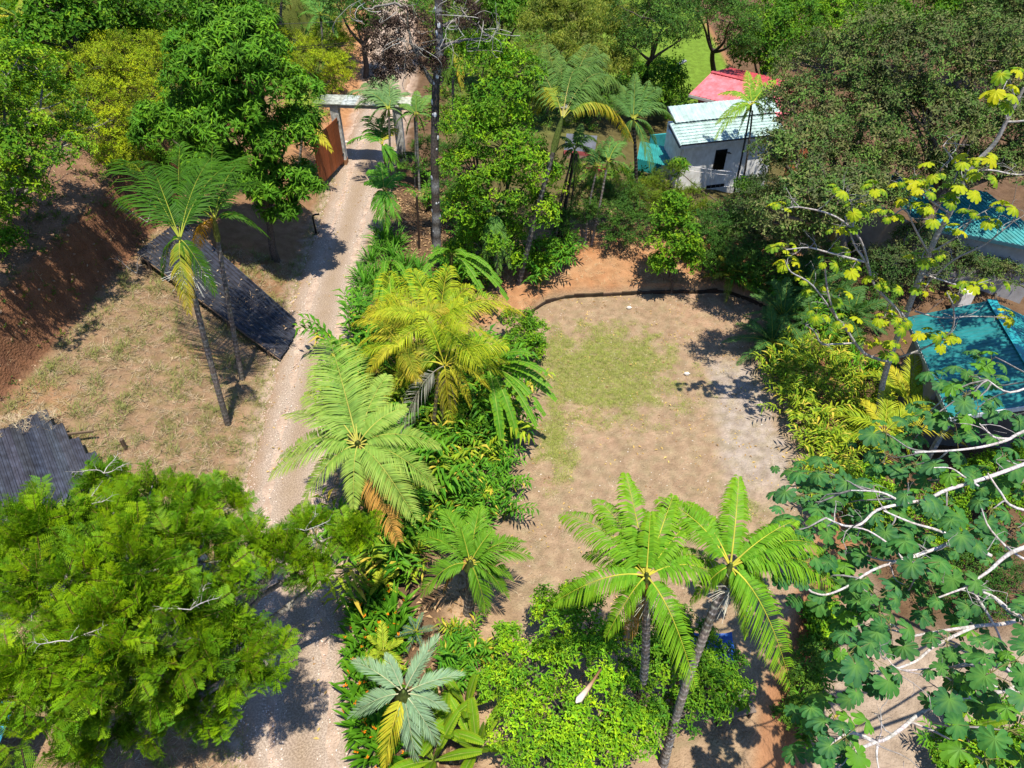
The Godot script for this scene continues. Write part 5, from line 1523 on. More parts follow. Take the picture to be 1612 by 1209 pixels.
	banana("banana plant beside the driveway below the young palms", Vector3(-4.77, 0.73, -24.08), 2.0, [[Vector3(-5.11, 2.68, -21.76), .34, 0],[Vector3(-4.90, 2.06, -21.42), .34, 0],[Vector3(-3.84, 3.51, -21.79), .34, 0],[Vector3(-3.53, 2.85, -21.52), .34, 0],[Vector3(-4.40, 1.78, -21.00), .34, 0],[Vector3(-4.70, 3.55, -22.14), .34, 0]], {"w": 0.19, "c": Color(0.06, 0.185, 0.012), "c2": Color(0.14, 0.28, 0.015)})
	for e in [["broad yellow green heliconia at the bottom of the hedge", Vector3(-1.60, 0.37, -6.90), 9], ["broad leaved heliconia left of the light green tree", Vector3(-0.91, 0.29, -6.57), 9], ["lowest heliconia at the bottom image edge", Vector3(-1.71, 0.41, -6.32), 7], ["heliconia beside the grey green palm", Vector3(-1.10, 0.29, -7.46), 6], ["broad plant at the lower right under the pale branches", Vector3(11.44, -1.20, -7.51), 6]]:
		rng.seed = hash(e[0])
		banana(e[0], e[1], 0.35, auto_leaves(e[1], 0.35, e[2], 1.5, 1.4, 0.6), {"called": "heliconia", "cat": "plant", "w": 0.15, "r": 0.05, "torn": 0.15, "c": Color(0.13, 0.27, 0.015), "c2": Color(0.28, 0.36, 0.02)})


func far_trees() -> void:
	# tall half-bare tree hung with dead vines
	var b := Vector3(-3.45, 0.83, -28.52)
	rng.seed = 31
	var root := thing("bare_tall_tree", "tall lichen spotted bare tree hung with dead brown vines", "tree", b)
	var zz := b.z
	var trunk := [Vector3(-3.46, 0.70, -28.52), Vector3(-3.37, 2.70, -28.52), Vector3(-3.26, 5.06, -28.52), Vector3(-3.00, 7.94, -28.52), Vector3(-2.74, 9.47, -28.52), Vector3(-2.68, 11.10, -28.52), Vector3(-2.50, 12.31, -28.52)]
	var tp := []
	for i in trunk.size() - 1:
		for k in 6:
			tp.append(trunk[i].lerp(trunk[i + 1], k / 6.0) - b)
	tp.append(trunk[trunk.size() - 1] - b)
	var cols := []
	for p in tp:
		cols.append(jit(Color(0.17, 0.15, 0.14), 0.2) if rf(0, 1) < 0.72 else Color(0.5, 0.52, 0.55))
	var tm := MB.new()
	tm.tube(tp, taper(tp.size() - 1, 0.2, 0.12), 10, cols)
	part(root, "trunk", tm.done(), M.bark)
	var spots := MB.new()
	for i in 46:
		var t := rf(0.05, 0.95)
		var k := int(t * (tp.size() - 1))
		var a := rf(0, TAU)
		var p: Vector3 = tp[k] + Vector3(cos(a), 0, sin(a)) * lerpf(0.2, 0.125, t)
		var s := rf(0.03, 0.1)
		var out := Vector3(cos(a), 0, sin(a))
		var sd := Vector3(-sin(a), 0, cos(a))
		for w in 6:
			var a0 := TAU * w / 6.0
			var a1 := TAU * (w + 1) / 6.0
			spots.tri(p + out * 0.012, p + (sd * cos(a0) + UP * sin(a0) * 1.4) * s * 0.9, p + (sd * cos(a1) + UP * sin(a1) * 1.4) * s, Color(0.66, 0.69, 0.73), Color(0.6, 0.63, 0.66), Color(0.6, 0.63, 0.66))
	part(root, "lichen", spots.done(), M.dry, "stuff")
	var limbs := [[Vector3(-3.03, 8.14, -28.50), Vector3(-3.37, 8.68, -28.30), Vector3(-3.71, 9.56, -28.20), Vector3(-3.84, 10.22, -28.20), Vector3(-3.81, 10.97, -28.20)], [Vector3(-2.79, 9.40, -28.50), Vector3(-2.28, 9.73, -28.30), Vector3(-1.43, 9.91, -28.00), Vector3(-0.79, 9.98, -27.90)], [Vector3(-2.88, 9.59, -28.50), Vector3(-3.29, 9.60, -28.30), Vector3(-3.83, 9.44, -28.10), Vector3(-4.70, 9.14, -28.10)], [Vector3(-2.74, 10.14, -28.50), Vector3(-2.03, 10.42, -28.70), Vector3(-1.43, 10.84, -28.90), Vector3(-0.72, 11.43, -28.90)], [Vector3(-3.81, 10.93, -28.20), Vector3(-4.23, 11.10, -28.00), Vector3(-4.91, 11.00, -27.90), Vector3(-5.22, 11.01, -27.70)], [Vector3(-0.79, 9.98, -27.90), Vector3(-1.24, 10.44, -27.80), Vector3(-1.62, 10.65, -27.80), Vector3(-1.83, 11.07, -27.80)]]
	for i in limbs.size():
		var m := MB.new()
		var pts := []
		var l: Array = limbs[i]
		for k in l.size() - 1:
			for q in 3:
				pts.append(l[k].lerp(l[k + 1], q / 3.0) - b + rdir() * 0.04)
		pts.append(l[l.size() - 1] - b)
		m.tube(pts, taper(pts.size() - 1, [0.1, 0.07, 0.05, 0.07, 0.05, 0.05][i], 0.025), 7, rep(pts.size() - 1, Color(0.4, 0.38, 0.34)))
		part(root, "limb", m.done(), M.bark)
	var cv := MB.new()
	for i in 70:
		var c: Vector3 = limbs[i % 6][rng.randi() % limbs[i % 6].size()] - b + rdir() * 0.5
		var r := rf(0.4, 1.1)
		var ax := rdir()
		var s := ax.cross(UP).normalized()
		var w := s.cross(ax).normalized()
		var a0 := rf(0, TAU)
		var pts := []
		for k in 8:
			var a := a0 + k * rf(0.25, 0.45)
			pts.append(c + s * cos(a) * r + w * sin(a) * r * 0.7)
		cv.tube(pts, taper(7, 0.018, 0.006), 3, rep(7, Color(0.5, 0.5, 0.47)), false)
	part(root, "curling_vines", cv.done(), M.pale, "stuff")
	var lumps := []
	for e in [[Vector3(-4.51, 9.85, -28.20), 1.06, .85],[Vector3(-3.95, 9.33, -28.00), 1.00, .85],[Vector3(-4.96, 9.13, -27.90), 0.77, .85],[Vector3(-3.88, 10.29, -28.20), 0.89, .85],[Vector3(-3.46, 9.07, -28.10), 0.59, .85],[Vector3(-2.81, 8.88, -28.20), 0.41, .85],[Vector3(-1.93, 10.74, -28.10), 0.71, .85],[Vector3(-1.41, 10.43, -28.00), 0.59, .85],[Vector3(-4.24, 8.74, -27.90), 0.59, .85],[Vector3(-4.99, 8.51, -27.90), 0.47, .85]]:
		lumps.append(e)
	crown(root, lumps, "dead", 1.2, 0.34, Color(0.45, 0.42, 0.42), Color(0.95, 0.9, 0.85), "dead_leaves", -0.6, "dry")
	var lime := {"s": 0.42, "d": 1.5, "r": 0.12, "a": Color(0.75, 0.85, 0.9), "b": Color(1.9, 1.6, 0.9), "every": 4, "up": 0.2}
	tree("vine_covered_tree", "tall lime green tree draped in vines right of the bare trunk", Vector3(-1.00, 0.74, -26.44), [[Vector3(-1.07, 8.80, -28.44), 1.12, 0.85], [Vector3(-0.39, 7.72, -27.44), 1.27, 0.85], [Vector3(-1.57, 6.93, -26.94), 1.03, 0.85], [Vector3(-0.27, 6.39, -26.44), 1.35, 0.85], [Vector3(-1.59, 5.62, -26.14), 0.99, 0.85], [Vector3(-0.53, 4.78, -25.94), 1.26, 0.85], [Vector3(0.80, 5.44, -26.24), 1.00, 0.85], [Vector3(-1.82, 3.95, -25.94), 0.90, 0.85], [Vector3(-0.81, 2.96, -25.64), 1.04, 0.85], [Vector3(0.82, 4.00, -25.84), 0.89, 0.85], [Vector3(0.22, 8.61, -27.94), 0.97, 0.85]], "broad", lime)
	tree("vine_covered_bush", "lower leafy bush under the lime green vine tree", Vector3(-1.94, 0.73, -26.36), [[Vector3(-1.94, 1.61, -26.36), 0.93, 0.85], [Vector3(-1.40, 2.24, -27.12), 0.82, 0.85], [Vector3(0.11, 1.79, -26.31), 0.76, 0.85], [Vector3(1.50, 1.21, -26.73), 0.83, 0.85]], "broad", lime)
	var bam := {"s": 0.6, "d": 1.5, "r": 0.07, "m": "leaf", "a": Color(0.8, 0.85, 0.9), "b": Color(1.35, 1.3, 1.2), "up": -0.1, "cat": "bamboo", "bark": Color(0.4, 0.38, 0.15)}
	tree("bamboo_clump", "yellow green bamboo clump behind the tallest palm", Vector3(1.91, 1.28, -42.57), [[Vector3(1.91, 6.26, -42.57), 1.55, 0.85], [Vector3(3.48, 6.66, -42.68), 1.62, 0.85], [Vector3(2.56, 5.27, -40.68), 1.25, 0.85], [Vector3(4.33, 5.11, -40.90), 1.19, 0.85], [Vector3(1.54, 4.65, -40.74), 1.05, 0.85], [Vector3(2.24, 7.27, -43.03), 1.19, 0.85]], "bamboo", bam)
	tree("bamboo_clump", "right bamboo clump next to the dark forest tree", Vector3(5.24, 0.87, -43.42), [[Vector3(5.24, 5.45, -43.42), 1.45, 0.85], [Vector3(6.67, 5.40, -46.99), 1.40, 0.85], [Vector3(5.78, 4.30, -42.36), 1.09, 0.85], [Vector3(4.96, 6.54, -45.31), 1.33, 0.85]], "bamboo", bam)
	var far := {"s": 0.62, "d": 1.3, "r": 0.17, "a": Color(0.6, 0.7, 0.75), "b": Color(1.2, 1.15, 1.1), "every": 6, "up": 0.3, "fork": 0.2}
	var lite := far.duplicate()
	lite.merge({"a": Color(0.9, 1.0, 0.9), "b": Color(1.9, 1.6, 1.2)}, true)
	tree("forest_tree", "dark green tree at the top edge left of the mango top", Vector3(-18.05, 6.41, -35.42), [[Vector3(-18.05, 8.37, -35.42), 1.29, 0.85], [Vector3(-17.30, 8.21, -37.57), 1.29, 0.85], [Vector3(-18.74, 8.11, -34.40), 0.86, 0.85], [Vector3(-16.76, 7.33, -39.26), 1.10, 0.85], [Vector3(-17.84, 7.66, -36.48), 0.91, 0.85]], "broad", far)
	tree("forest_tree", "leafy tree at the top edge beside the corner palm", Vector3(-18.92, 6.77, -32.77), [[Vector3(-18.92, 8.97, -32.77), 1.09, 0.85], [Vector3(-19.40, 9.56, -32.88), 1.08, 0.85], [Vector3(-18.87, 9.35, -34.19), 1.23, 0.85], [Vector3(-19.68, 8.84, -31.44), 0.79, 0.85]], "broad", far)
	tree("forest_tree", "dark tree top at the edge above the mango tree", Vector3(-16.19, 5.47, -40.96), [[Vector3(-16.19, 7.85, -40.96), 1.13, 0.85], [Vector3(-15.29, 7.40, -43.81), 1.21, 0.85], [Vector3(-16.78, 8.35, -39.29), 1.08, 0.85], [Vector3(-14.63, 6.11, -46.31), 1.14, 0.85]], "small", far)
	tree("forest_tree", "tree by the upper road left of the bare trunk crown", Vector3(-9.73, 1.66, -48.41), [[Vector3(-9.73, 5.64, -48.41), 1.35, 0.85], [Vector3(-8.13, 6.06, -48.60), 1.26, 0.85], [Vector3(-10.93, 6.02, -48.78), 1.19, 0.85], [Vector3(-8.88, 4.65, -48.41), 0.88, 0.85]], "small", far)
	tree("forest_tree", "dark leafy tree right of the bare trunk at the top edge", Vector3(-0.62, 0.96, -46.97), [[Vector3(-0.62, 5.94, -46.97), 1.54, 0.85], [Vector3(0.91, 5.87, -45.92), 1.28, 0.85], [Vector3(-1.43, 4.80, -47.89), 1.11, 0.85], [Vector3(-1.79, 6.20, -48.04), 1.33, 0.85]], "broad", far)
	tree("forest_tree", "bright tree behind the bare trunk on the upper road", Vector3(-4.28, 1.36, -48.75), [[Vector3(-4.28, 4.75, -48.75), 1.05, 0.85], [Vector3(-3.50, 3.74, -48.32), 0.98, 0.85], [Vector3(-5.57, 5.14, -50.08), 1.15, 0.85]], "small", lite)
	tree("forest_tree", "dark forest tree with open trunks left of the lawn", Vector3(8.96, -0.02, -49.84), [[Vector3(8.25, 6.02, -42.27), 1.41, 0.85], [Vector3(7.09, 6.89, -42.29), 1.39, 0.85], [Vector3(9.26, 6.57, -44.53), 1.46, 0.85], [Vector3(6.94, 5.31, -42.40), 1.00, 0.85], [Vector3(10.21, 4.96, -45.37), 0.91, 0.85]], "small", far)
	tree("forest_tree", "green tree over the lawn above the red roof", Vector3(14.26, 0.21, -52.30), [[Vector3(11.67, 5.96, -46.89), 1.69, 0.85], [Vector3(12.74, 5.96, -44.90), 1.48, 0.85], [Vector3(10.64, 6.37, -46.92), 1.37, 0.85], [Vector3(13.54, 4.58, -45.46), 1.15, 0.85]], "small", far)
	tree("forest_tree", "leafy bush tree right of the red roof", Vector3(15.77, -0.02, -47.37), [[Vector3(15.77, 4.57, -47.37), 1.82, 0.85], [Vector3(18.14, 2.69, -49.84), 1.78, 0.85], [Vector3(15.66, 2.98, -47.04), 1.45, 0.85], [Vector3(19.23, 3.77, -51.62), 1.88, 0.85], [Vector3(15.25, 3.39, -48.18), 1.22, 0.85], [Vector3(18.35, 4.42, -52.88), 1.90, 0.85]], "broad", far)
	tree("forest_tree", "bright green thicket at the top edge right of centre", Vector3(25.28, -0.67, -58.47), [[Vector3(25.28, 2.33, -58.47), 2.22, 0.85], [Vector3(23.55, 1.62, -56.99), 1.62, 0.85], [Vector3(27.14, 2.72, -58.64), 2.12, 0.85], [Vector3(24.67, 3.01, -60.13), 1.96, 0.85], [Vector3(28.23, 1.85, -56.97), 1.62, 0.85]], "broad", lite)
	tree("forest_tree", "dull tree at the upper right edge behind the olive tree", Vector3(28.38, -0.85, -54.85), [[Vector3(28.38, 4.12, -54.85), 2.24, 0.85], [Vector3(30.31, 4.10, -54.15), 2.04, 0.85], [Vector3(27.28, 3.07, -53.40), 1.60, 0.85], [Vector3(25.94, 2.48, -54.02), 1.54, 0.85]], "broad", far)
	tree("forest_tree", "topmost right corner tree with brownish leaves", Vector3(32.47, -0.92, -53.47), [[Vector3(32.47, 4.47, -53.47), 2.44, 0.85], [Vector3(34.55, 4.02, -52.89), 2.18, 0.85], [Vector3(31.29, 3.44, -52.82), 1.75, 0.85], [Vector3(34.47, 5.03, -52.83), 2.14, 0.85]], "olive", far)
	tree("forest_bush", "blue green bush beside the lamp post", Vector3(9.91, -0.02, -47.75), [[Vector3(9.91, 1.76, -47.75), 1.41, 0.85], [Vector3(8.70, 1.26, -44.68), 1.03, 0.85], [Vector3(10.44, 1.27, -46.27), 0.82, 0.85], [Vector3(7.90, 1.89, -46.78), 1.06, 0.85]], "broad", far)
	tree("forest_bush", "low green bush under the bamboo", Vector3(3.73, 1.23, -43.05), [[Vector3(3.73, 2.81, -43.05), 0.98, 0.85], [Vector3(4.98, 2.34, -41.79), 0.89, 0.85], [Vector3(6.57, 2.04, -44.15), 0.93, 0.85], [Vector3(7.47, 2.59, -48.89), 1.08, 0.85]], "small", lite)
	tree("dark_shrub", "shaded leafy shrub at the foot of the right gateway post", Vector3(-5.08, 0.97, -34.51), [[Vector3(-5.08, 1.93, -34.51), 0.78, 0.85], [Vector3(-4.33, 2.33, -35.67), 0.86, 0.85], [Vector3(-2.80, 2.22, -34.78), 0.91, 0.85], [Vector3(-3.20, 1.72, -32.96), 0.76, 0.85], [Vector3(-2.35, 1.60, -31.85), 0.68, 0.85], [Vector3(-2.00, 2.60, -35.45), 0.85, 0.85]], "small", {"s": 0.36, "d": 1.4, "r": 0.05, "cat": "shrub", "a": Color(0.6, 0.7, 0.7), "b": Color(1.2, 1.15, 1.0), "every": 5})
	palm("clump_palm", "dark many stemmed palm clump right of the tallest palm", Vector3(2.01, 1.18, -28.68), Vector3(2.63, 5.43, -28.62), [[Vector3(3.60, 4.23, -29.57), 0.40, 0], [Vector3(1.75, 3.93, -28.48), 0.35, 0], [Vector3(3.70, 5.13, -29.95), 0.40, 0], [Vector3(1.98, 5.73, -29.20), 0.30, 0], [Vector3(2.92, 6.13, -29.55), 0.15, 0], [Vector3(2.73, 3.63, -28.49), 0.30, 0], [Vector3(1.63, 4.63, -29.46), 0.40, 0]], {"r": 0.045, "stems": 9, "tc": Color(0.10, 0.08, 0.07), "ring": Color(0.2, 0.17, 0.15), "f": {"n": 40, "ll": 0.3, "lw": 0.06, "droop": 0.7, "c0": Color(0.05, 0.13, 0.02), "c1": Color(0.13, 0.2, 0.04)}})
	tree("dark_shrub", "dark shrub thicket before the grey wall under the turquoise roof", Vector3(17.38, -0.03, -26.62), [[Vector3(17.38, 1.76, -26.62), 1.04, 0.85], [Vector3(18.64, 1.51, -26.15), 0.93, 0.85], [Vector3(16.05, 1.35, -26.00), 0.93, 0.85], [Vector3(19.93, 1.14, -25.94), 0.71, 0.85], [Vector3(17.63, 0.87, -25.75), 0.82, 0.85]], "olive", {"s": 0.36, "d": 1.4, "r": 0.06, "cat": "shrub", "m": "dull", "a": Color(0.5, 0.65, 0.7), "b": Color(1.0, 1.0, 0.9), "every": 4})
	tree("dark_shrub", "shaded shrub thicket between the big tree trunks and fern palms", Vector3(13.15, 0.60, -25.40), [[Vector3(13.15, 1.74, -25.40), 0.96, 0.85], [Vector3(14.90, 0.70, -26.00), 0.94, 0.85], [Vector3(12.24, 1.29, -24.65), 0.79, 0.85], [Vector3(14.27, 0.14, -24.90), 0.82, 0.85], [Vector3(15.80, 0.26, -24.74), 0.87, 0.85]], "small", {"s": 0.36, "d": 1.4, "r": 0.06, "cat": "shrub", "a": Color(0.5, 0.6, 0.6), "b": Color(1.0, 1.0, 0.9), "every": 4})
	# the big olive-brown trees
	var ol := {"s": 0.46, "d": 1.5, "r": 0.27, "m": "dull", "a": Color(0.75, 0.8, 0.85), "b": Color(1.5, 1.4, 1.25), "every": 3, "up": 0.4, "fork": 0.1, "bark": Color(0.25, 0.21, 0.17)}
	tree("olive_leaved_tree", "huge olive brown tree with leaning trunk between white and turquoise houses", Vector3(15.71, 0.08, -27.72), [[Vector3(13.10, 7.81, -30.72), 1.75, 0.85], [Vector3(14.84, 8.31, -30.72), 1.99, 0.85], [Vector3(12.76, 6.40, -29.22), 1.63, 0.85], [Vector3(14.53, 6.46, -28.72), 1.92, 0.85], [Vector3(10.23, 6.82, -24.22), 1.05, 0.85], [Vector3(13.57, 4.97, -27.22), 1.45, 0.85], [Vector3(15.55, 4.74, -27.12), 1.30, 0.85], [Vector3(9.79, 5.67, -23.22), 0.68, 0.85], [Vector3(11.35, 5.42, -23.22), 0.69, 0.85], [Vector3(11.44, 6.92, -29.22), 1.04, 0.85], [Vector3(16.01, 6.33, -28.72), 1.30, 0.85], [Vector3(10.82, 7.04, -25.22), 1.05, 0.85], [Vector3(12.77, 4.74, -24.72), 0.97, 0.85], [Vector3(15.02, 3.96, -26.72), 0.94, 0.85], [Vector3(11.05, 3.79, -24.22), 0.64, 0.85], [Vector3(9.69, 4.76, -23.72), 0.62, 0.85], [Vector3(10.34, 7.29, -20.72), 0.69, 0.85], [Vector3(9.28, 7.44, -20.72), 0.64, 0.85], [Vector3(8.46, 6.98, -20.22), 0.52, 0.85], [Vector3(10.06, 6.43, -20.72), 0.58, 0.85], [Vector3(11.06, 7.30, -21.22), 0.62, 0.85], [Vector3(9.03, 7.47, -23.72), 0.62, 0.85]], "olive", ol)
	tree("olive_leaved_tree", "second huge olive brown tree reaching to the right edge", Vector3(17.04, -0.05, -26.53), [[Vector3(16.10, 8.58, -29.13), 1.85, 0.85], [Vector3(18.25, 8.69, -29.53), 1.86, 0.85], [Vector3(20.24, 8.20, -29.53), 1.68, 0.85], [Vector3(16.22, 6.82, -27.53), 1.65, 0.85], [Vector3(18.43, 6.78, -27.93), 1.57, 0.85], [Vector3(20.32, 6.00, -27.93), 1.18, 0.85], [Vector3(17.26, 5.30, -26.53), 0.86, 0.85], [Vector3(15.44, 7.68, -28.53), 1.01, 0.85], [Vector3(19.34, 5.29, -27.13), 0.92, 0.85], [Vector3(20.80, 5.01, -27.13), 1.03, 0.85], [Vector3(20.89, 7.16, -27.93), 1.50, 0.85], [Vector3(21.08, 8.57, -29.53), 1.52, 0.85]], "olive", ol)
	tree("olive_leaved_bush", "olive bush beside the far turquoise roof wall", Vector3(21.09, -0.43, -25.31), [[Vector3(21.09, 1.16, -25.31), 0.70, 0.85], [Vector3(24.30, 2.71, -32.28), 0.73, 0.85], [Vector3(20.58, 1.11, -26.13), 0.49, 0.85]], "olive", {"s": 0.34, "d": 1.2, "r": 0.06, "m": "dull", "cat": "shrub"})
	# shrubs in front of the white house
	var sh := {"s": 0.36, "d": 1.5, "r": 0.06, "cat": "shrub", "a": Color(0.5, 0.65, 0.7), "b": Color(1.15, 1.1, 1.0), "every": 5}
	tree("shrub", "dense green shrub under the left end of the white house", Vector3(6.95, 1.28, -30.11), [[Vector3(6.95, 2.88, -30.11), 1.05, 0.85], [Vector3(8.08, 2.50, -29.62), 0.87, 0.85], [Vector3(6.45, 2.37, -29.27), 1.15, 0.85], [Vector3(7.35, 2.16, -28.94), 0.92, 0.85], [Vector3(5.93, 2.63, -29.86), 0.81, 0.85]], "weed", sh)
	tree("shrub", "dark shrub behind the thin white trunked palms", Vector3(5.10, 1.14, -28.91), [[Vector3(5.10, 2.49, -28.91), 1.08, 0.85], [Vector3(4.23, 2.34, -28.62), 0.97, 0.85], [Vector3(5.54, 1.73, -28.29), 0.97, 0.85], [Vector3(2.81, 2.55, -28.80), 0.91, 0.85], [Vector3(2.38, 2.03, -28.32), 0.74, 0.85], [Vector3(3.57, 2.75, -29.61), 0.86, 0.85], [Vector3(4.55, 1.58, -28.26), 0.74, 0.85]], "small", sh)
	tree("shrub", "leafy shrub under the vent of the white house", Vector3(9.30, 1.05, -28.76), [[Vector3(9.30, 2.00, -28.76), 0.86, 0.85], [Vector3(8.64, 1.69, -28.08), 1.08, 0.85], [Vector3(9.73, 1.67, -27.83), 1.02, 0.85], [Vector3(8.26, 1.97, -28.59), 0.74, 0.85]], "small", sh)
	tree("shrub", "grey green shrub under the right of the white house", Vector3(10.47, 1.08, -28.11), [[Vector3(10.47, 3.08, -28.11), 0.94, 0.85], [Vector3(11.16, 2.64, -27.23), 0.98, 0.85], [Vector3(10.40, 1.94, -27.38), 1.00, 0.85], [Vector3(11.75, 2.17, -26.46), 0.81, 0.85], [Vector3(10.85, 3.63, -28.49), 0.66, 0.85]], "olive", sh)
	tree("shrub", "bright bush with big leaves at the white house corner", Vector3(10.52, 1.28, -29.24), [[Vector3(10.52, 3.25, -29.24), 0.51, 0.85], [Vector3(7.75, 3.27, -31.24), 0.41, 0.85]], "broad", sh)
	tree("shrub", "shaded shrub row behind the yard edge at right", Vector3(9.77, 0.44, -26.49), [[Vector3(9.77, 1.30, -26.49), 0.99, 0.85], [Vector3(10.82, 1.53, -25.97), 0.98, 0.85], [Vector3(8.57, 1.30, -27.38), 0.90, 0.85], [Vector3(11.83, 1.52, -25.26), 0.91, 0.85], [Vector3(9.02, 1.00, -26.56), 0.72, 0.85], [Vector3(10.33, 0.93, -25.66), 0.71, 0.85]], "small", sh)
	tree("young_tree", "small bright tree at the back edge of the dirt yard", Vector3(7.06, 0.00, -25.96), [[Vector3(6.51, 3.48, -26.26), 0.58, 0.85], [Vector3(7.09, 2.77, -25.96), 0.69, 0.85], [Vector3(6.25, 2.44, -25.86), 0.69, 0.85], [Vector3(6.83, 1.66, -25.76), 0.70, 0.85], [Vector3(7.50, 1.82, -25.86), 0.54, 0.85], [Vector3(6.60, 4.06, -26.26), 0.41, 0.85], [Vector3(6.24, 1.57, -25.66), 0.43, 0.85]], "broad", {"s": 0.4, "d": 0.9, "r": 0.045, "a": Color(0.8, 0.9, 0.9), "b": Color(1.7, 1.4, 0.9)})
	palm("fern_palm", "low fern like palm at the back right of the yard", Vector3(9.60, 0.28, -26.04), Vector3(9.50, 0.82, -26.08), [], {"r": 0.05, "nf": 14, "fl": 1.3, "f": {"n": 30, "ll": 0.25, "lw": 0.05, "droop": 0.4, "c0": Color(0.09, 0.15, 0.02), "c1": Color(0.25, 0.25, 0.02)}})


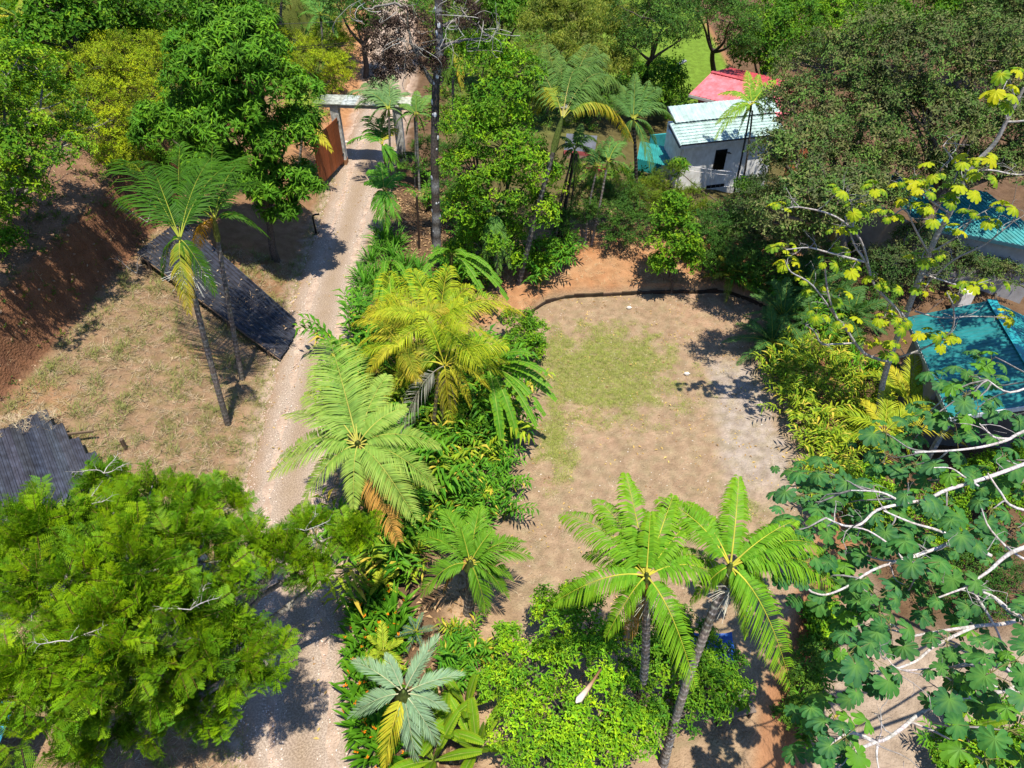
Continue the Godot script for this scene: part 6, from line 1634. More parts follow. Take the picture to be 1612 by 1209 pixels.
func right_side() -> void:
	rng.seed = 41
	var big := []
	for i in 8:
		big.append(palmate([Color(0.03, 0.125, 0.036), Color(0.036, 0.13, 0.034), Color(0.042, 0.155, 0.032), Color(0.05, 0.145, 0.055), Color(0.085, 0.22, 0.015), Color(0.027, 0.105, 0.036), Color(0.05, 0.15, 0.03), Color(0.033, 0.12, 0.045)][i], Color(0.10, 0.22, 0.04), 9, rf(0.15, 0.6)))
	var wh := [Vector3(6.84, 5.40, -10.83), Vector3(6.74, 6.52, -9.98), Vector3(6.21, 6.04, -9.71), Vector3(7.35, 5.56, -10.32), Vector3(5.48, 6.68, -8.38), Vector3(6.33, 6.20, -9.25), Vector3(7.33, 5.72, -9.80), Vector3(6.02, 6.84, -8.29), Vector3(7.60, 6.36, -9.62), Vector3(8.67, 5.88, -11.05), Vector3(9.84, 5.40, -12.01), Vector3(8.41, 6.52, -11.14), Vector3(10.00, 6.04, -12.24), Vector3(11.26, 5.56, -13.93), Vector3(11.12, 6.68, -12.90), Vector3(11.87, 6.20, -13.21), Vector3(12.82, 5.72, -14.51), Vector3(10.49, 6.84, -12.05), Vector3(10.23, 6.36, -11.70), Vector3(11.49, 5.88, -12.63), Vector3(12.57, 5.40, -12.78), Vector3(10.66, 6.52, -10.37), Vector3(11.13, 6.04, -10.06), Vector3(10.84, 5.56, -10.56), Vector3(9.18, 6.68, -9.70), Vector3(8.89, 6.20, -10.47), Vector3(8.73, 5.72, -10.33), Vector3(8.11, 6.84, -8.90), Vector3(8.91, 6.36, -9.12), Vector3(7.09, 5.88, -8.68), Vector3(6.85, 5.40, -8.71), Vector3(7.45, 6.52, -8.52), Vector3(8.02, 6.04, -8.57), Vector3(8.94, 5.56, -8.75), Vector3(8.76, 6.68, -8.26), Vector3(9.96, 6.20, -9.25), Vector3(10.65, 5.72, -9.12), Vector3(7.48, 6.84, -7.44), Vector3(8.35, 6.36, -7.62), Vector3(8.86, 5.88, -7.51), Vector3(7.94, 5.40, -7.80), Vector3(6.61, 6.52, -6.98), Vector3(6.65, 6.04, -7.61), Vector3(6.15, 5.56, -7.92), Vector3(5.21, 6.68, -7.47), Vector3(6.82, 6.20, -6.66), Vector3(6.60, 5.72, -6.86), Vector3(5.55, 6.84, -5.73), Vector3(6.15, 6.36, -5.92), Vector3(5.97, 5.88, -5.75), Vector3(8.64, 5.40, -7.38), Vector3(9.05, 6.52, -6.60), Vector3(7.80, 6.04, -6.38), Vector3(8.46, 5.56, -6.38), Vector3(7.86, 6.68, -5.48), Vector3(7.49, 6.20, -5.60), Vector3(8.24, 5.72, -5.60), Vector3(8.27, 6.84, -5.62), Vector3(5.25, 6.36, -4.60), Vector3(5.02, 5.88, -4.55), Vector3(5.65, 5.40, -5.20), Vector3(7.80, 6.52, -4.64), Vector3(7.50, 6.04, -4.39)]
	cecropia("cecropia_tree", "pale branched tree with big lobed leaves filling the lower right corner", Vector3(15.20, -1.20, -8.59), [
		[[Vector3(15.20, -1.20, -8.59), Vector3(13.54, 3.00, -8.79), Vector3(12.68, 5.20, -9.01), Vector3(12.07, 6.20, -9.25)], 0.14],
		[[Vector3(12.38, 5.60, -9.21), Vector3(10.12, 6.20, -8.27), Vector3(9.44, 6.40, -7.90), Vector3(8.98, 6.40, -7.59), Vector3(8.32, 6.30, -7.25)], 0.052],
		[[Vector3(12.66, 4.60, -8.77), Vector3(10.10, 5.20, -7.33), Vector3(8.83, 5.60, -6.93), Vector3(8.05, 5.80, -6.73), Vector3(7.23, 5.90, -6.54)], 0.048],
		[[Vector3(8.76, 5.60, -6.92), Vector3(8.33, 5.70, -6.72), Vector3(7.68, 5.80, -6.41), Vector3(7.15, 5.90, -6.07), Vector3(6.58, 6.00, -5.87), Vector3(6.06, 6.10, -5.79)], 0.036],
		[[Vector3(8.78, 6.40, -8.31), Vector3(8.11, 6.30, -8.11), Vector3(7.61, 6.30, -7.95), Vector3(6.81, 6.40, -7.62), Vector3(6.23, 6.40, -7.28), Vector3(5.71, 6.50, -7.04), Vector3(5.47, 6.50, -7.10)], 0.036],
		[[Vector3(11.74, 3.50, -7.16), Vector3(9.51, 4.60, -6.18), Vector3(7.68, 5.30, -5.60), Vector3(7.11, 5.50, -5.35), Vector3(6.48, 5.70, -4.96), Vector3(6.01, 5.80, -4.75), Vector3(5.59, 5.90, -4.85), Vector3(5.09, 6.00, -4.61)], 0.048],
		[[Vector3(6.01, 5.80, -4.75), Vector3(5.64, 5.80, -4.62), Vector3(5.32, 5.80, -4.44), Vector3(4.98, 5.80, -4.19)], 0.032],
		[[Vector3(6.02, 5.80, -4.74), Vector3(5.92, 5.80, -4.53), Vector3(5.87, 5.80, -4.29)], 0.024],
		[[Vector3(5.96, 5.80, -4.78), Vector3(5.55, 6.00, -4.83), Vector3(5.18, 6.10, -4.87)], 0.024],
		[[Vector3(8.55, 6.30, -7.38), Vector3(8.98, 5.80, -7.07), Vector3(9.25, 5.40, -6.76), Vector3(9.30, 5.00, -6.42)], 0.032],
		[[Vector3(10.36, 5.20, -7.15), Vector3(9.50, 5.80, -7.07), Vector3(9.06, 6.10, -7.23), Vector3(8.67, 6.30, -7.25), Vector3(8.40, 6.40, -7.24), Vector3(7.73, 6.50, -6.98)], 0.036],
		[[Vector3(12.98, 7.00, -11.46), Vector3(11.03, 7.00, -10.69), Vector3(10.53, 7.00, -10.43), Vector3(9.88, 7.00, -10.23), Vector3(9.05, 7.10, -10.03), Vector3(8.27, 7.20, -9.90)], 0.040],
		[[Vector3(10.60, 7.00, -10.47), Vector3(10.23, 7.10, -10.41), Vector3(10.06, 7.20, -10.48), Vector3(9.91, 7.30, -10.63)], 0.028],
		[[Vector3(11.40, 6.60, -10.30), Vector3(10.04, 6.60, -9.77), Vector3(8.87, 6.70, -9.32), Vector3(8.37, 6.70, -9.08), Vector3(7.85, 6.70, -8.97), Vector3(7.19, 6.80, -8.73), Vector3(6.69, 6.90, -8.32), Vector3(6.31, 7.00, -8.20), Vector3(5.95, 7.10, -8.31)], 0.044],
		[[Vector3(7.85, 6.70, -8.97), Vector3(7.45, 6.90, -9.05), Vector3(7.14, 7.00, -9.04), Vector3(6.67, 7.10, -8.98)], 0.028],
		[[Vector3(9.65, 6.60, -9.51), Vector3(9.32, 6.80, -9.56), Vector3(8.98, 7.00, -9.64), Vector3(8.56, 7.10, -9.57)], 0.024],
		[[Vector3(8.04, 6.40, -8.04), Vector3(7.47, 6.50, -7.80), Vector3(7.26, 6.60, -8.03), Vector3(6.82, 6.80, -8.24), Vector3(6.37, 7.00, -8.18)], 0.028],
		[[Vector3(9.22, 6.40, -7.94), Vector3(8.42, 6.60, -8.33), Vector3(7.81, 6.70, -8.50), Vector3(7.31, 6.80, -8.71)], 0.036],
		[[Vector3(12.01, 5.80, -9.22), Vector3(10.49, 6.20, -9.25), Vector3(10.11, 6.50, -9.42), Vector3(9.84, 6.80, -9.68)], 0.036],
		[[Vector3(11.83, 5.20, -8.37), Vector3(10.49, 5.60, -8.41), Vector3(9.68, 6.20, -8.68), Vector3(9.43, 6.60, -8.93)], 0.032],
		[[Vector3(11.88, 4.00, -7.61), Vector3(9.79, 4.80, -6.39), Vector3(9.12, 5.20, -6.44), Vector3(8.56, 5.50, -6.54)], 0.036],
		[[Vector3(9.74, 4.60, -6.11), Vector3(8.62, 5.20, -6.02), Vector3(7.92, 5.60, -6.00)], 0.028],
		[[Vector3(11.98, 7.30, -11.98), Vector3(11.17, 7.20, -11.71), Vector3(10.78, 7.30, -12.02)], 0.032],
		[[Vector3(7.62, 5.80, -6.02), Vector3(6.80, 6.00, -5.87), Vector3(6.51, 6.20, -6.00)], 0.016]],
		wh, big, {"size": 0.26, "n": 4, "more": 4, "twigs": 40, "bark": Color(0.74, 0.69, 0.68)})
	var lime := []
	for i in 5:
		lime.append(palmate([Color(0.20, 0.29, 0.006), Color(0.28, 0.34, 0.006), Color(0.10, 0.21, 0.008), Color(0.36, 0.36, 0.006), Color(0.08, 0.18, 0.01)][i], Color(0.36, 0.38, 0.015), 9, rf(0.3, 0.55)))
	cecropia("lime_leaved_tree", "slender grey barked tree with clustered lime yellow leaves before turquoise roofs", Vector3(13.58, -1.20, -18.30), [
		[[Vector3(13.58, -1.20, -18.30), Vector3(13.03, 1.39, -18.60), Vector3(12.74, 4.54, -18.60), Vector3(12.60, 7.04, -18.60), Vector3(12.61, 7.96, -18.50), Vector3(12.55, 9.30, -18.40), Vector3(12.81, 10.09, -18.30), Vector3(12.86, 10.73, -18.30), Vector3(12.90, 11.57, -18.30)], 0.105],
		[[Vector3(12.84, 2.43, -18.40), Vector3(11.62, 3.07, -18.10), Vector3(10.53, 4.30, -17.90), Vector3(10.06, 4.80, -17.80), Vector3(9.54, 5.70, -17.80), Vector3(9.20, 6.65, -17.90)], 0.055],
		[[Vector3(11.35, 3.26, -18.40), Vector3(10.34, 3.61, -17.90), Vector3(9.93, 3.71, -17.80), Vector3(9.51, 4.28, -17.70), Vector3(9.11, 4.61, -17.60)], 0.035],
		[[Vector3(12.64, 4.31, -18.40), Vector3(11.72, 5.14, -18.10), Vector3(11.00, 5.80, -18.00), Vector3(10.45, 6.63, -18.00), Vector3(9.92, 7.23, -18.00), Vector3(9.41, 8.09, -18.10)], 0.05],
		[[Vector3(10.71, 6.25, -18.00), Vector3(9.98, 7.46, -17.90), Vector3(9.00, 8.24, -17.80), Vector3(7.88, 8.58, -17.70), Vector3(7.37, 8.56, -17.60)], 0.035],
		[[Vector3(9.67, 7.80, -17.90), Vector3(9.50, 8.33, -18.00), Vector3(9.40, 8.58, -18.10), Vector3(9.11, 8.73, -18.20)], 0.025],
		[[Vector3(10.39, 6.65, -18.00), Vector3(9.10, 7.10, -17.80), Vector3(8.47, 7.31, -17.70), Vector3(7.82, 7.30, -17.60)], 0.035],
		[[Vector3(10.25, 4.55, -17.90), Vector3(8.98, 6.00, -17.70), Vector3(8.14, 6.56, -17.60), Vector3(7.83, 7.01, -17.50)], 0.03],
		[[Vector3(12.92, 2.57, -18.40), Vector3(12.80, 2.99, -18.00), Vector3(13.33, 3.56, -17.80), Vector3(13.72, 4.38, -17.60), Vector3(13.42, 5.28, -17.60), Vector3(12.98, 5.84, -17.60)], 0.04],
		[[Vector3(12.86, 4.56, -18.40), Vector3(13.32, 4.75, -17.80), Vector3(14.13, 4.95, -17.60), Vector3(15.05, 5.05, -17.40)], 0.03],
		[[Vector3(12.78, 5.53, -18.40), Vector3(12.93, 6.76, -17.90), Vector3(13.39, 7.47, -17.60), Vector3(13.75, 8.38, -17.40)], 0.035],
		[[Vector3(12.58, 6.77, -18.40), Vector3(12.90, 7.49, -18.10), Vector3(12.97, 8.05, -18.00), Vector3(13.22, 8.40, -17.90)], 0.03],
		[[Vector3(12.55, 8.01, -18.40), Vector3(11.83, 8.44, -18.20), Vector3(11.18, 8.87, -18.10), Vector3(10.67, 9.06, -18.10)], 0.035],
		[[Vector3(12.55, 9.30, -18.40), Vector3(12.02, 9.57, -18.10), Vector3(11.64, 9.88, -18.10), Vector3(11.29, 10.18, -18.00)], 0.03],
		[[Vector3(12.49, 9.33, -18.30), Vector3(12.78, 9.56, -17.90), Vector3(13.37, 9.53, -17.70), Vector3(13.84, 9.71, -17.50)], 0.03],
		[[Vector3(12.86, 10.73, -18.30), Vector3(12.45, 11.22, -18.10), Vector3(12.26, 11.53, -18.10)], 0.028],
		[[Vector3(12.92, 11.14, -18.30), Vector3(12.36, 11.77, -18.10), Vector3(12.25, 11.92, -18.10)], 0.025],
		[[Vector3(12.88, 10.70, -18.30), Vector3(13.16, 10.81, -18.10), Vector3(13.63, 11.02, -18.00)], 0.035],
		[[Vector3(12.47, 6.67, -18.40), Vector3(11.48, 7.75, -18.00), Vector3(10.98, 8.35, -18.00), Vector3(10.64, 8.20, -17.90)], 0.035],
		[[Vector3(12.50, 5.99, -18.40), Vector3(12.82, 6.09, -17.90), Vector3(13.53, 6.00, -17.70), Vector3(14.02, 6.36, -17.50)], 0.03]],
		[Vector3(12.34, 11.92, -18.20), Vector3(11.84, 11.76, -17.48), Vector3(11.88, 11.53, -17.56), Vector3(11.90, 9.91, -17.64), Vector3(12.31, 9.96, -17.72), Vector3(11.39, 9.53, -17.80), Vector3(11.94, 9.20, -17.88), Vector3(12.56, 9.35, -17.96), Vector3(10.64, 9.09, -18.04), Vector3(11.03, 9.14, -18.12), Vector3(11.10, 8.59, -18.20), Vector3(11.02, 9.18, -17.48), Vector3(8.70, 9.11, -17.56), Vector3(7.30, 8.62, -17.64), Vector3(10.66, 8.20, -17.72), Vector3(10.34, 8.30, -17.80), Vector3(9.18, 7.74, -17.88), Vector3(9.50, 7.77, -17.96), Vector3(7.91, 7.10, -18.04), Vector3(9.64, 6.92, -18.12), Vector3(13.07, 8.14, -18.20), Vector3(13.26, 8.72, -17.48), Vector3(13.23, 8.20, -17.56), Vector3(12.39, 7.85, -17.64), Vector3(12.28, 9.03, -17.72), Vector3(9.16, 6.78, -17.80), Vector3(10.06, 6.51, -17.88), Vector3(8.16, 6.68, -17.96), Vector3(8.74, 6.00, -18.04), Vector3(9.47, 5.58, -18.12), Vector3(10.14, 5.38, -18.20), Vector3(9.26, 5.11, -17.48), Vector3(10.33, 4.69, -17.56), Vector3(11.48, 4.87, -17.64), Vector3(11.85, 4.61, -17.72), Vector3(12.17, 4.75, -17.80), Vector3(10.89, 6.06, -17.88), Vector3(11.47, 5.78, -17.96), Vector3(12.62, 5.59, -18.04), Vector3(12.13, 6.66, -18.12), Vector3(12.69, 6.74, -18.20), Vector3(13.66, 6.11, -17.48), Vector3(14.21, 6.10, -17.56), Vector3(15.16, 4.94, -17.64), Vector3(13.23, 4.19, -17.72), Vector3(13.65, 3.82, -17.80), Vector3(14.11, 3.88, -17.88), Vector3(11.46, 3.74, -17.96), Vector3(12.21, 3.23, -18.04), Vector3(12.56, 3.48, -18.12), Vector3(13.66, 5.43, -18.20), Vector3(11.56, 8.34, -17.48), Vector3(11.23, 8.58, -17.56), Vector3(11.80, 8.77, -17.64), Vector3(9.76, 9.06, -17.72), Vector3(9.54, 8.45, -17.80)], lime, {"size": 0.21, "n": 4, "twigs": 90, "twig": 0.014, "bark": Color(0.58, 0.56, 0.55)})
	tree("added_roof_shade_tree", "broad tree beyond the right edge that shades the turquoise gable roof", Vector3(20.5, -1.2, -15.5), [[Vector3(16.6, 8.9, -16.6), 1.3, 0.7], [Vector3(18.2, 9.0, -17.4), 1.4, 0.7], [Vector3(17.6, 8.6, -15.2), 1.5, 0.7], [Vector3(19.6, 8.7, -18.6), 1.2, 0.7], [Vector3(17.8, 9.1, -19.4), 1.0, 0.7], [Vector3(16.4, 9.2, -14.4), 1.2, 0.7], [Vector3(19.0, 9.3, -15.8), 1.3, 0.7], [Vector3(19.4, 9.0, -17.0), 1.2, 0.7]], "broad", {"s": 0.4, "d": 0.8, "r": 0.14})  # unseen tree, added so its canopy casts shade on the gable roof
	var yel := {"n": 48, "ll": 0.32, "lw": 0.045, "droop": 0.35, "ang": 0.8, "vee": 0.35, "c0": Color(0.16, 0.27, 0.015), "c1": Color(0.42, 0.42, 0.02), "rc": Color(0.5, 0.45, 0.05)}
	palm("golden_palm", "yellow green palm under the slender lime leaved tree", Vector3(13.26, -1.20, -16.74), Vector3(12.81, 0.40, -17.08), [[Vector3(9.94, -0.30, -18.21), 0.30, 0], [Vector3(11.01, -0.50, -17.14), 0.30, 0], [Vector3(11.30, 0.20, -18.09), 0.30, 0], [Vector3(13.31, 1.00, -18.63), 0.15, 0], [Vector3(15.15, 0.70, -18.23), 0.25, 0], [Vector3(12.30, 0.70, -18.42), 0.25, 1], [Vector3(15.76, -0.20, -17.04), 0.30, 1], [Vector3(13.92, 1.00, -17.72), 0.15, 0], [Vector3(11.98, -0.20, -17.35), 0.40, 1], [Vector3(13.85, -0.50, -16.72), 0.40, 0], [Vector3(12.49, -0.80, -16.40), 0.40, 0]], {"r": 0.08, "f": yel})
	palm("golden_palm", "yellow green palm beside the turquoise gable roof", Vector3(15.00, -1.20, -18.30), Vector3(14.42, 0.20, -18.74), [[Vector3(16.01, 1.00, -20.16), 0.12, 0], [Vector3(16.04, 0.50, -19.41), 0.25, 0], [Vector3(13.90, 0.80, -20.25), 0.20, 1], [Vector3(13.10, 0.30, -20.17), 0.34, 0], [Vector3(14.98, 1.10, -20.34), 0.05, 0], [Vector3(16.15, -0.20, -18.63), 0.40, 1], [Vector3(13.74, 0.60, -19.13), 0.30, 0], [Vector3(15.44, -0.70, -18.14), 0.40, 0]], {"r": 0.08, "f": yel})
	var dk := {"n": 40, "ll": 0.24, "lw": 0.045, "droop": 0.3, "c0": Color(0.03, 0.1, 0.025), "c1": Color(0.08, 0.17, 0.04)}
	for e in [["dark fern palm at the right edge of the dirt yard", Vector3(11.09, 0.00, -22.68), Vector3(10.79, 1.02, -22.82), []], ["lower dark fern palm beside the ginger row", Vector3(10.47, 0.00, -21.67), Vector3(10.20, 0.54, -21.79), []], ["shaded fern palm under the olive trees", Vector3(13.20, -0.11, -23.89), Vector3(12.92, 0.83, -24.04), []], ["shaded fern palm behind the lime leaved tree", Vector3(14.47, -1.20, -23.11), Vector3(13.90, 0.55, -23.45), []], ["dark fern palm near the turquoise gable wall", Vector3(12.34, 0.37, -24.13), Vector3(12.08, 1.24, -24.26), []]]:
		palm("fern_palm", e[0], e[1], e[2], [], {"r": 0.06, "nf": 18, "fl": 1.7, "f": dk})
	var by := {"s": 0.32, "d": 1.6, "r": 0.05, "cat": "shrub", "a": Color(0.8, 0.9, 0.8), "b": Color(1.9, 1.6, 0.9), "every": 5}
	tree("shrub", "bright lime shrub at the right edge below the turquoise eaves", Vector3(15.93, -1.20, -15.29), [[Vector3(15.93, -0.33, -15.29), 0.95, 0.85], [Vector3(16.83, 0.09, -15.76), 0.85, 0.85], [Vector3(14.93, -0.52, -14.77), 0.84, 0.85], [Vector3(16.72, -0.43, -14.70), 0.83, 0.85]], "broad", by)
	tree("shrub", "yellow green shrub under the pale branches", Vector3(12.45, -1.20, -13.65), [[Vector3(12.45, -0.72, -13.65), 0.91, 0.85], [Vector3(13.60, -0.61, -14.07), 0.82, 0.85], [Vector3(12.12, -0.55, -14.53), 0.75, 0.85], [Vector3(14.27, -0.75, -13.19), 0.72, 0.85], [Vector3(11.81, -0.41, -15.49), 0.64, 0.85]], "broad", by)
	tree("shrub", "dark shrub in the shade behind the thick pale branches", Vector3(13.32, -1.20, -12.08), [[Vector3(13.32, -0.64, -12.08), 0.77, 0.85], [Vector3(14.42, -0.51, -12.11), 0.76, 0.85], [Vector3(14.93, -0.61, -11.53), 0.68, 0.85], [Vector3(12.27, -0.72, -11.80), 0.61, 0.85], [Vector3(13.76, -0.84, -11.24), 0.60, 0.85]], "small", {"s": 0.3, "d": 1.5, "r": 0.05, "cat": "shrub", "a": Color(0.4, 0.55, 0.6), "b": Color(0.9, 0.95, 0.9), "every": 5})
	tree("shrub", "shaded shrub at the lower right bank foot", Vector3(7.73, -0.72, -8.88), [[Vector3(7.73, 0.01, -8.88), 0.43, 0.85], [Vector3(7.54, -0.22, -8.31), 0.43, 0.85], [Vector3(7.14, -0.30, -7.70), 0.39, 0.85], [Vector3(8.33, -0.25, -9.73), 0.35, 0.85]], "small", by)
	tree("shrub", "green shrub in the bottom right corner", Vector3(11.76, -1.20, -6.75), [[Vector3(11.76, -0.58, -6.75), 0.62, 0.85], [Vector3(12.46, -0.46, -6.85), 0.56, 0.85], [Vector3(10.98, -0.74, -6.59), 0.47, 0.85]], "broad", by)
	tree("shrub", "small lime bush beside the red earth step", Vector3(8.72, -0.68, -10.57), [[Vector3(8.72, -0.22, -10.57), 0.39, 0.85], [Vector3(9.18, -0.79, -10.50), 0.33, 0.85], [Vector3(8.33, -0.19, -10.07), 0.28, 0.85]], "broad", by)
	# light green tree at the bottom centre and its darker neighbour
	tree("light_green_tree", "light green small leaved tree at the bottom centre below the coconut palms", Vector3(1.51, 0.00, -7.89), [[Vector3(1.06, 1.95, -8.72), 0.68, 0.85], [Vector3(1.89, 2.29, -8.78), 0.64, 0.85], [Vector3(0.57, 2.05, -7.65), 0.70, 0.85], [Vector3(1.69, 2.59, -7.46), 0.77, 0.85], [Vector3(1.29, 2.24, -6.50), 0.77, 0.85], [Vector3(0.27, 1.89, -6.57), 0.64, 0.85], [Vector3(0.73, 1.87, -5.92), 0.63, 0.85], [Vector3(1.95, 1.98, -5.95), 0.62, 0.85], [Vector3(0.97, 1.49, -9.76), 0.36, 0.85], [Vector3(2.46, 2.12, -6.41), 0.55, 0.85], [Vector3(-0.10, 1.32, -8.89), 0.35, 0.85], [Vector3(1.65, 1.40, -10.09), 0.33, 0.85], [Vector3(-0.31, 1.50, -7.68), 0.36, 0.85]], "broad", {"s": 0.27, "d": 1.5, "r": 0.07, "a": Color(1.0, 1.1, 0.9), "b": Color(2.5, 2.0, 1.0), "every": 2, "up": 0.5})
	tree("dark_green_tree", "darker leafy tree under the two bright coconut palms", Vector3(3.88, 0.00, -7.73), [[Vector3(3.07, 2.14, -8.38), 0.66, 0.85], [Vector3(3.74, 2.40, -7.70), 0.67, 0.85], [Vector3(2.76, 2.16, -7.16), 0.65, 0.85], [Vector3(4.41, 1.96, -7.39), 0.58, 0.85], [Vector3(3.76, 1.78, -6.83), 0.48, 0.85], [Vector3(4.96, 1.74, -8.03), 0.45, 0.85], [Vector3(4.35, 1.75, -8.83), 0.53, 0.85], [Vector3(5.16, 1.36, -7.59), 0.36, 0.85]], "broad", {"s": 0.27, "d": 2.0, "r": 0.08, "a": Color(0.65, 0.8, 0.9), "b": Color(1.35, 1.25, 1.0), "every": 3, "up": 0.5})


func hedges() -> void:
	rng.seed = 61
	var ginger := []
	for i in 3:
		ginger.append(cane_clump(15, 1.35, 0.33, 0.075, Color(0.035, 0.15, 0.012), Color(0.12, 0.28, 0.015)))
	var ginger_y := []
	for i in 3:
		ginger_y.append(cane_clump(15, 1.25, 0.32, 0.065, Color(0.09, 0.2, 0.012), Color(0.3, 0.36, 0.02), 0.85, 0.12))
	var drac := []
	for i in 2:
		drac.append(strap_clump(70, 0.85, 0.05, Color(0.045, 0.17, 0.015), Color(0.14, 0.3, 0.02)))
	var torch := []
	for i in 3:
		torch.append(strap_clump(46, 0.75, 0.09, Color(0.04, 0.15, 0.01), Color(0.12, 0.27, 0.012), 0.6, 1.45))
	bed("ginger_plant", "plant", "dark green ginger plant between the middle palms and the dirt yard", "ginger plants along the middle hedge", [ginger[0], ginger[1], ginger_y[0], ginger[2], drac[0]], [Vector3(-1.01, 0.04, -16.82), Vector3(-0.35, 0.00, -16.41), Vector3(-1.29, 0.08, -15.77), Vector3(-0.55, 0.01, -15.41), Vector3(-1.05, 0.06, -14.70), Vector3(-0.23, 0.00, -14.62), Vector3(-0.72, 0.03, -13.95), Vector3(-1.43, 0.11, -14.27), Vector3(-1.78, 0.15, -15.02), Vector3(-2.07, 0.22, -13.44), Vector3(-1.19, 0.10, -13.29), Vector3(-0.32, 0.01, -13.72), Vector3(-2.32, 0.24, -14.16), Vector3(-1.75, 0.19, -12.87), Vector3(-0.77, 0.02, -16.10), Vector3(-1.66, 0.12, -16.74), Vector3(-2.14, 0.20, -15.80), Vector3(-3.00, 0.38, -13.08), Vector3(-3.41, 0.45, -12.57), Vector3(-2.81, 0.38, -12.17), Vector3(-2.40, 0.30, -12.68), Vector3(-3.75, 0.49, -13.01), Vector3(-3.02, 0.42, -11.50), Vector3(-3.51, 0.47, -11.89)], 0.8, 1.1)
	bed("tall_ginger", "plant", "tall dark ginger stems packed under the golden palms and coconut palm", "tall ginger inside the middle hedge", [ginger[1], ginger_y[2], ginger[0]], [Vector3(-4.84, 0.63, -18.10), Vector3(-4.29, 0.56, -17.22), Vector3(-4.31, 0.55, -15.77), Vector3(-3.59, 0.45, -16.72), Vector3(-3.26, 0.39, -17.70), Vector3(-3.18, 0.39, -14.82), Vector3(-3.81, 0.48, -15.01), Vector3(-2.43, 0.23, -18.51), Vector3(-1.89, 0.15, -17.01), Vector3(-1.29, 0.06, -18.37), Vector3(-0.80, 0.02, -17.14), Vector3(-1.57, 0.08, -19.70), Vector3(-0.36, 0.00, -17.78), Vector3(-0.14, 0.00, -18.76), Vector3(-5.49, 0.69, -19.39), Vector3(-5.23, 0.70, -20.83), Vector3(-4.35, 0.58, -19.50), Vector3(-0.62, 0.00, -19.79), Vector3(-2.79, 0.33, -13.85), Vector3(-2.38, 0.25, -14.94), Vector3(-4.24, 0.53, -11.85), Vector3(-3.81, 0.50, -12.09), Vector3(-3.99, 0.51, -11.44), Vector3(-3.24, 0.44, -11.91), Vector3(-6.07, 0.72, -20.80), Vector3(-5.61, 0.67, -18.71)], 1.3, 1.75)
	bed("ginger_plant", "plant", "green strap leaved plant beside the driveway above the golden palms", "strap leaved plants beside the driveway", drac, [Vector3(-6.24, 0.84, -27.06), Vector3(-5.92, 0.86, -27.83), Vector3(-5.29, 0.84, -27.32), Vector3(-5.93, 0.82, -25.83), Vector3(-5.28, 0.81, -26.09), Vector3(-4.64, 0.81, -26.59), Vector3(-6.24, 0.80, -25.13), Vector3(-4.06, 0.79, -26.37), Vector3(-4.76, 0.77, -25.18), Vector3(-5.50, 0.79, -24.69), Vector3(-6.20, 0.78, -24.01), Vector3(-5.68, 0.76, -23.16), Vector3(-4.09, 0.73, -25.23), Vector3(-3.41, 0.68, -25.08), Vector3(-6.48, 0.82, -25.83), Vector3(-5.89, 0.87, -28.63), Vector3(-5.27, 0.86, -28.37)], 0.9, 1.25)
	bed("ginger_plant", "plant", "yellowing ginger plant in the row right of the dirt yard", "ginger plants right of the yard", ginger_y, [Vector3(10.61, 0.00, -20.15), Vector3(11.33, 0.00, -20.52), Vector3(12.05, -0.16, -20.33), Vector3(13.37, -1.19, -21.10), Vector3(10.42, 0.00, -19.10), Vector3(11.02, 0.00, -18.76), Vector3(11.90, -0.37, -18.97), Vector3(13.11, -1.20, -19.65), Vector3(10.26, 0.00, -17.78), Vector3(10.73, 0.00, -17.16), Vector3(10.11, 0.00, -16.56), Vector3(10.63, -0.02, -16.14), Vector3(10.11, 0.00, -15.56), Vector3(11.25, -0.49, -16.27), Vector3(12.64, -1.20, -17.98), Vector3(10.00, 0.00, -14.88), Vector3(10.75, -0.37, -14.91), Vector3(12.09, -1.20, -16.16), Vector3(10.76, 0.00, -21.08), Vector3(10.04, 0.00, -20.71), Vector3(11.50, 0.00, -21.47), Vector3(12.61, -0.35, -21.89), Vector3(13.85, -1.20, -22.49), Vector3(13.73, -1.20, -20.01), Vector3(10.07, -0.02, -14.12), Vector3(11.07, -0.85, -14.50), Vector3(12.11, -1.20, -15.32), Vector3(9.94, 0.00, -18.26), Vector3(9.98, 0.00, -19.62)], 0.85, 1.2)
	var orange := petals(3, 0.72, Color(0.62, 0.2, 0.01))
	bed("torch_plant", "plant", "bright green hedge plant with orange flowers beside the lower driveway", "flowering hedge plants by the lower driveway", torch, [Vector3(-3.91, 0.50, -10.25), Vector3(-3.60, 0.49, -10.55), Vector3(-3.91, 0.50, -9.69), Vector3(-3.50, 0.48, -9.79), Vector3(-3.19, 0.46, -9.99), Vector3(-3.91, 0.50, -9.15), Vector3(-3.51, 0.49, -9.25), Vector3(-3.11, 0.46, -9.35), Vector3(-3.91, 0.50, -8.64), Vector3(-3.52, 0.50, -8.73), Vector3(-3.11, 0.48, -8.74), Vector3(-3.75, 0.50, -8.15), Vector3(-3.34, 0.50, -8.07), Vector3(-3.75, 0.50, -7.67), Vector3(-3.33, 0.50, -7.44), Vector3(-3.50, 0.50, -7.07), Vector3(-3.11, 0.50, -6.92), Vector3(-2.96, 0.48, -8.16), Vector3(-3.19, 0.50, -6.49), Vector3(-2.82, 0.49, -6.43), Vector3(-3.71, 0.49, -11.35), Vector3(-2.96, 0.45, -9.54), Vector3(-3.48, 0.48, -10.95)], 0.75, 1.05, "leaf", orange)
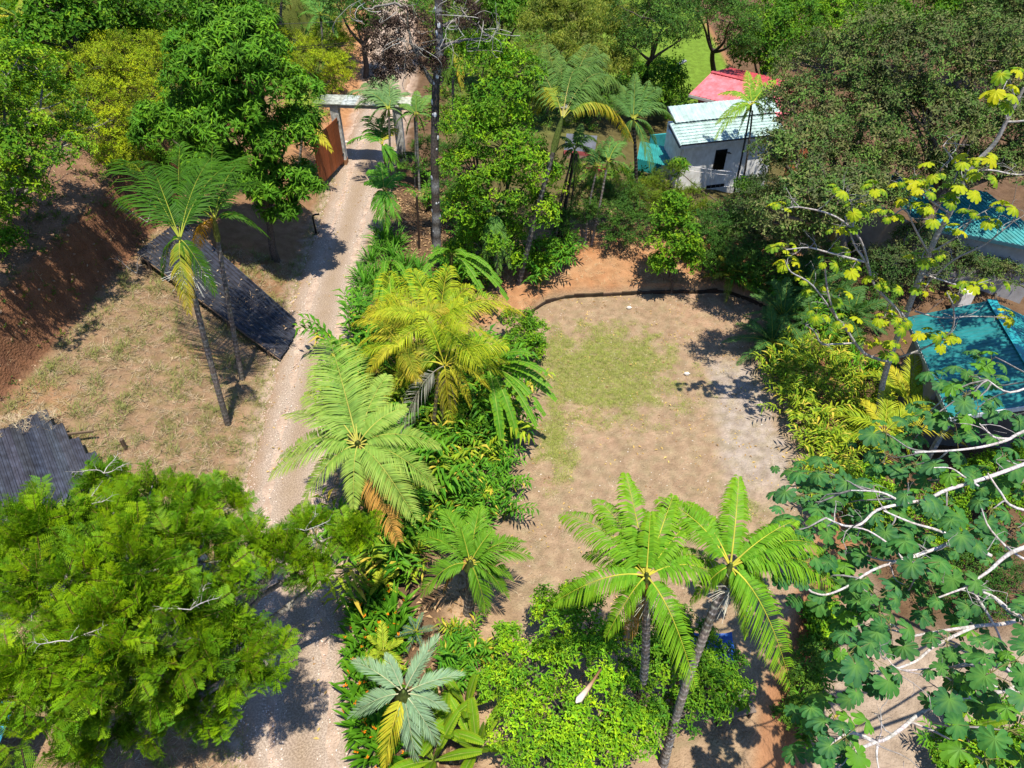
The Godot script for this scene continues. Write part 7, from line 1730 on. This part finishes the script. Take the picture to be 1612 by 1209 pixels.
	bed("fern_plant", "plant", "green fern between the grey green palm and light green tree", "ferns in the bottom hedge", [ginger[0], ginger_y[1], ginger[2]], [Vector3(-1.02, 0.21, -9.04), Vector3(-0.67, 0.18, -8.63), Vector3(-1.41, 0.28, -8.75), Vector3(-1.15, 0.26, -8.34), Vector3(-1.29, 0.23, -9.47)], 0.7, 0.95)
	bed("fern_plant", "plant", "dark shaded undergrowth plant under the big trees", "undergrowth under the big trees", ginger, [Vector3(9.11, 0.40, -26.46), Vector3(10.07, 0.38, -25.75), Vector3(10.64, 0.28, -25.18), Vector3(12.06, 0.00, -23.74), Vector3(12.32, -0.00, -22.89), Vector3(13.61, -1.00, -23.51), Vector3(11.56, 0.53, -25.30), Vector3(1.52, 0.62, -26.64), Vector3(2.10, 0.67, -27.07), Vector3(1.22, 0.47, -25.86), Vector3(2.56, 0.86, -27.82), Vector3(-1.83, 0.69, -26.02), Vector3(-2.34, 0.64, -25.37), Vector3(-1.25, 0.58, -25.22), Vector3(-2.99, 0.79, -26.89), Vector3(14.02, -1.20, -21.50), Vector3(14.23, -1.01, -23.74), Vector3(-4.28, 0.90, -31.89), Vector3(-3.27, 0.85, -31.03), Vector3(-2.61, 0.82, -30.16), Vector3(-4.67, 0.95, -34.52), Vector3(-2.23, 0.81, -28.73), Vector3(-2.91, 0.85, -32.64), Vector3(11.39, 0.39, -24.56), Vector3(13.27, -0.40, -23.83)], 0.8, 1.2)
	bed("weedy_plant", "plant", "leafy weed growing at the foot of the right bank", "weeds on the right bank", ginger, [Vector3(8.15, -1.07, -8.96), Vector3(7.79, -1.07, -8.36), Vector3(8.52, -1.06, -9.59), Vector3(7.41, -1.03, -7.68), Vector3(8.97, -0.98, -10.51), Vector3(10.94, -1.20, -7.12), Vector3(11.82, -1.20, -7.28), Vector3(12.72, -1.20, -7.75)], 0.6, 0.9)
	var bush := {"s": 0.3, "d": 1.2, "r": 0.03, "cat": "shrub", "a": Color(0.8, 0.9, 0.9), "b": Color(1.6, 1.4, 0.9), "every": 5}
	tree("shrub", "leafy shrub with reddish tips at the left yard corner", Vector3(0.46, 0.00, -21.38), [[Vector3(0.46, 0.87, -21.38), 0.59, 0.85], [Vector3(0.85, 0.77, -22.31), 0.45, 0.85], [Vector3(0.22, 1.08, -22.31), 0.55, 0.85], [Vector3(0.96, 0.56, -21.37), 0.34, 0.85]], "broad", bush)
	tree("shrub", "green filler shrub inside the golden palm clump", Vector3(-2.73, 0.29, -18.08), [[Vector3(-2.73, 1.85, -18.08), 0.74, 0.85], [Vector3(-1.71, 1.87, -19.42), 0.77, 0.85], [Vector3(-3.67, 2.03, -18.88), 0.66, 0.85], [Vector3(-0.83, 1.59, -19.76), 0.64, 0.85], [Vector3(-2.62, 2.20, -19.72), 0.68, 0.85]], "broad", bush)
	tree("shrub", "shaded shrub at the foot of the hanging dead fronds", Vector3(-2.38, 0.24, -15.71), [[Vector3(-2.38, 1.23, -15.71), 0.61, 0.85], [Vector3(-2.91, 1.11, -14.73), 0.60, 0.85], [Vector3(-1.61, 1.26, -16.84), 0.64, 0.85], [Vector3(-3.55, 1.11, -13.48), 0.50, 0.85]], "broad", {"s": 0.3, "d": 1.2, "r": 0.03, "cat": "shrub", "a": Color(0.6, 0.75, 0.8), "b": Color(1.1, 1.1, 1.0), "every": 5})
	palm("small_golden_palm", "small yellow palm seedling in the flowering hedge", Vector3(-3.63, 0.49, -10.74), Vector3(-3.53, 1.07, -10.78), [], {"r": 0.03, "nf": 9, "fl": 0.6, "f": {"n": 18, "ll": 0.3, "lw": 0.035, "droop": 0.2, "c0": Color(0.25, 0.34, 0.02), "c1": Color(0.42, 0.42, 0.03)}})
	palm("small_golden_palm", "golden seedling palm lower in the flowering hedge", Vector3(-3.31, 0.49, -8.73), Vector3(-3.22, 1.09, -8.76), [], {"r": 0.03, "nf": 9, "fl": 0.7, "f": {"n": 18, "ll": 0.3, "lw": 0.035, "droop": 0.2, "c0": Color(0.2, 0.32, 0.02), "c1": Color(0.4, 0.42, 0.03)}})
	palm("cycad", "dark cycad tuft beside the grey green palm", Vector3(-2.53, 0.41, -9.38), Vector3(-2.49, 0.88, -9.39), [], {"r": 0.04, "nf": 10, "fl": 0.6, "f": {"n": 22, "ll": 0.22, "lw": 0.02, "droop": 0.0, "c0": Color(0.07, 0.14, 0.09), "c1": Color(0.12, 0.2, 0.12)}})


func inside(x: float, z: float, kind: int) -> bool:
	var d := -z
	var t := (lut(XD, d) - 1.6) - x
	match kind:
		0:
			return t > 0.2 and cut_distance(x, z) < -0.2 and d < 27.0
		1:
			return x > -0.2 and x < lut(XR, d) - 0.4 and z < -9.0 and lut(ZK, x) - z < -0.1 and x - (lut(XD, d) + 1.7) > 4.4
		2:
			return absf(x - lut(XD, d)) < 1.5
		3:
			return x - (lut(XD, d) + 1.7) > 0.0 and x < -0.8
		6:
			return absf(absf(x - lut(XD, d)) - 1.45 - 0.25 * noise2(noise_b, x, z, 50.0)) < 0.28
		7:
			return cut_distance(x, z) > -0.1 and cut_distance(x, z) < 3.0 and x < -12.0
		5:
			return inside(x, z, 1) and green_patch(x, z) > rf(0.05, 1.1)
		4:
			return lut(ZK, x) - z > 0.15 and lut(ZK, x) - z < 6.0 and x > -3.0
	return false


func field(kind: int, n: int, x0: float, x1: float, z0: float, z1: float, clump := 0.0, scale := 60.0, lift := 0.0) -> Array:
	var out := []
	var tries := 0
	while out.size() < n and tries < n * 12:
		tries += 1
		var x := rf(x0, x1)
		var z := rf(z0, z1)
		if not inside(x, z, kind):
			continue
		if clump > 0.0 and noise2(noise_a, x + 7.0, z, scale) < clump + rf(-0.12, 0.12):
			continue
		var h := height(x, z) + (noise2(noise_a, x, z, 35.0) - 0.5) * 0.10 + (noise2(noise_b, x, z, 120.0) - 0.5) * 0.05
		if kind == 2:
			h = height(x, z) + 0.03
		out.append(Vector3(x, h + lift, z))
	return out


func small_things() -> void:
	rng.seed = 71
	var blades := [tuft(7, 0.22, 0.007, 1.1), tuft(6, 0.28, 0.006, 1.5)]
	var low := [tuft(6, 0.07, 0.005, 1.3), tuft(7, 0.09, 0.005, 1.6)]
	var flat := [tuft(5, 0.26, 0.007, 4.0), tuft(6, 0.2, 0.006, 5.0)]
	scatter("dry_grass", "cut dry straw coloured grass covering the left slope", "grass", flat, "dry", field(0, 6500, -17.0, -6.0, -27.0, -6.0, 0.45, 90.0, 0.01), 0.6, 1.3, Color(0.22, 0.165, 0.10), Color(0.37, 0.285, 0.19), 0.3)
	scatter("green_grass_tufts", "sparse olive grass tufts growing through the dry slope", "grass", blades, "dull", field(0, 5200, -17.0, -6.0, -27.0, -6.0, 0.55, 45.0), 0.6, 1.4, Color(0.13, 0.17, 0.04), Color(0.24, 0.24, 0.08))
	scatter("lawn_patches", "thin short green grass in patches on the dirt yard", "grass", low, "dull", field(5, 12000, -0.2, 9.5, -24.2, -12.0), 0.6, 1.3, Color(0.18, 0.23, 0.04), Color(0.32, 0.34, 0.08))
	scatter("yard_litter", "dry scraps and stubble over the dirt yard", "litter", flat, "dry", field(1, 5000, -0.5, 11.0, -26.0, -9.0, 0.0), 0.25, 0.7, Color(0.27, 0.2, 0.12), Color(0.42, 0.34, 0.23), 0.3)
	scatter("bank_straw", "straw and leaf scraps on the red bank behind the yard", "litter", flat, "dry", field(4, 2600, -3.0, 14.0, -32.0, -24.0, 0.0), 0.4, 1.0, Color(0.3, 0.19, 0.1), Color(0.46, 0.36, 0.22), 0.3)
	var stones := [pebble(5), pebble(6)]
	rng.seed = 72
	scatter("gravel", "loose pale stones on the gravel driveway", "gravel", stones, "stone", field(2, 9000, -12.0, -3.0, -45.0, -5.0), 0.008, 0.032, Color(0.38, 0.30, 0.25), Color(0.58, 0.49, 0.43), 0.8)
	scatter("yard_pebbles", "small pale stones lying on the dirt yard", "gravel", stones, "stone", field(1, 700, -0.5, 11.0, -26.0, -9.0), 0.008, 0.028, Color(0.36, 0.3, 0.25), Color(0.6, 0.55, 0.5), 0.8)
	var leaf := MB.new()
	leaf.leaf(Vector3.ZERO, Vector3(0.98, 0.15, 0.1).normalized(), UP, 0.2, 0.08, 0.6, Color(1, 1, 1), Color(0.9, 0.9, 0.9))
	leaf.leaf(Vector3(0.1, 0.01, 0.2), Vector3(-0.4, 0.1, 0.9).normalized(), UP, 0.16, 0.07, 0.6, Color(0.8, 0.8, 0.8), Color(0.9, 0.9, 0.9))
	var lm := leaf.done()
	scatter("leaf_litter", "brown fallen leaves on the soil of the middle hedge", "litter", [lm], "dry", field(3, 3500, -7.5, -0.5, -34.0, -5.0, 0.0, 60.0, 0.02), 0.5, 1.2, Color(0.16, 0.1, 0.05), Color(0.36, 0.24, 0.13), 0.2)
	var under := []
	for i in 9000:
		var x := rf(-28.0, 26.0)
		var z := rf(-62.0, -27.0)
		var t := (lut(XD, -z) - 1.6) - x
		var hill := t > 4.0 and cut_distance(x, z) > 2.5
		var back := x > 3.0 and lut(ZK, x) - z > 4.5 and z > -36.0 and not (x > 7.5 and z < -31.0)
		var strip := z < -41.0 and absf(x - lut(XD, -z)) > 2.6 and x < 5.0 and z > -60.0
		if hill or back or strip:
			under.append(on_ground(x, z) + UP * 0.05)
	scatter("undergrowth", "low green undergrowth on the hillside and under the trees", "undergrowth", [SP.weed[1], SP.small[1]], "leaf", under, 0.9, 1.9, Color(0.7, 0.85, 0.8), Color(1.5, 1.4, 1.0), 0.4)
	scatter("verge_grass", "short grass and weeds along both edges of the driveway", "grass", [blades[0], low[0], low[1]], "dull", field(6, 4200, -12.0, -3.0, -36.0, -5.0), 0.5, 1.2, Color(0.14, 0.17, 0.04), Color(0.32, 0.29, 0.11))
	scatter("fallen_leaves", "single brown and yellow leaves fallen on the dirt yard and driveway", "litter", [lm], "dry", field(1, 380, -0.5, 11.0, -26.0, -9.0) + field(2, 260, -12.0, -3.0, -40.0, -5.0), 0.35, 0.8, Color(0.2, 0.11, 0.05), Color(0.5, 0.36, 0.12), 0.2)
	scatter("bank_scraps", "roots, straw and small stones sticking out of the left earth bank", "litter", [flat[0], flat[1]], "dry", field(7, 1500, -22.0, -13.0, -29.0, -12.0), 0.1, 1.1, Color(0.14, 0.085, 0.05), Color(0.36, 0.26, 0.16), 1.0)
	scatter("bank_stones", "small stones and clods lying on the left earth bank", "stones", stones, "stone", field(7, 500, -22.0, -13.0, -29.0, -12.0), 0.02, 0.07, Color(0.2, 0.12, 0.07), Color(0.34, 0.24, 0.16), 0.8)
	scatter("bank_weeds", "small green weeds scattered over the left earth bank", "weeds", [SP.small[0], SP.weed[1]], "leaf", field(7, 420, -22.0, -13.0, -29.0, -12.0, 0.5, 70.0), 0.4, 0.9, Color(0.6, 0.7, 0.7), Color(1.2, 1.1, 0.9), 0.5)
	rng.seed = 73
	# curved board edging at the foot of the back bank
	var eb := on_ground(5.0, -26.0)
	var ed := thing("garden_edging", "dark curved edging that holds the red bank behind the yard", "edging", eb)
	var x := 0.2
	while x < 11.6:
		var x2 := x + 0.42
		var a := Vector3(x, 0.0, lut(ZK, x) + 0.06)
		var c := Vector3(x2, 0.0, lut(ZK, x2) + 0.06)
		a.y = height(a.x, a.z + 0.12) - 0.02
		c.y = height(c.x, c.z + 0.12) - 0.02 + rf(-0.03, 0.03)
		part(ed, "log", beam(a - eb, c - eb + (c - a).normalized() * 0.03, 0.08, 0.34 * rf(0.75, 1.15), jit(Color(0.055, 0.04, 0.03), 0.3)), M.wood)
		x = x2
	# bent standpipe by the drive
	var sb := Vector3(-9.21, 0.89, -29.57)
	var sp := thing("standpipe", "bent black pipe standing beside the driveway below the gate", "pipe", sb)
	var pm := MB.new()
	pm.tube([Vector3(0, -0.1, 0), Vector3(0, 0.85, 0), Vector3(0.03, 0.95, 0), Vector3(0.13, 1.0, 0), Vector3(0.32, 1.02, 0)], [0.045, 0.045, 0.045, 0.045, 0.045], 8, rep(4, Color(0.02, 0.02, 0.02)))
	part(sp, "pipe", pm.done(), M.metal)
	var pf := MB.new()
	pf.box(Vector3(-0.16, -0.05, -0.12), Vector3(0.16, 0.06, 0.12), Color(0.06, 0.055, 0.05))
	part(sp, "foot", pf.done(), M.concrete)
	var kb := Vector3(-4.24, 0.85, -28.28)
	var st := thing("dark_stake", "dark slender stake left of the tall bare trunk", "stake", kb)
	part(st, "shaft", beam(Vector3(0, -0.2, 0), Vector3(0.12, 2.6, 0), 0.09, 0.09, Color(0.06, 0.04, 0.035)), M.wood)
	part(st, "tip", beam(Vector3(0.12, 2.6, 0), Vector3(0.124, 2.68, 0), 0.06, 0.06, Color(0.2, 0.16, 0.12)), M.wood)
	# red flower cluster by the slender palms
	var rb := Vector3(3.84, 3.88, -30.08)
	var rf_ := part(self, "red_flower_cluster", petals(16, 0.4, Color(0.5, 0.05, 0.07)), M.petal)
	rf_.position = rb - UP * 0.4
	tag(rf_, "hanging red flower cluster between the thin white trunks", "flower")
	# fallen spathe caught in the light green tree
	var fb := Vector3(1.60, 3.19, -6.87)
	var sm := MB.new()
	sm.tube([Vector3(0.3, 0.1, -0.35), Vector3(0.12, 0.02, -0.12), Vector3(-0.05, -0.02, 0.08), Vector3(-0.2, -0.05, 0.24), Vector3(-0.26, -0.06, 0.3)], [0.02, 0.035, 0.06, 0.075, 0.02], 6, [Color(0.12, 0.06, 0.03), Color(0.2, 0.11, 0.06), Color(0.42, 0.3, 0.22), Color(0.6, 0.5, 0.42), Color(0.6, 0.5, 0.42)])
	var so := part(self, "dry_spathe", sm.done(), M.dry)
	so.position = fb
	tag(so, "dry brown palm spathe caught in the light green tree", "spathe")
	# blue plastic sheet under the coconut palms
	var bb := Vector3(4.98, 1.17, -8.84)
	var bm := MB.new()
	for i in 8:
		for j in 5:
			var q := []
			for e in [[0, 0], [1, 0], [1, 1], [0, 1]]:
				var u: float = i + e[0]
				var w: float = j + e[1]
				q.append(Vector3((u - 4.0) * 0.15, sin(u * 1.7 + w) * 0.06 + cos(w * 2.1) * 0.05, (w - 2.5) * 0.14))
			bm.quad(q[0], q[1], q[2], q[3], Color(0.02, 0.09, 0.36), Color(0.02, 0.11, 0.42))
	var bo := part(self, "blue_tarpaulin", bm.done(), M.roof)
	bo.position = bb
	tag(bo, "crumpled blue tarpaulin under the right coconut palm", "tarpaulin")
	# bench in the shade
	var nb := Vector3(5.45, 0.00, -7.61)
	var bn := thing("wooden_bench", "dark bench in the shade beside the darker leafy tree", "bench", nb, "", 0.2)
	part(bn, "seat", beam(Vector3(-0.5, 0.42, 0), Vector3(0.5, 0.42, 0), 0.36, 0.05, Color(0.2, 0.17, 0.15)), M.wood)
	part(bn, "backrest", beam(Vector3(-0.5, 0.75, -0.2), Vector3(0.5, 0.75, -0.2), 0.04, 0.3, Color(0.4, 0.37, 0.33)), M.wood)
	for k in [-0.42, 0.42]:
		part(bn, "leg", beam(Vector3(k, 0, 0.12), Vector3(k, 0.4, 0.12), 0.06, 0.06, Color(0.04, 0.04, 0.04)), M.wood)
		part(bn, "leg", beam(Vector3(k, 0, -0.2), Vector3(k, 0.9, -0.2), 0.06, 0.06, Color(0.04, 0.04, 0.04)), M.wood)
	# white stones and scraps one can pick out
	var names := [["pale stone at the left end of the garden edging", Vector3(1.30, 0.00, -23.61)], ["white stone below the curved garden edging", Vector3(5.02, 0.00, -24.82)], ["white stone beside the grey patch of the yard", Vector3(6.71, 0.00, -20.52)], ["pale stone on the driveway edge by the flowering hedge", Vector3(-4.01, 0.52, -11.65)], ["white stone behind the open gate", Vector3(-9.47, 1.09, -39.36)]]
	for e in names:
		var o := part(self, "stone", stones[0], M.stone)
		var mat2: StandardMaterial3D = M.stone.duplicate()
		mat2.albedo_color = Color(0.75, 0.72, 0.68)
		o.material_override = mat2
		o.position = e[1] + UP * 0.06
		o.scale = Vector3(0.13, 0.12, 0.11)
		tag(o, e[0], "stone")
	# cables across the top
	cable("power_cable", "thin power cable above the vine thicket at upper left", [Vector3(-30.93, 6.62, -36.00), Vector3(-24.76, 6.65, -36.00), Vector3(-21.04, 6.74, -36.00), Vector3(-18.58, 6.77, -36.00), Vector3(-16.40, 6.85, -36.00), Vector3(-14.53, 6.97, -36.00), Vector3(-10.82, 7.20, -36.00), Vector3(-7.43, 7.49, -36.00)], 0.012, Color(0.02, 0.02, 0.02))
	cable("power_cable", "second power cable just below the first", [Vector3(-31.15, 6.47, -36.20), Vector3(-24.94, 6.50, -36.20), Vector3(-21.19, 6.59, -36.20), Vector3(-18.71, 6.62, -36.20), Vector3(-16.52, 6.70, -36.20), Vector3(-14.64, 6.82, -36.20), Vector3(-10.90, 7.05, -36.20), Vector3(-7.49, 7.31, -36.20)], 0.012, Color(0.02, 0.02, 0.02))
	cable("house_wire", "thin pale wire running past the window of the white house", [Vector3(8.05, 3.04, -32.40), Vector3(8.84, 2.88, -32.40), Vector3(9.63, 2.75, -32.40), Vector3(10.57, 2.65, -32.40), Vector3(11.72, 2.33, -32.40), Vector3(13.19, 2.00, -32.40)], 0.012, Color(0.6, 0.6, 0.6))
	cable("house_wire", "lower pale wire under the window of the white house", [Vector3(8.08, 2.82, -32.40), Vector3(8.88, 2.65, -32.40), Vector3(9.66, 2.56, -32.40), Vector3(10.61, 2.46, -32.40), Vector3(11.77, 2.10, -32.40), Vector3(13.26, 1.73, -32.40)], 0.012, Color(0.5, 0.5, 0.5))
	cable("power_cable", "upper wire crossing the forest at top left", [Vector3(-33.08, 7.49, -40.00), Vector3(-26.53, 7.43, -40.00), Vector3(-23.94, 7.34, -40.00), Vector3(-20.02, 7.22, -40.00), Vector3(-16.09, 7.12, -40.00), Vector3(-12.10, 7.19, -40.00), Vector3(-8.11, 7.34, -40.00)], 0.012, Color(0.05, 0.05, 0.05))
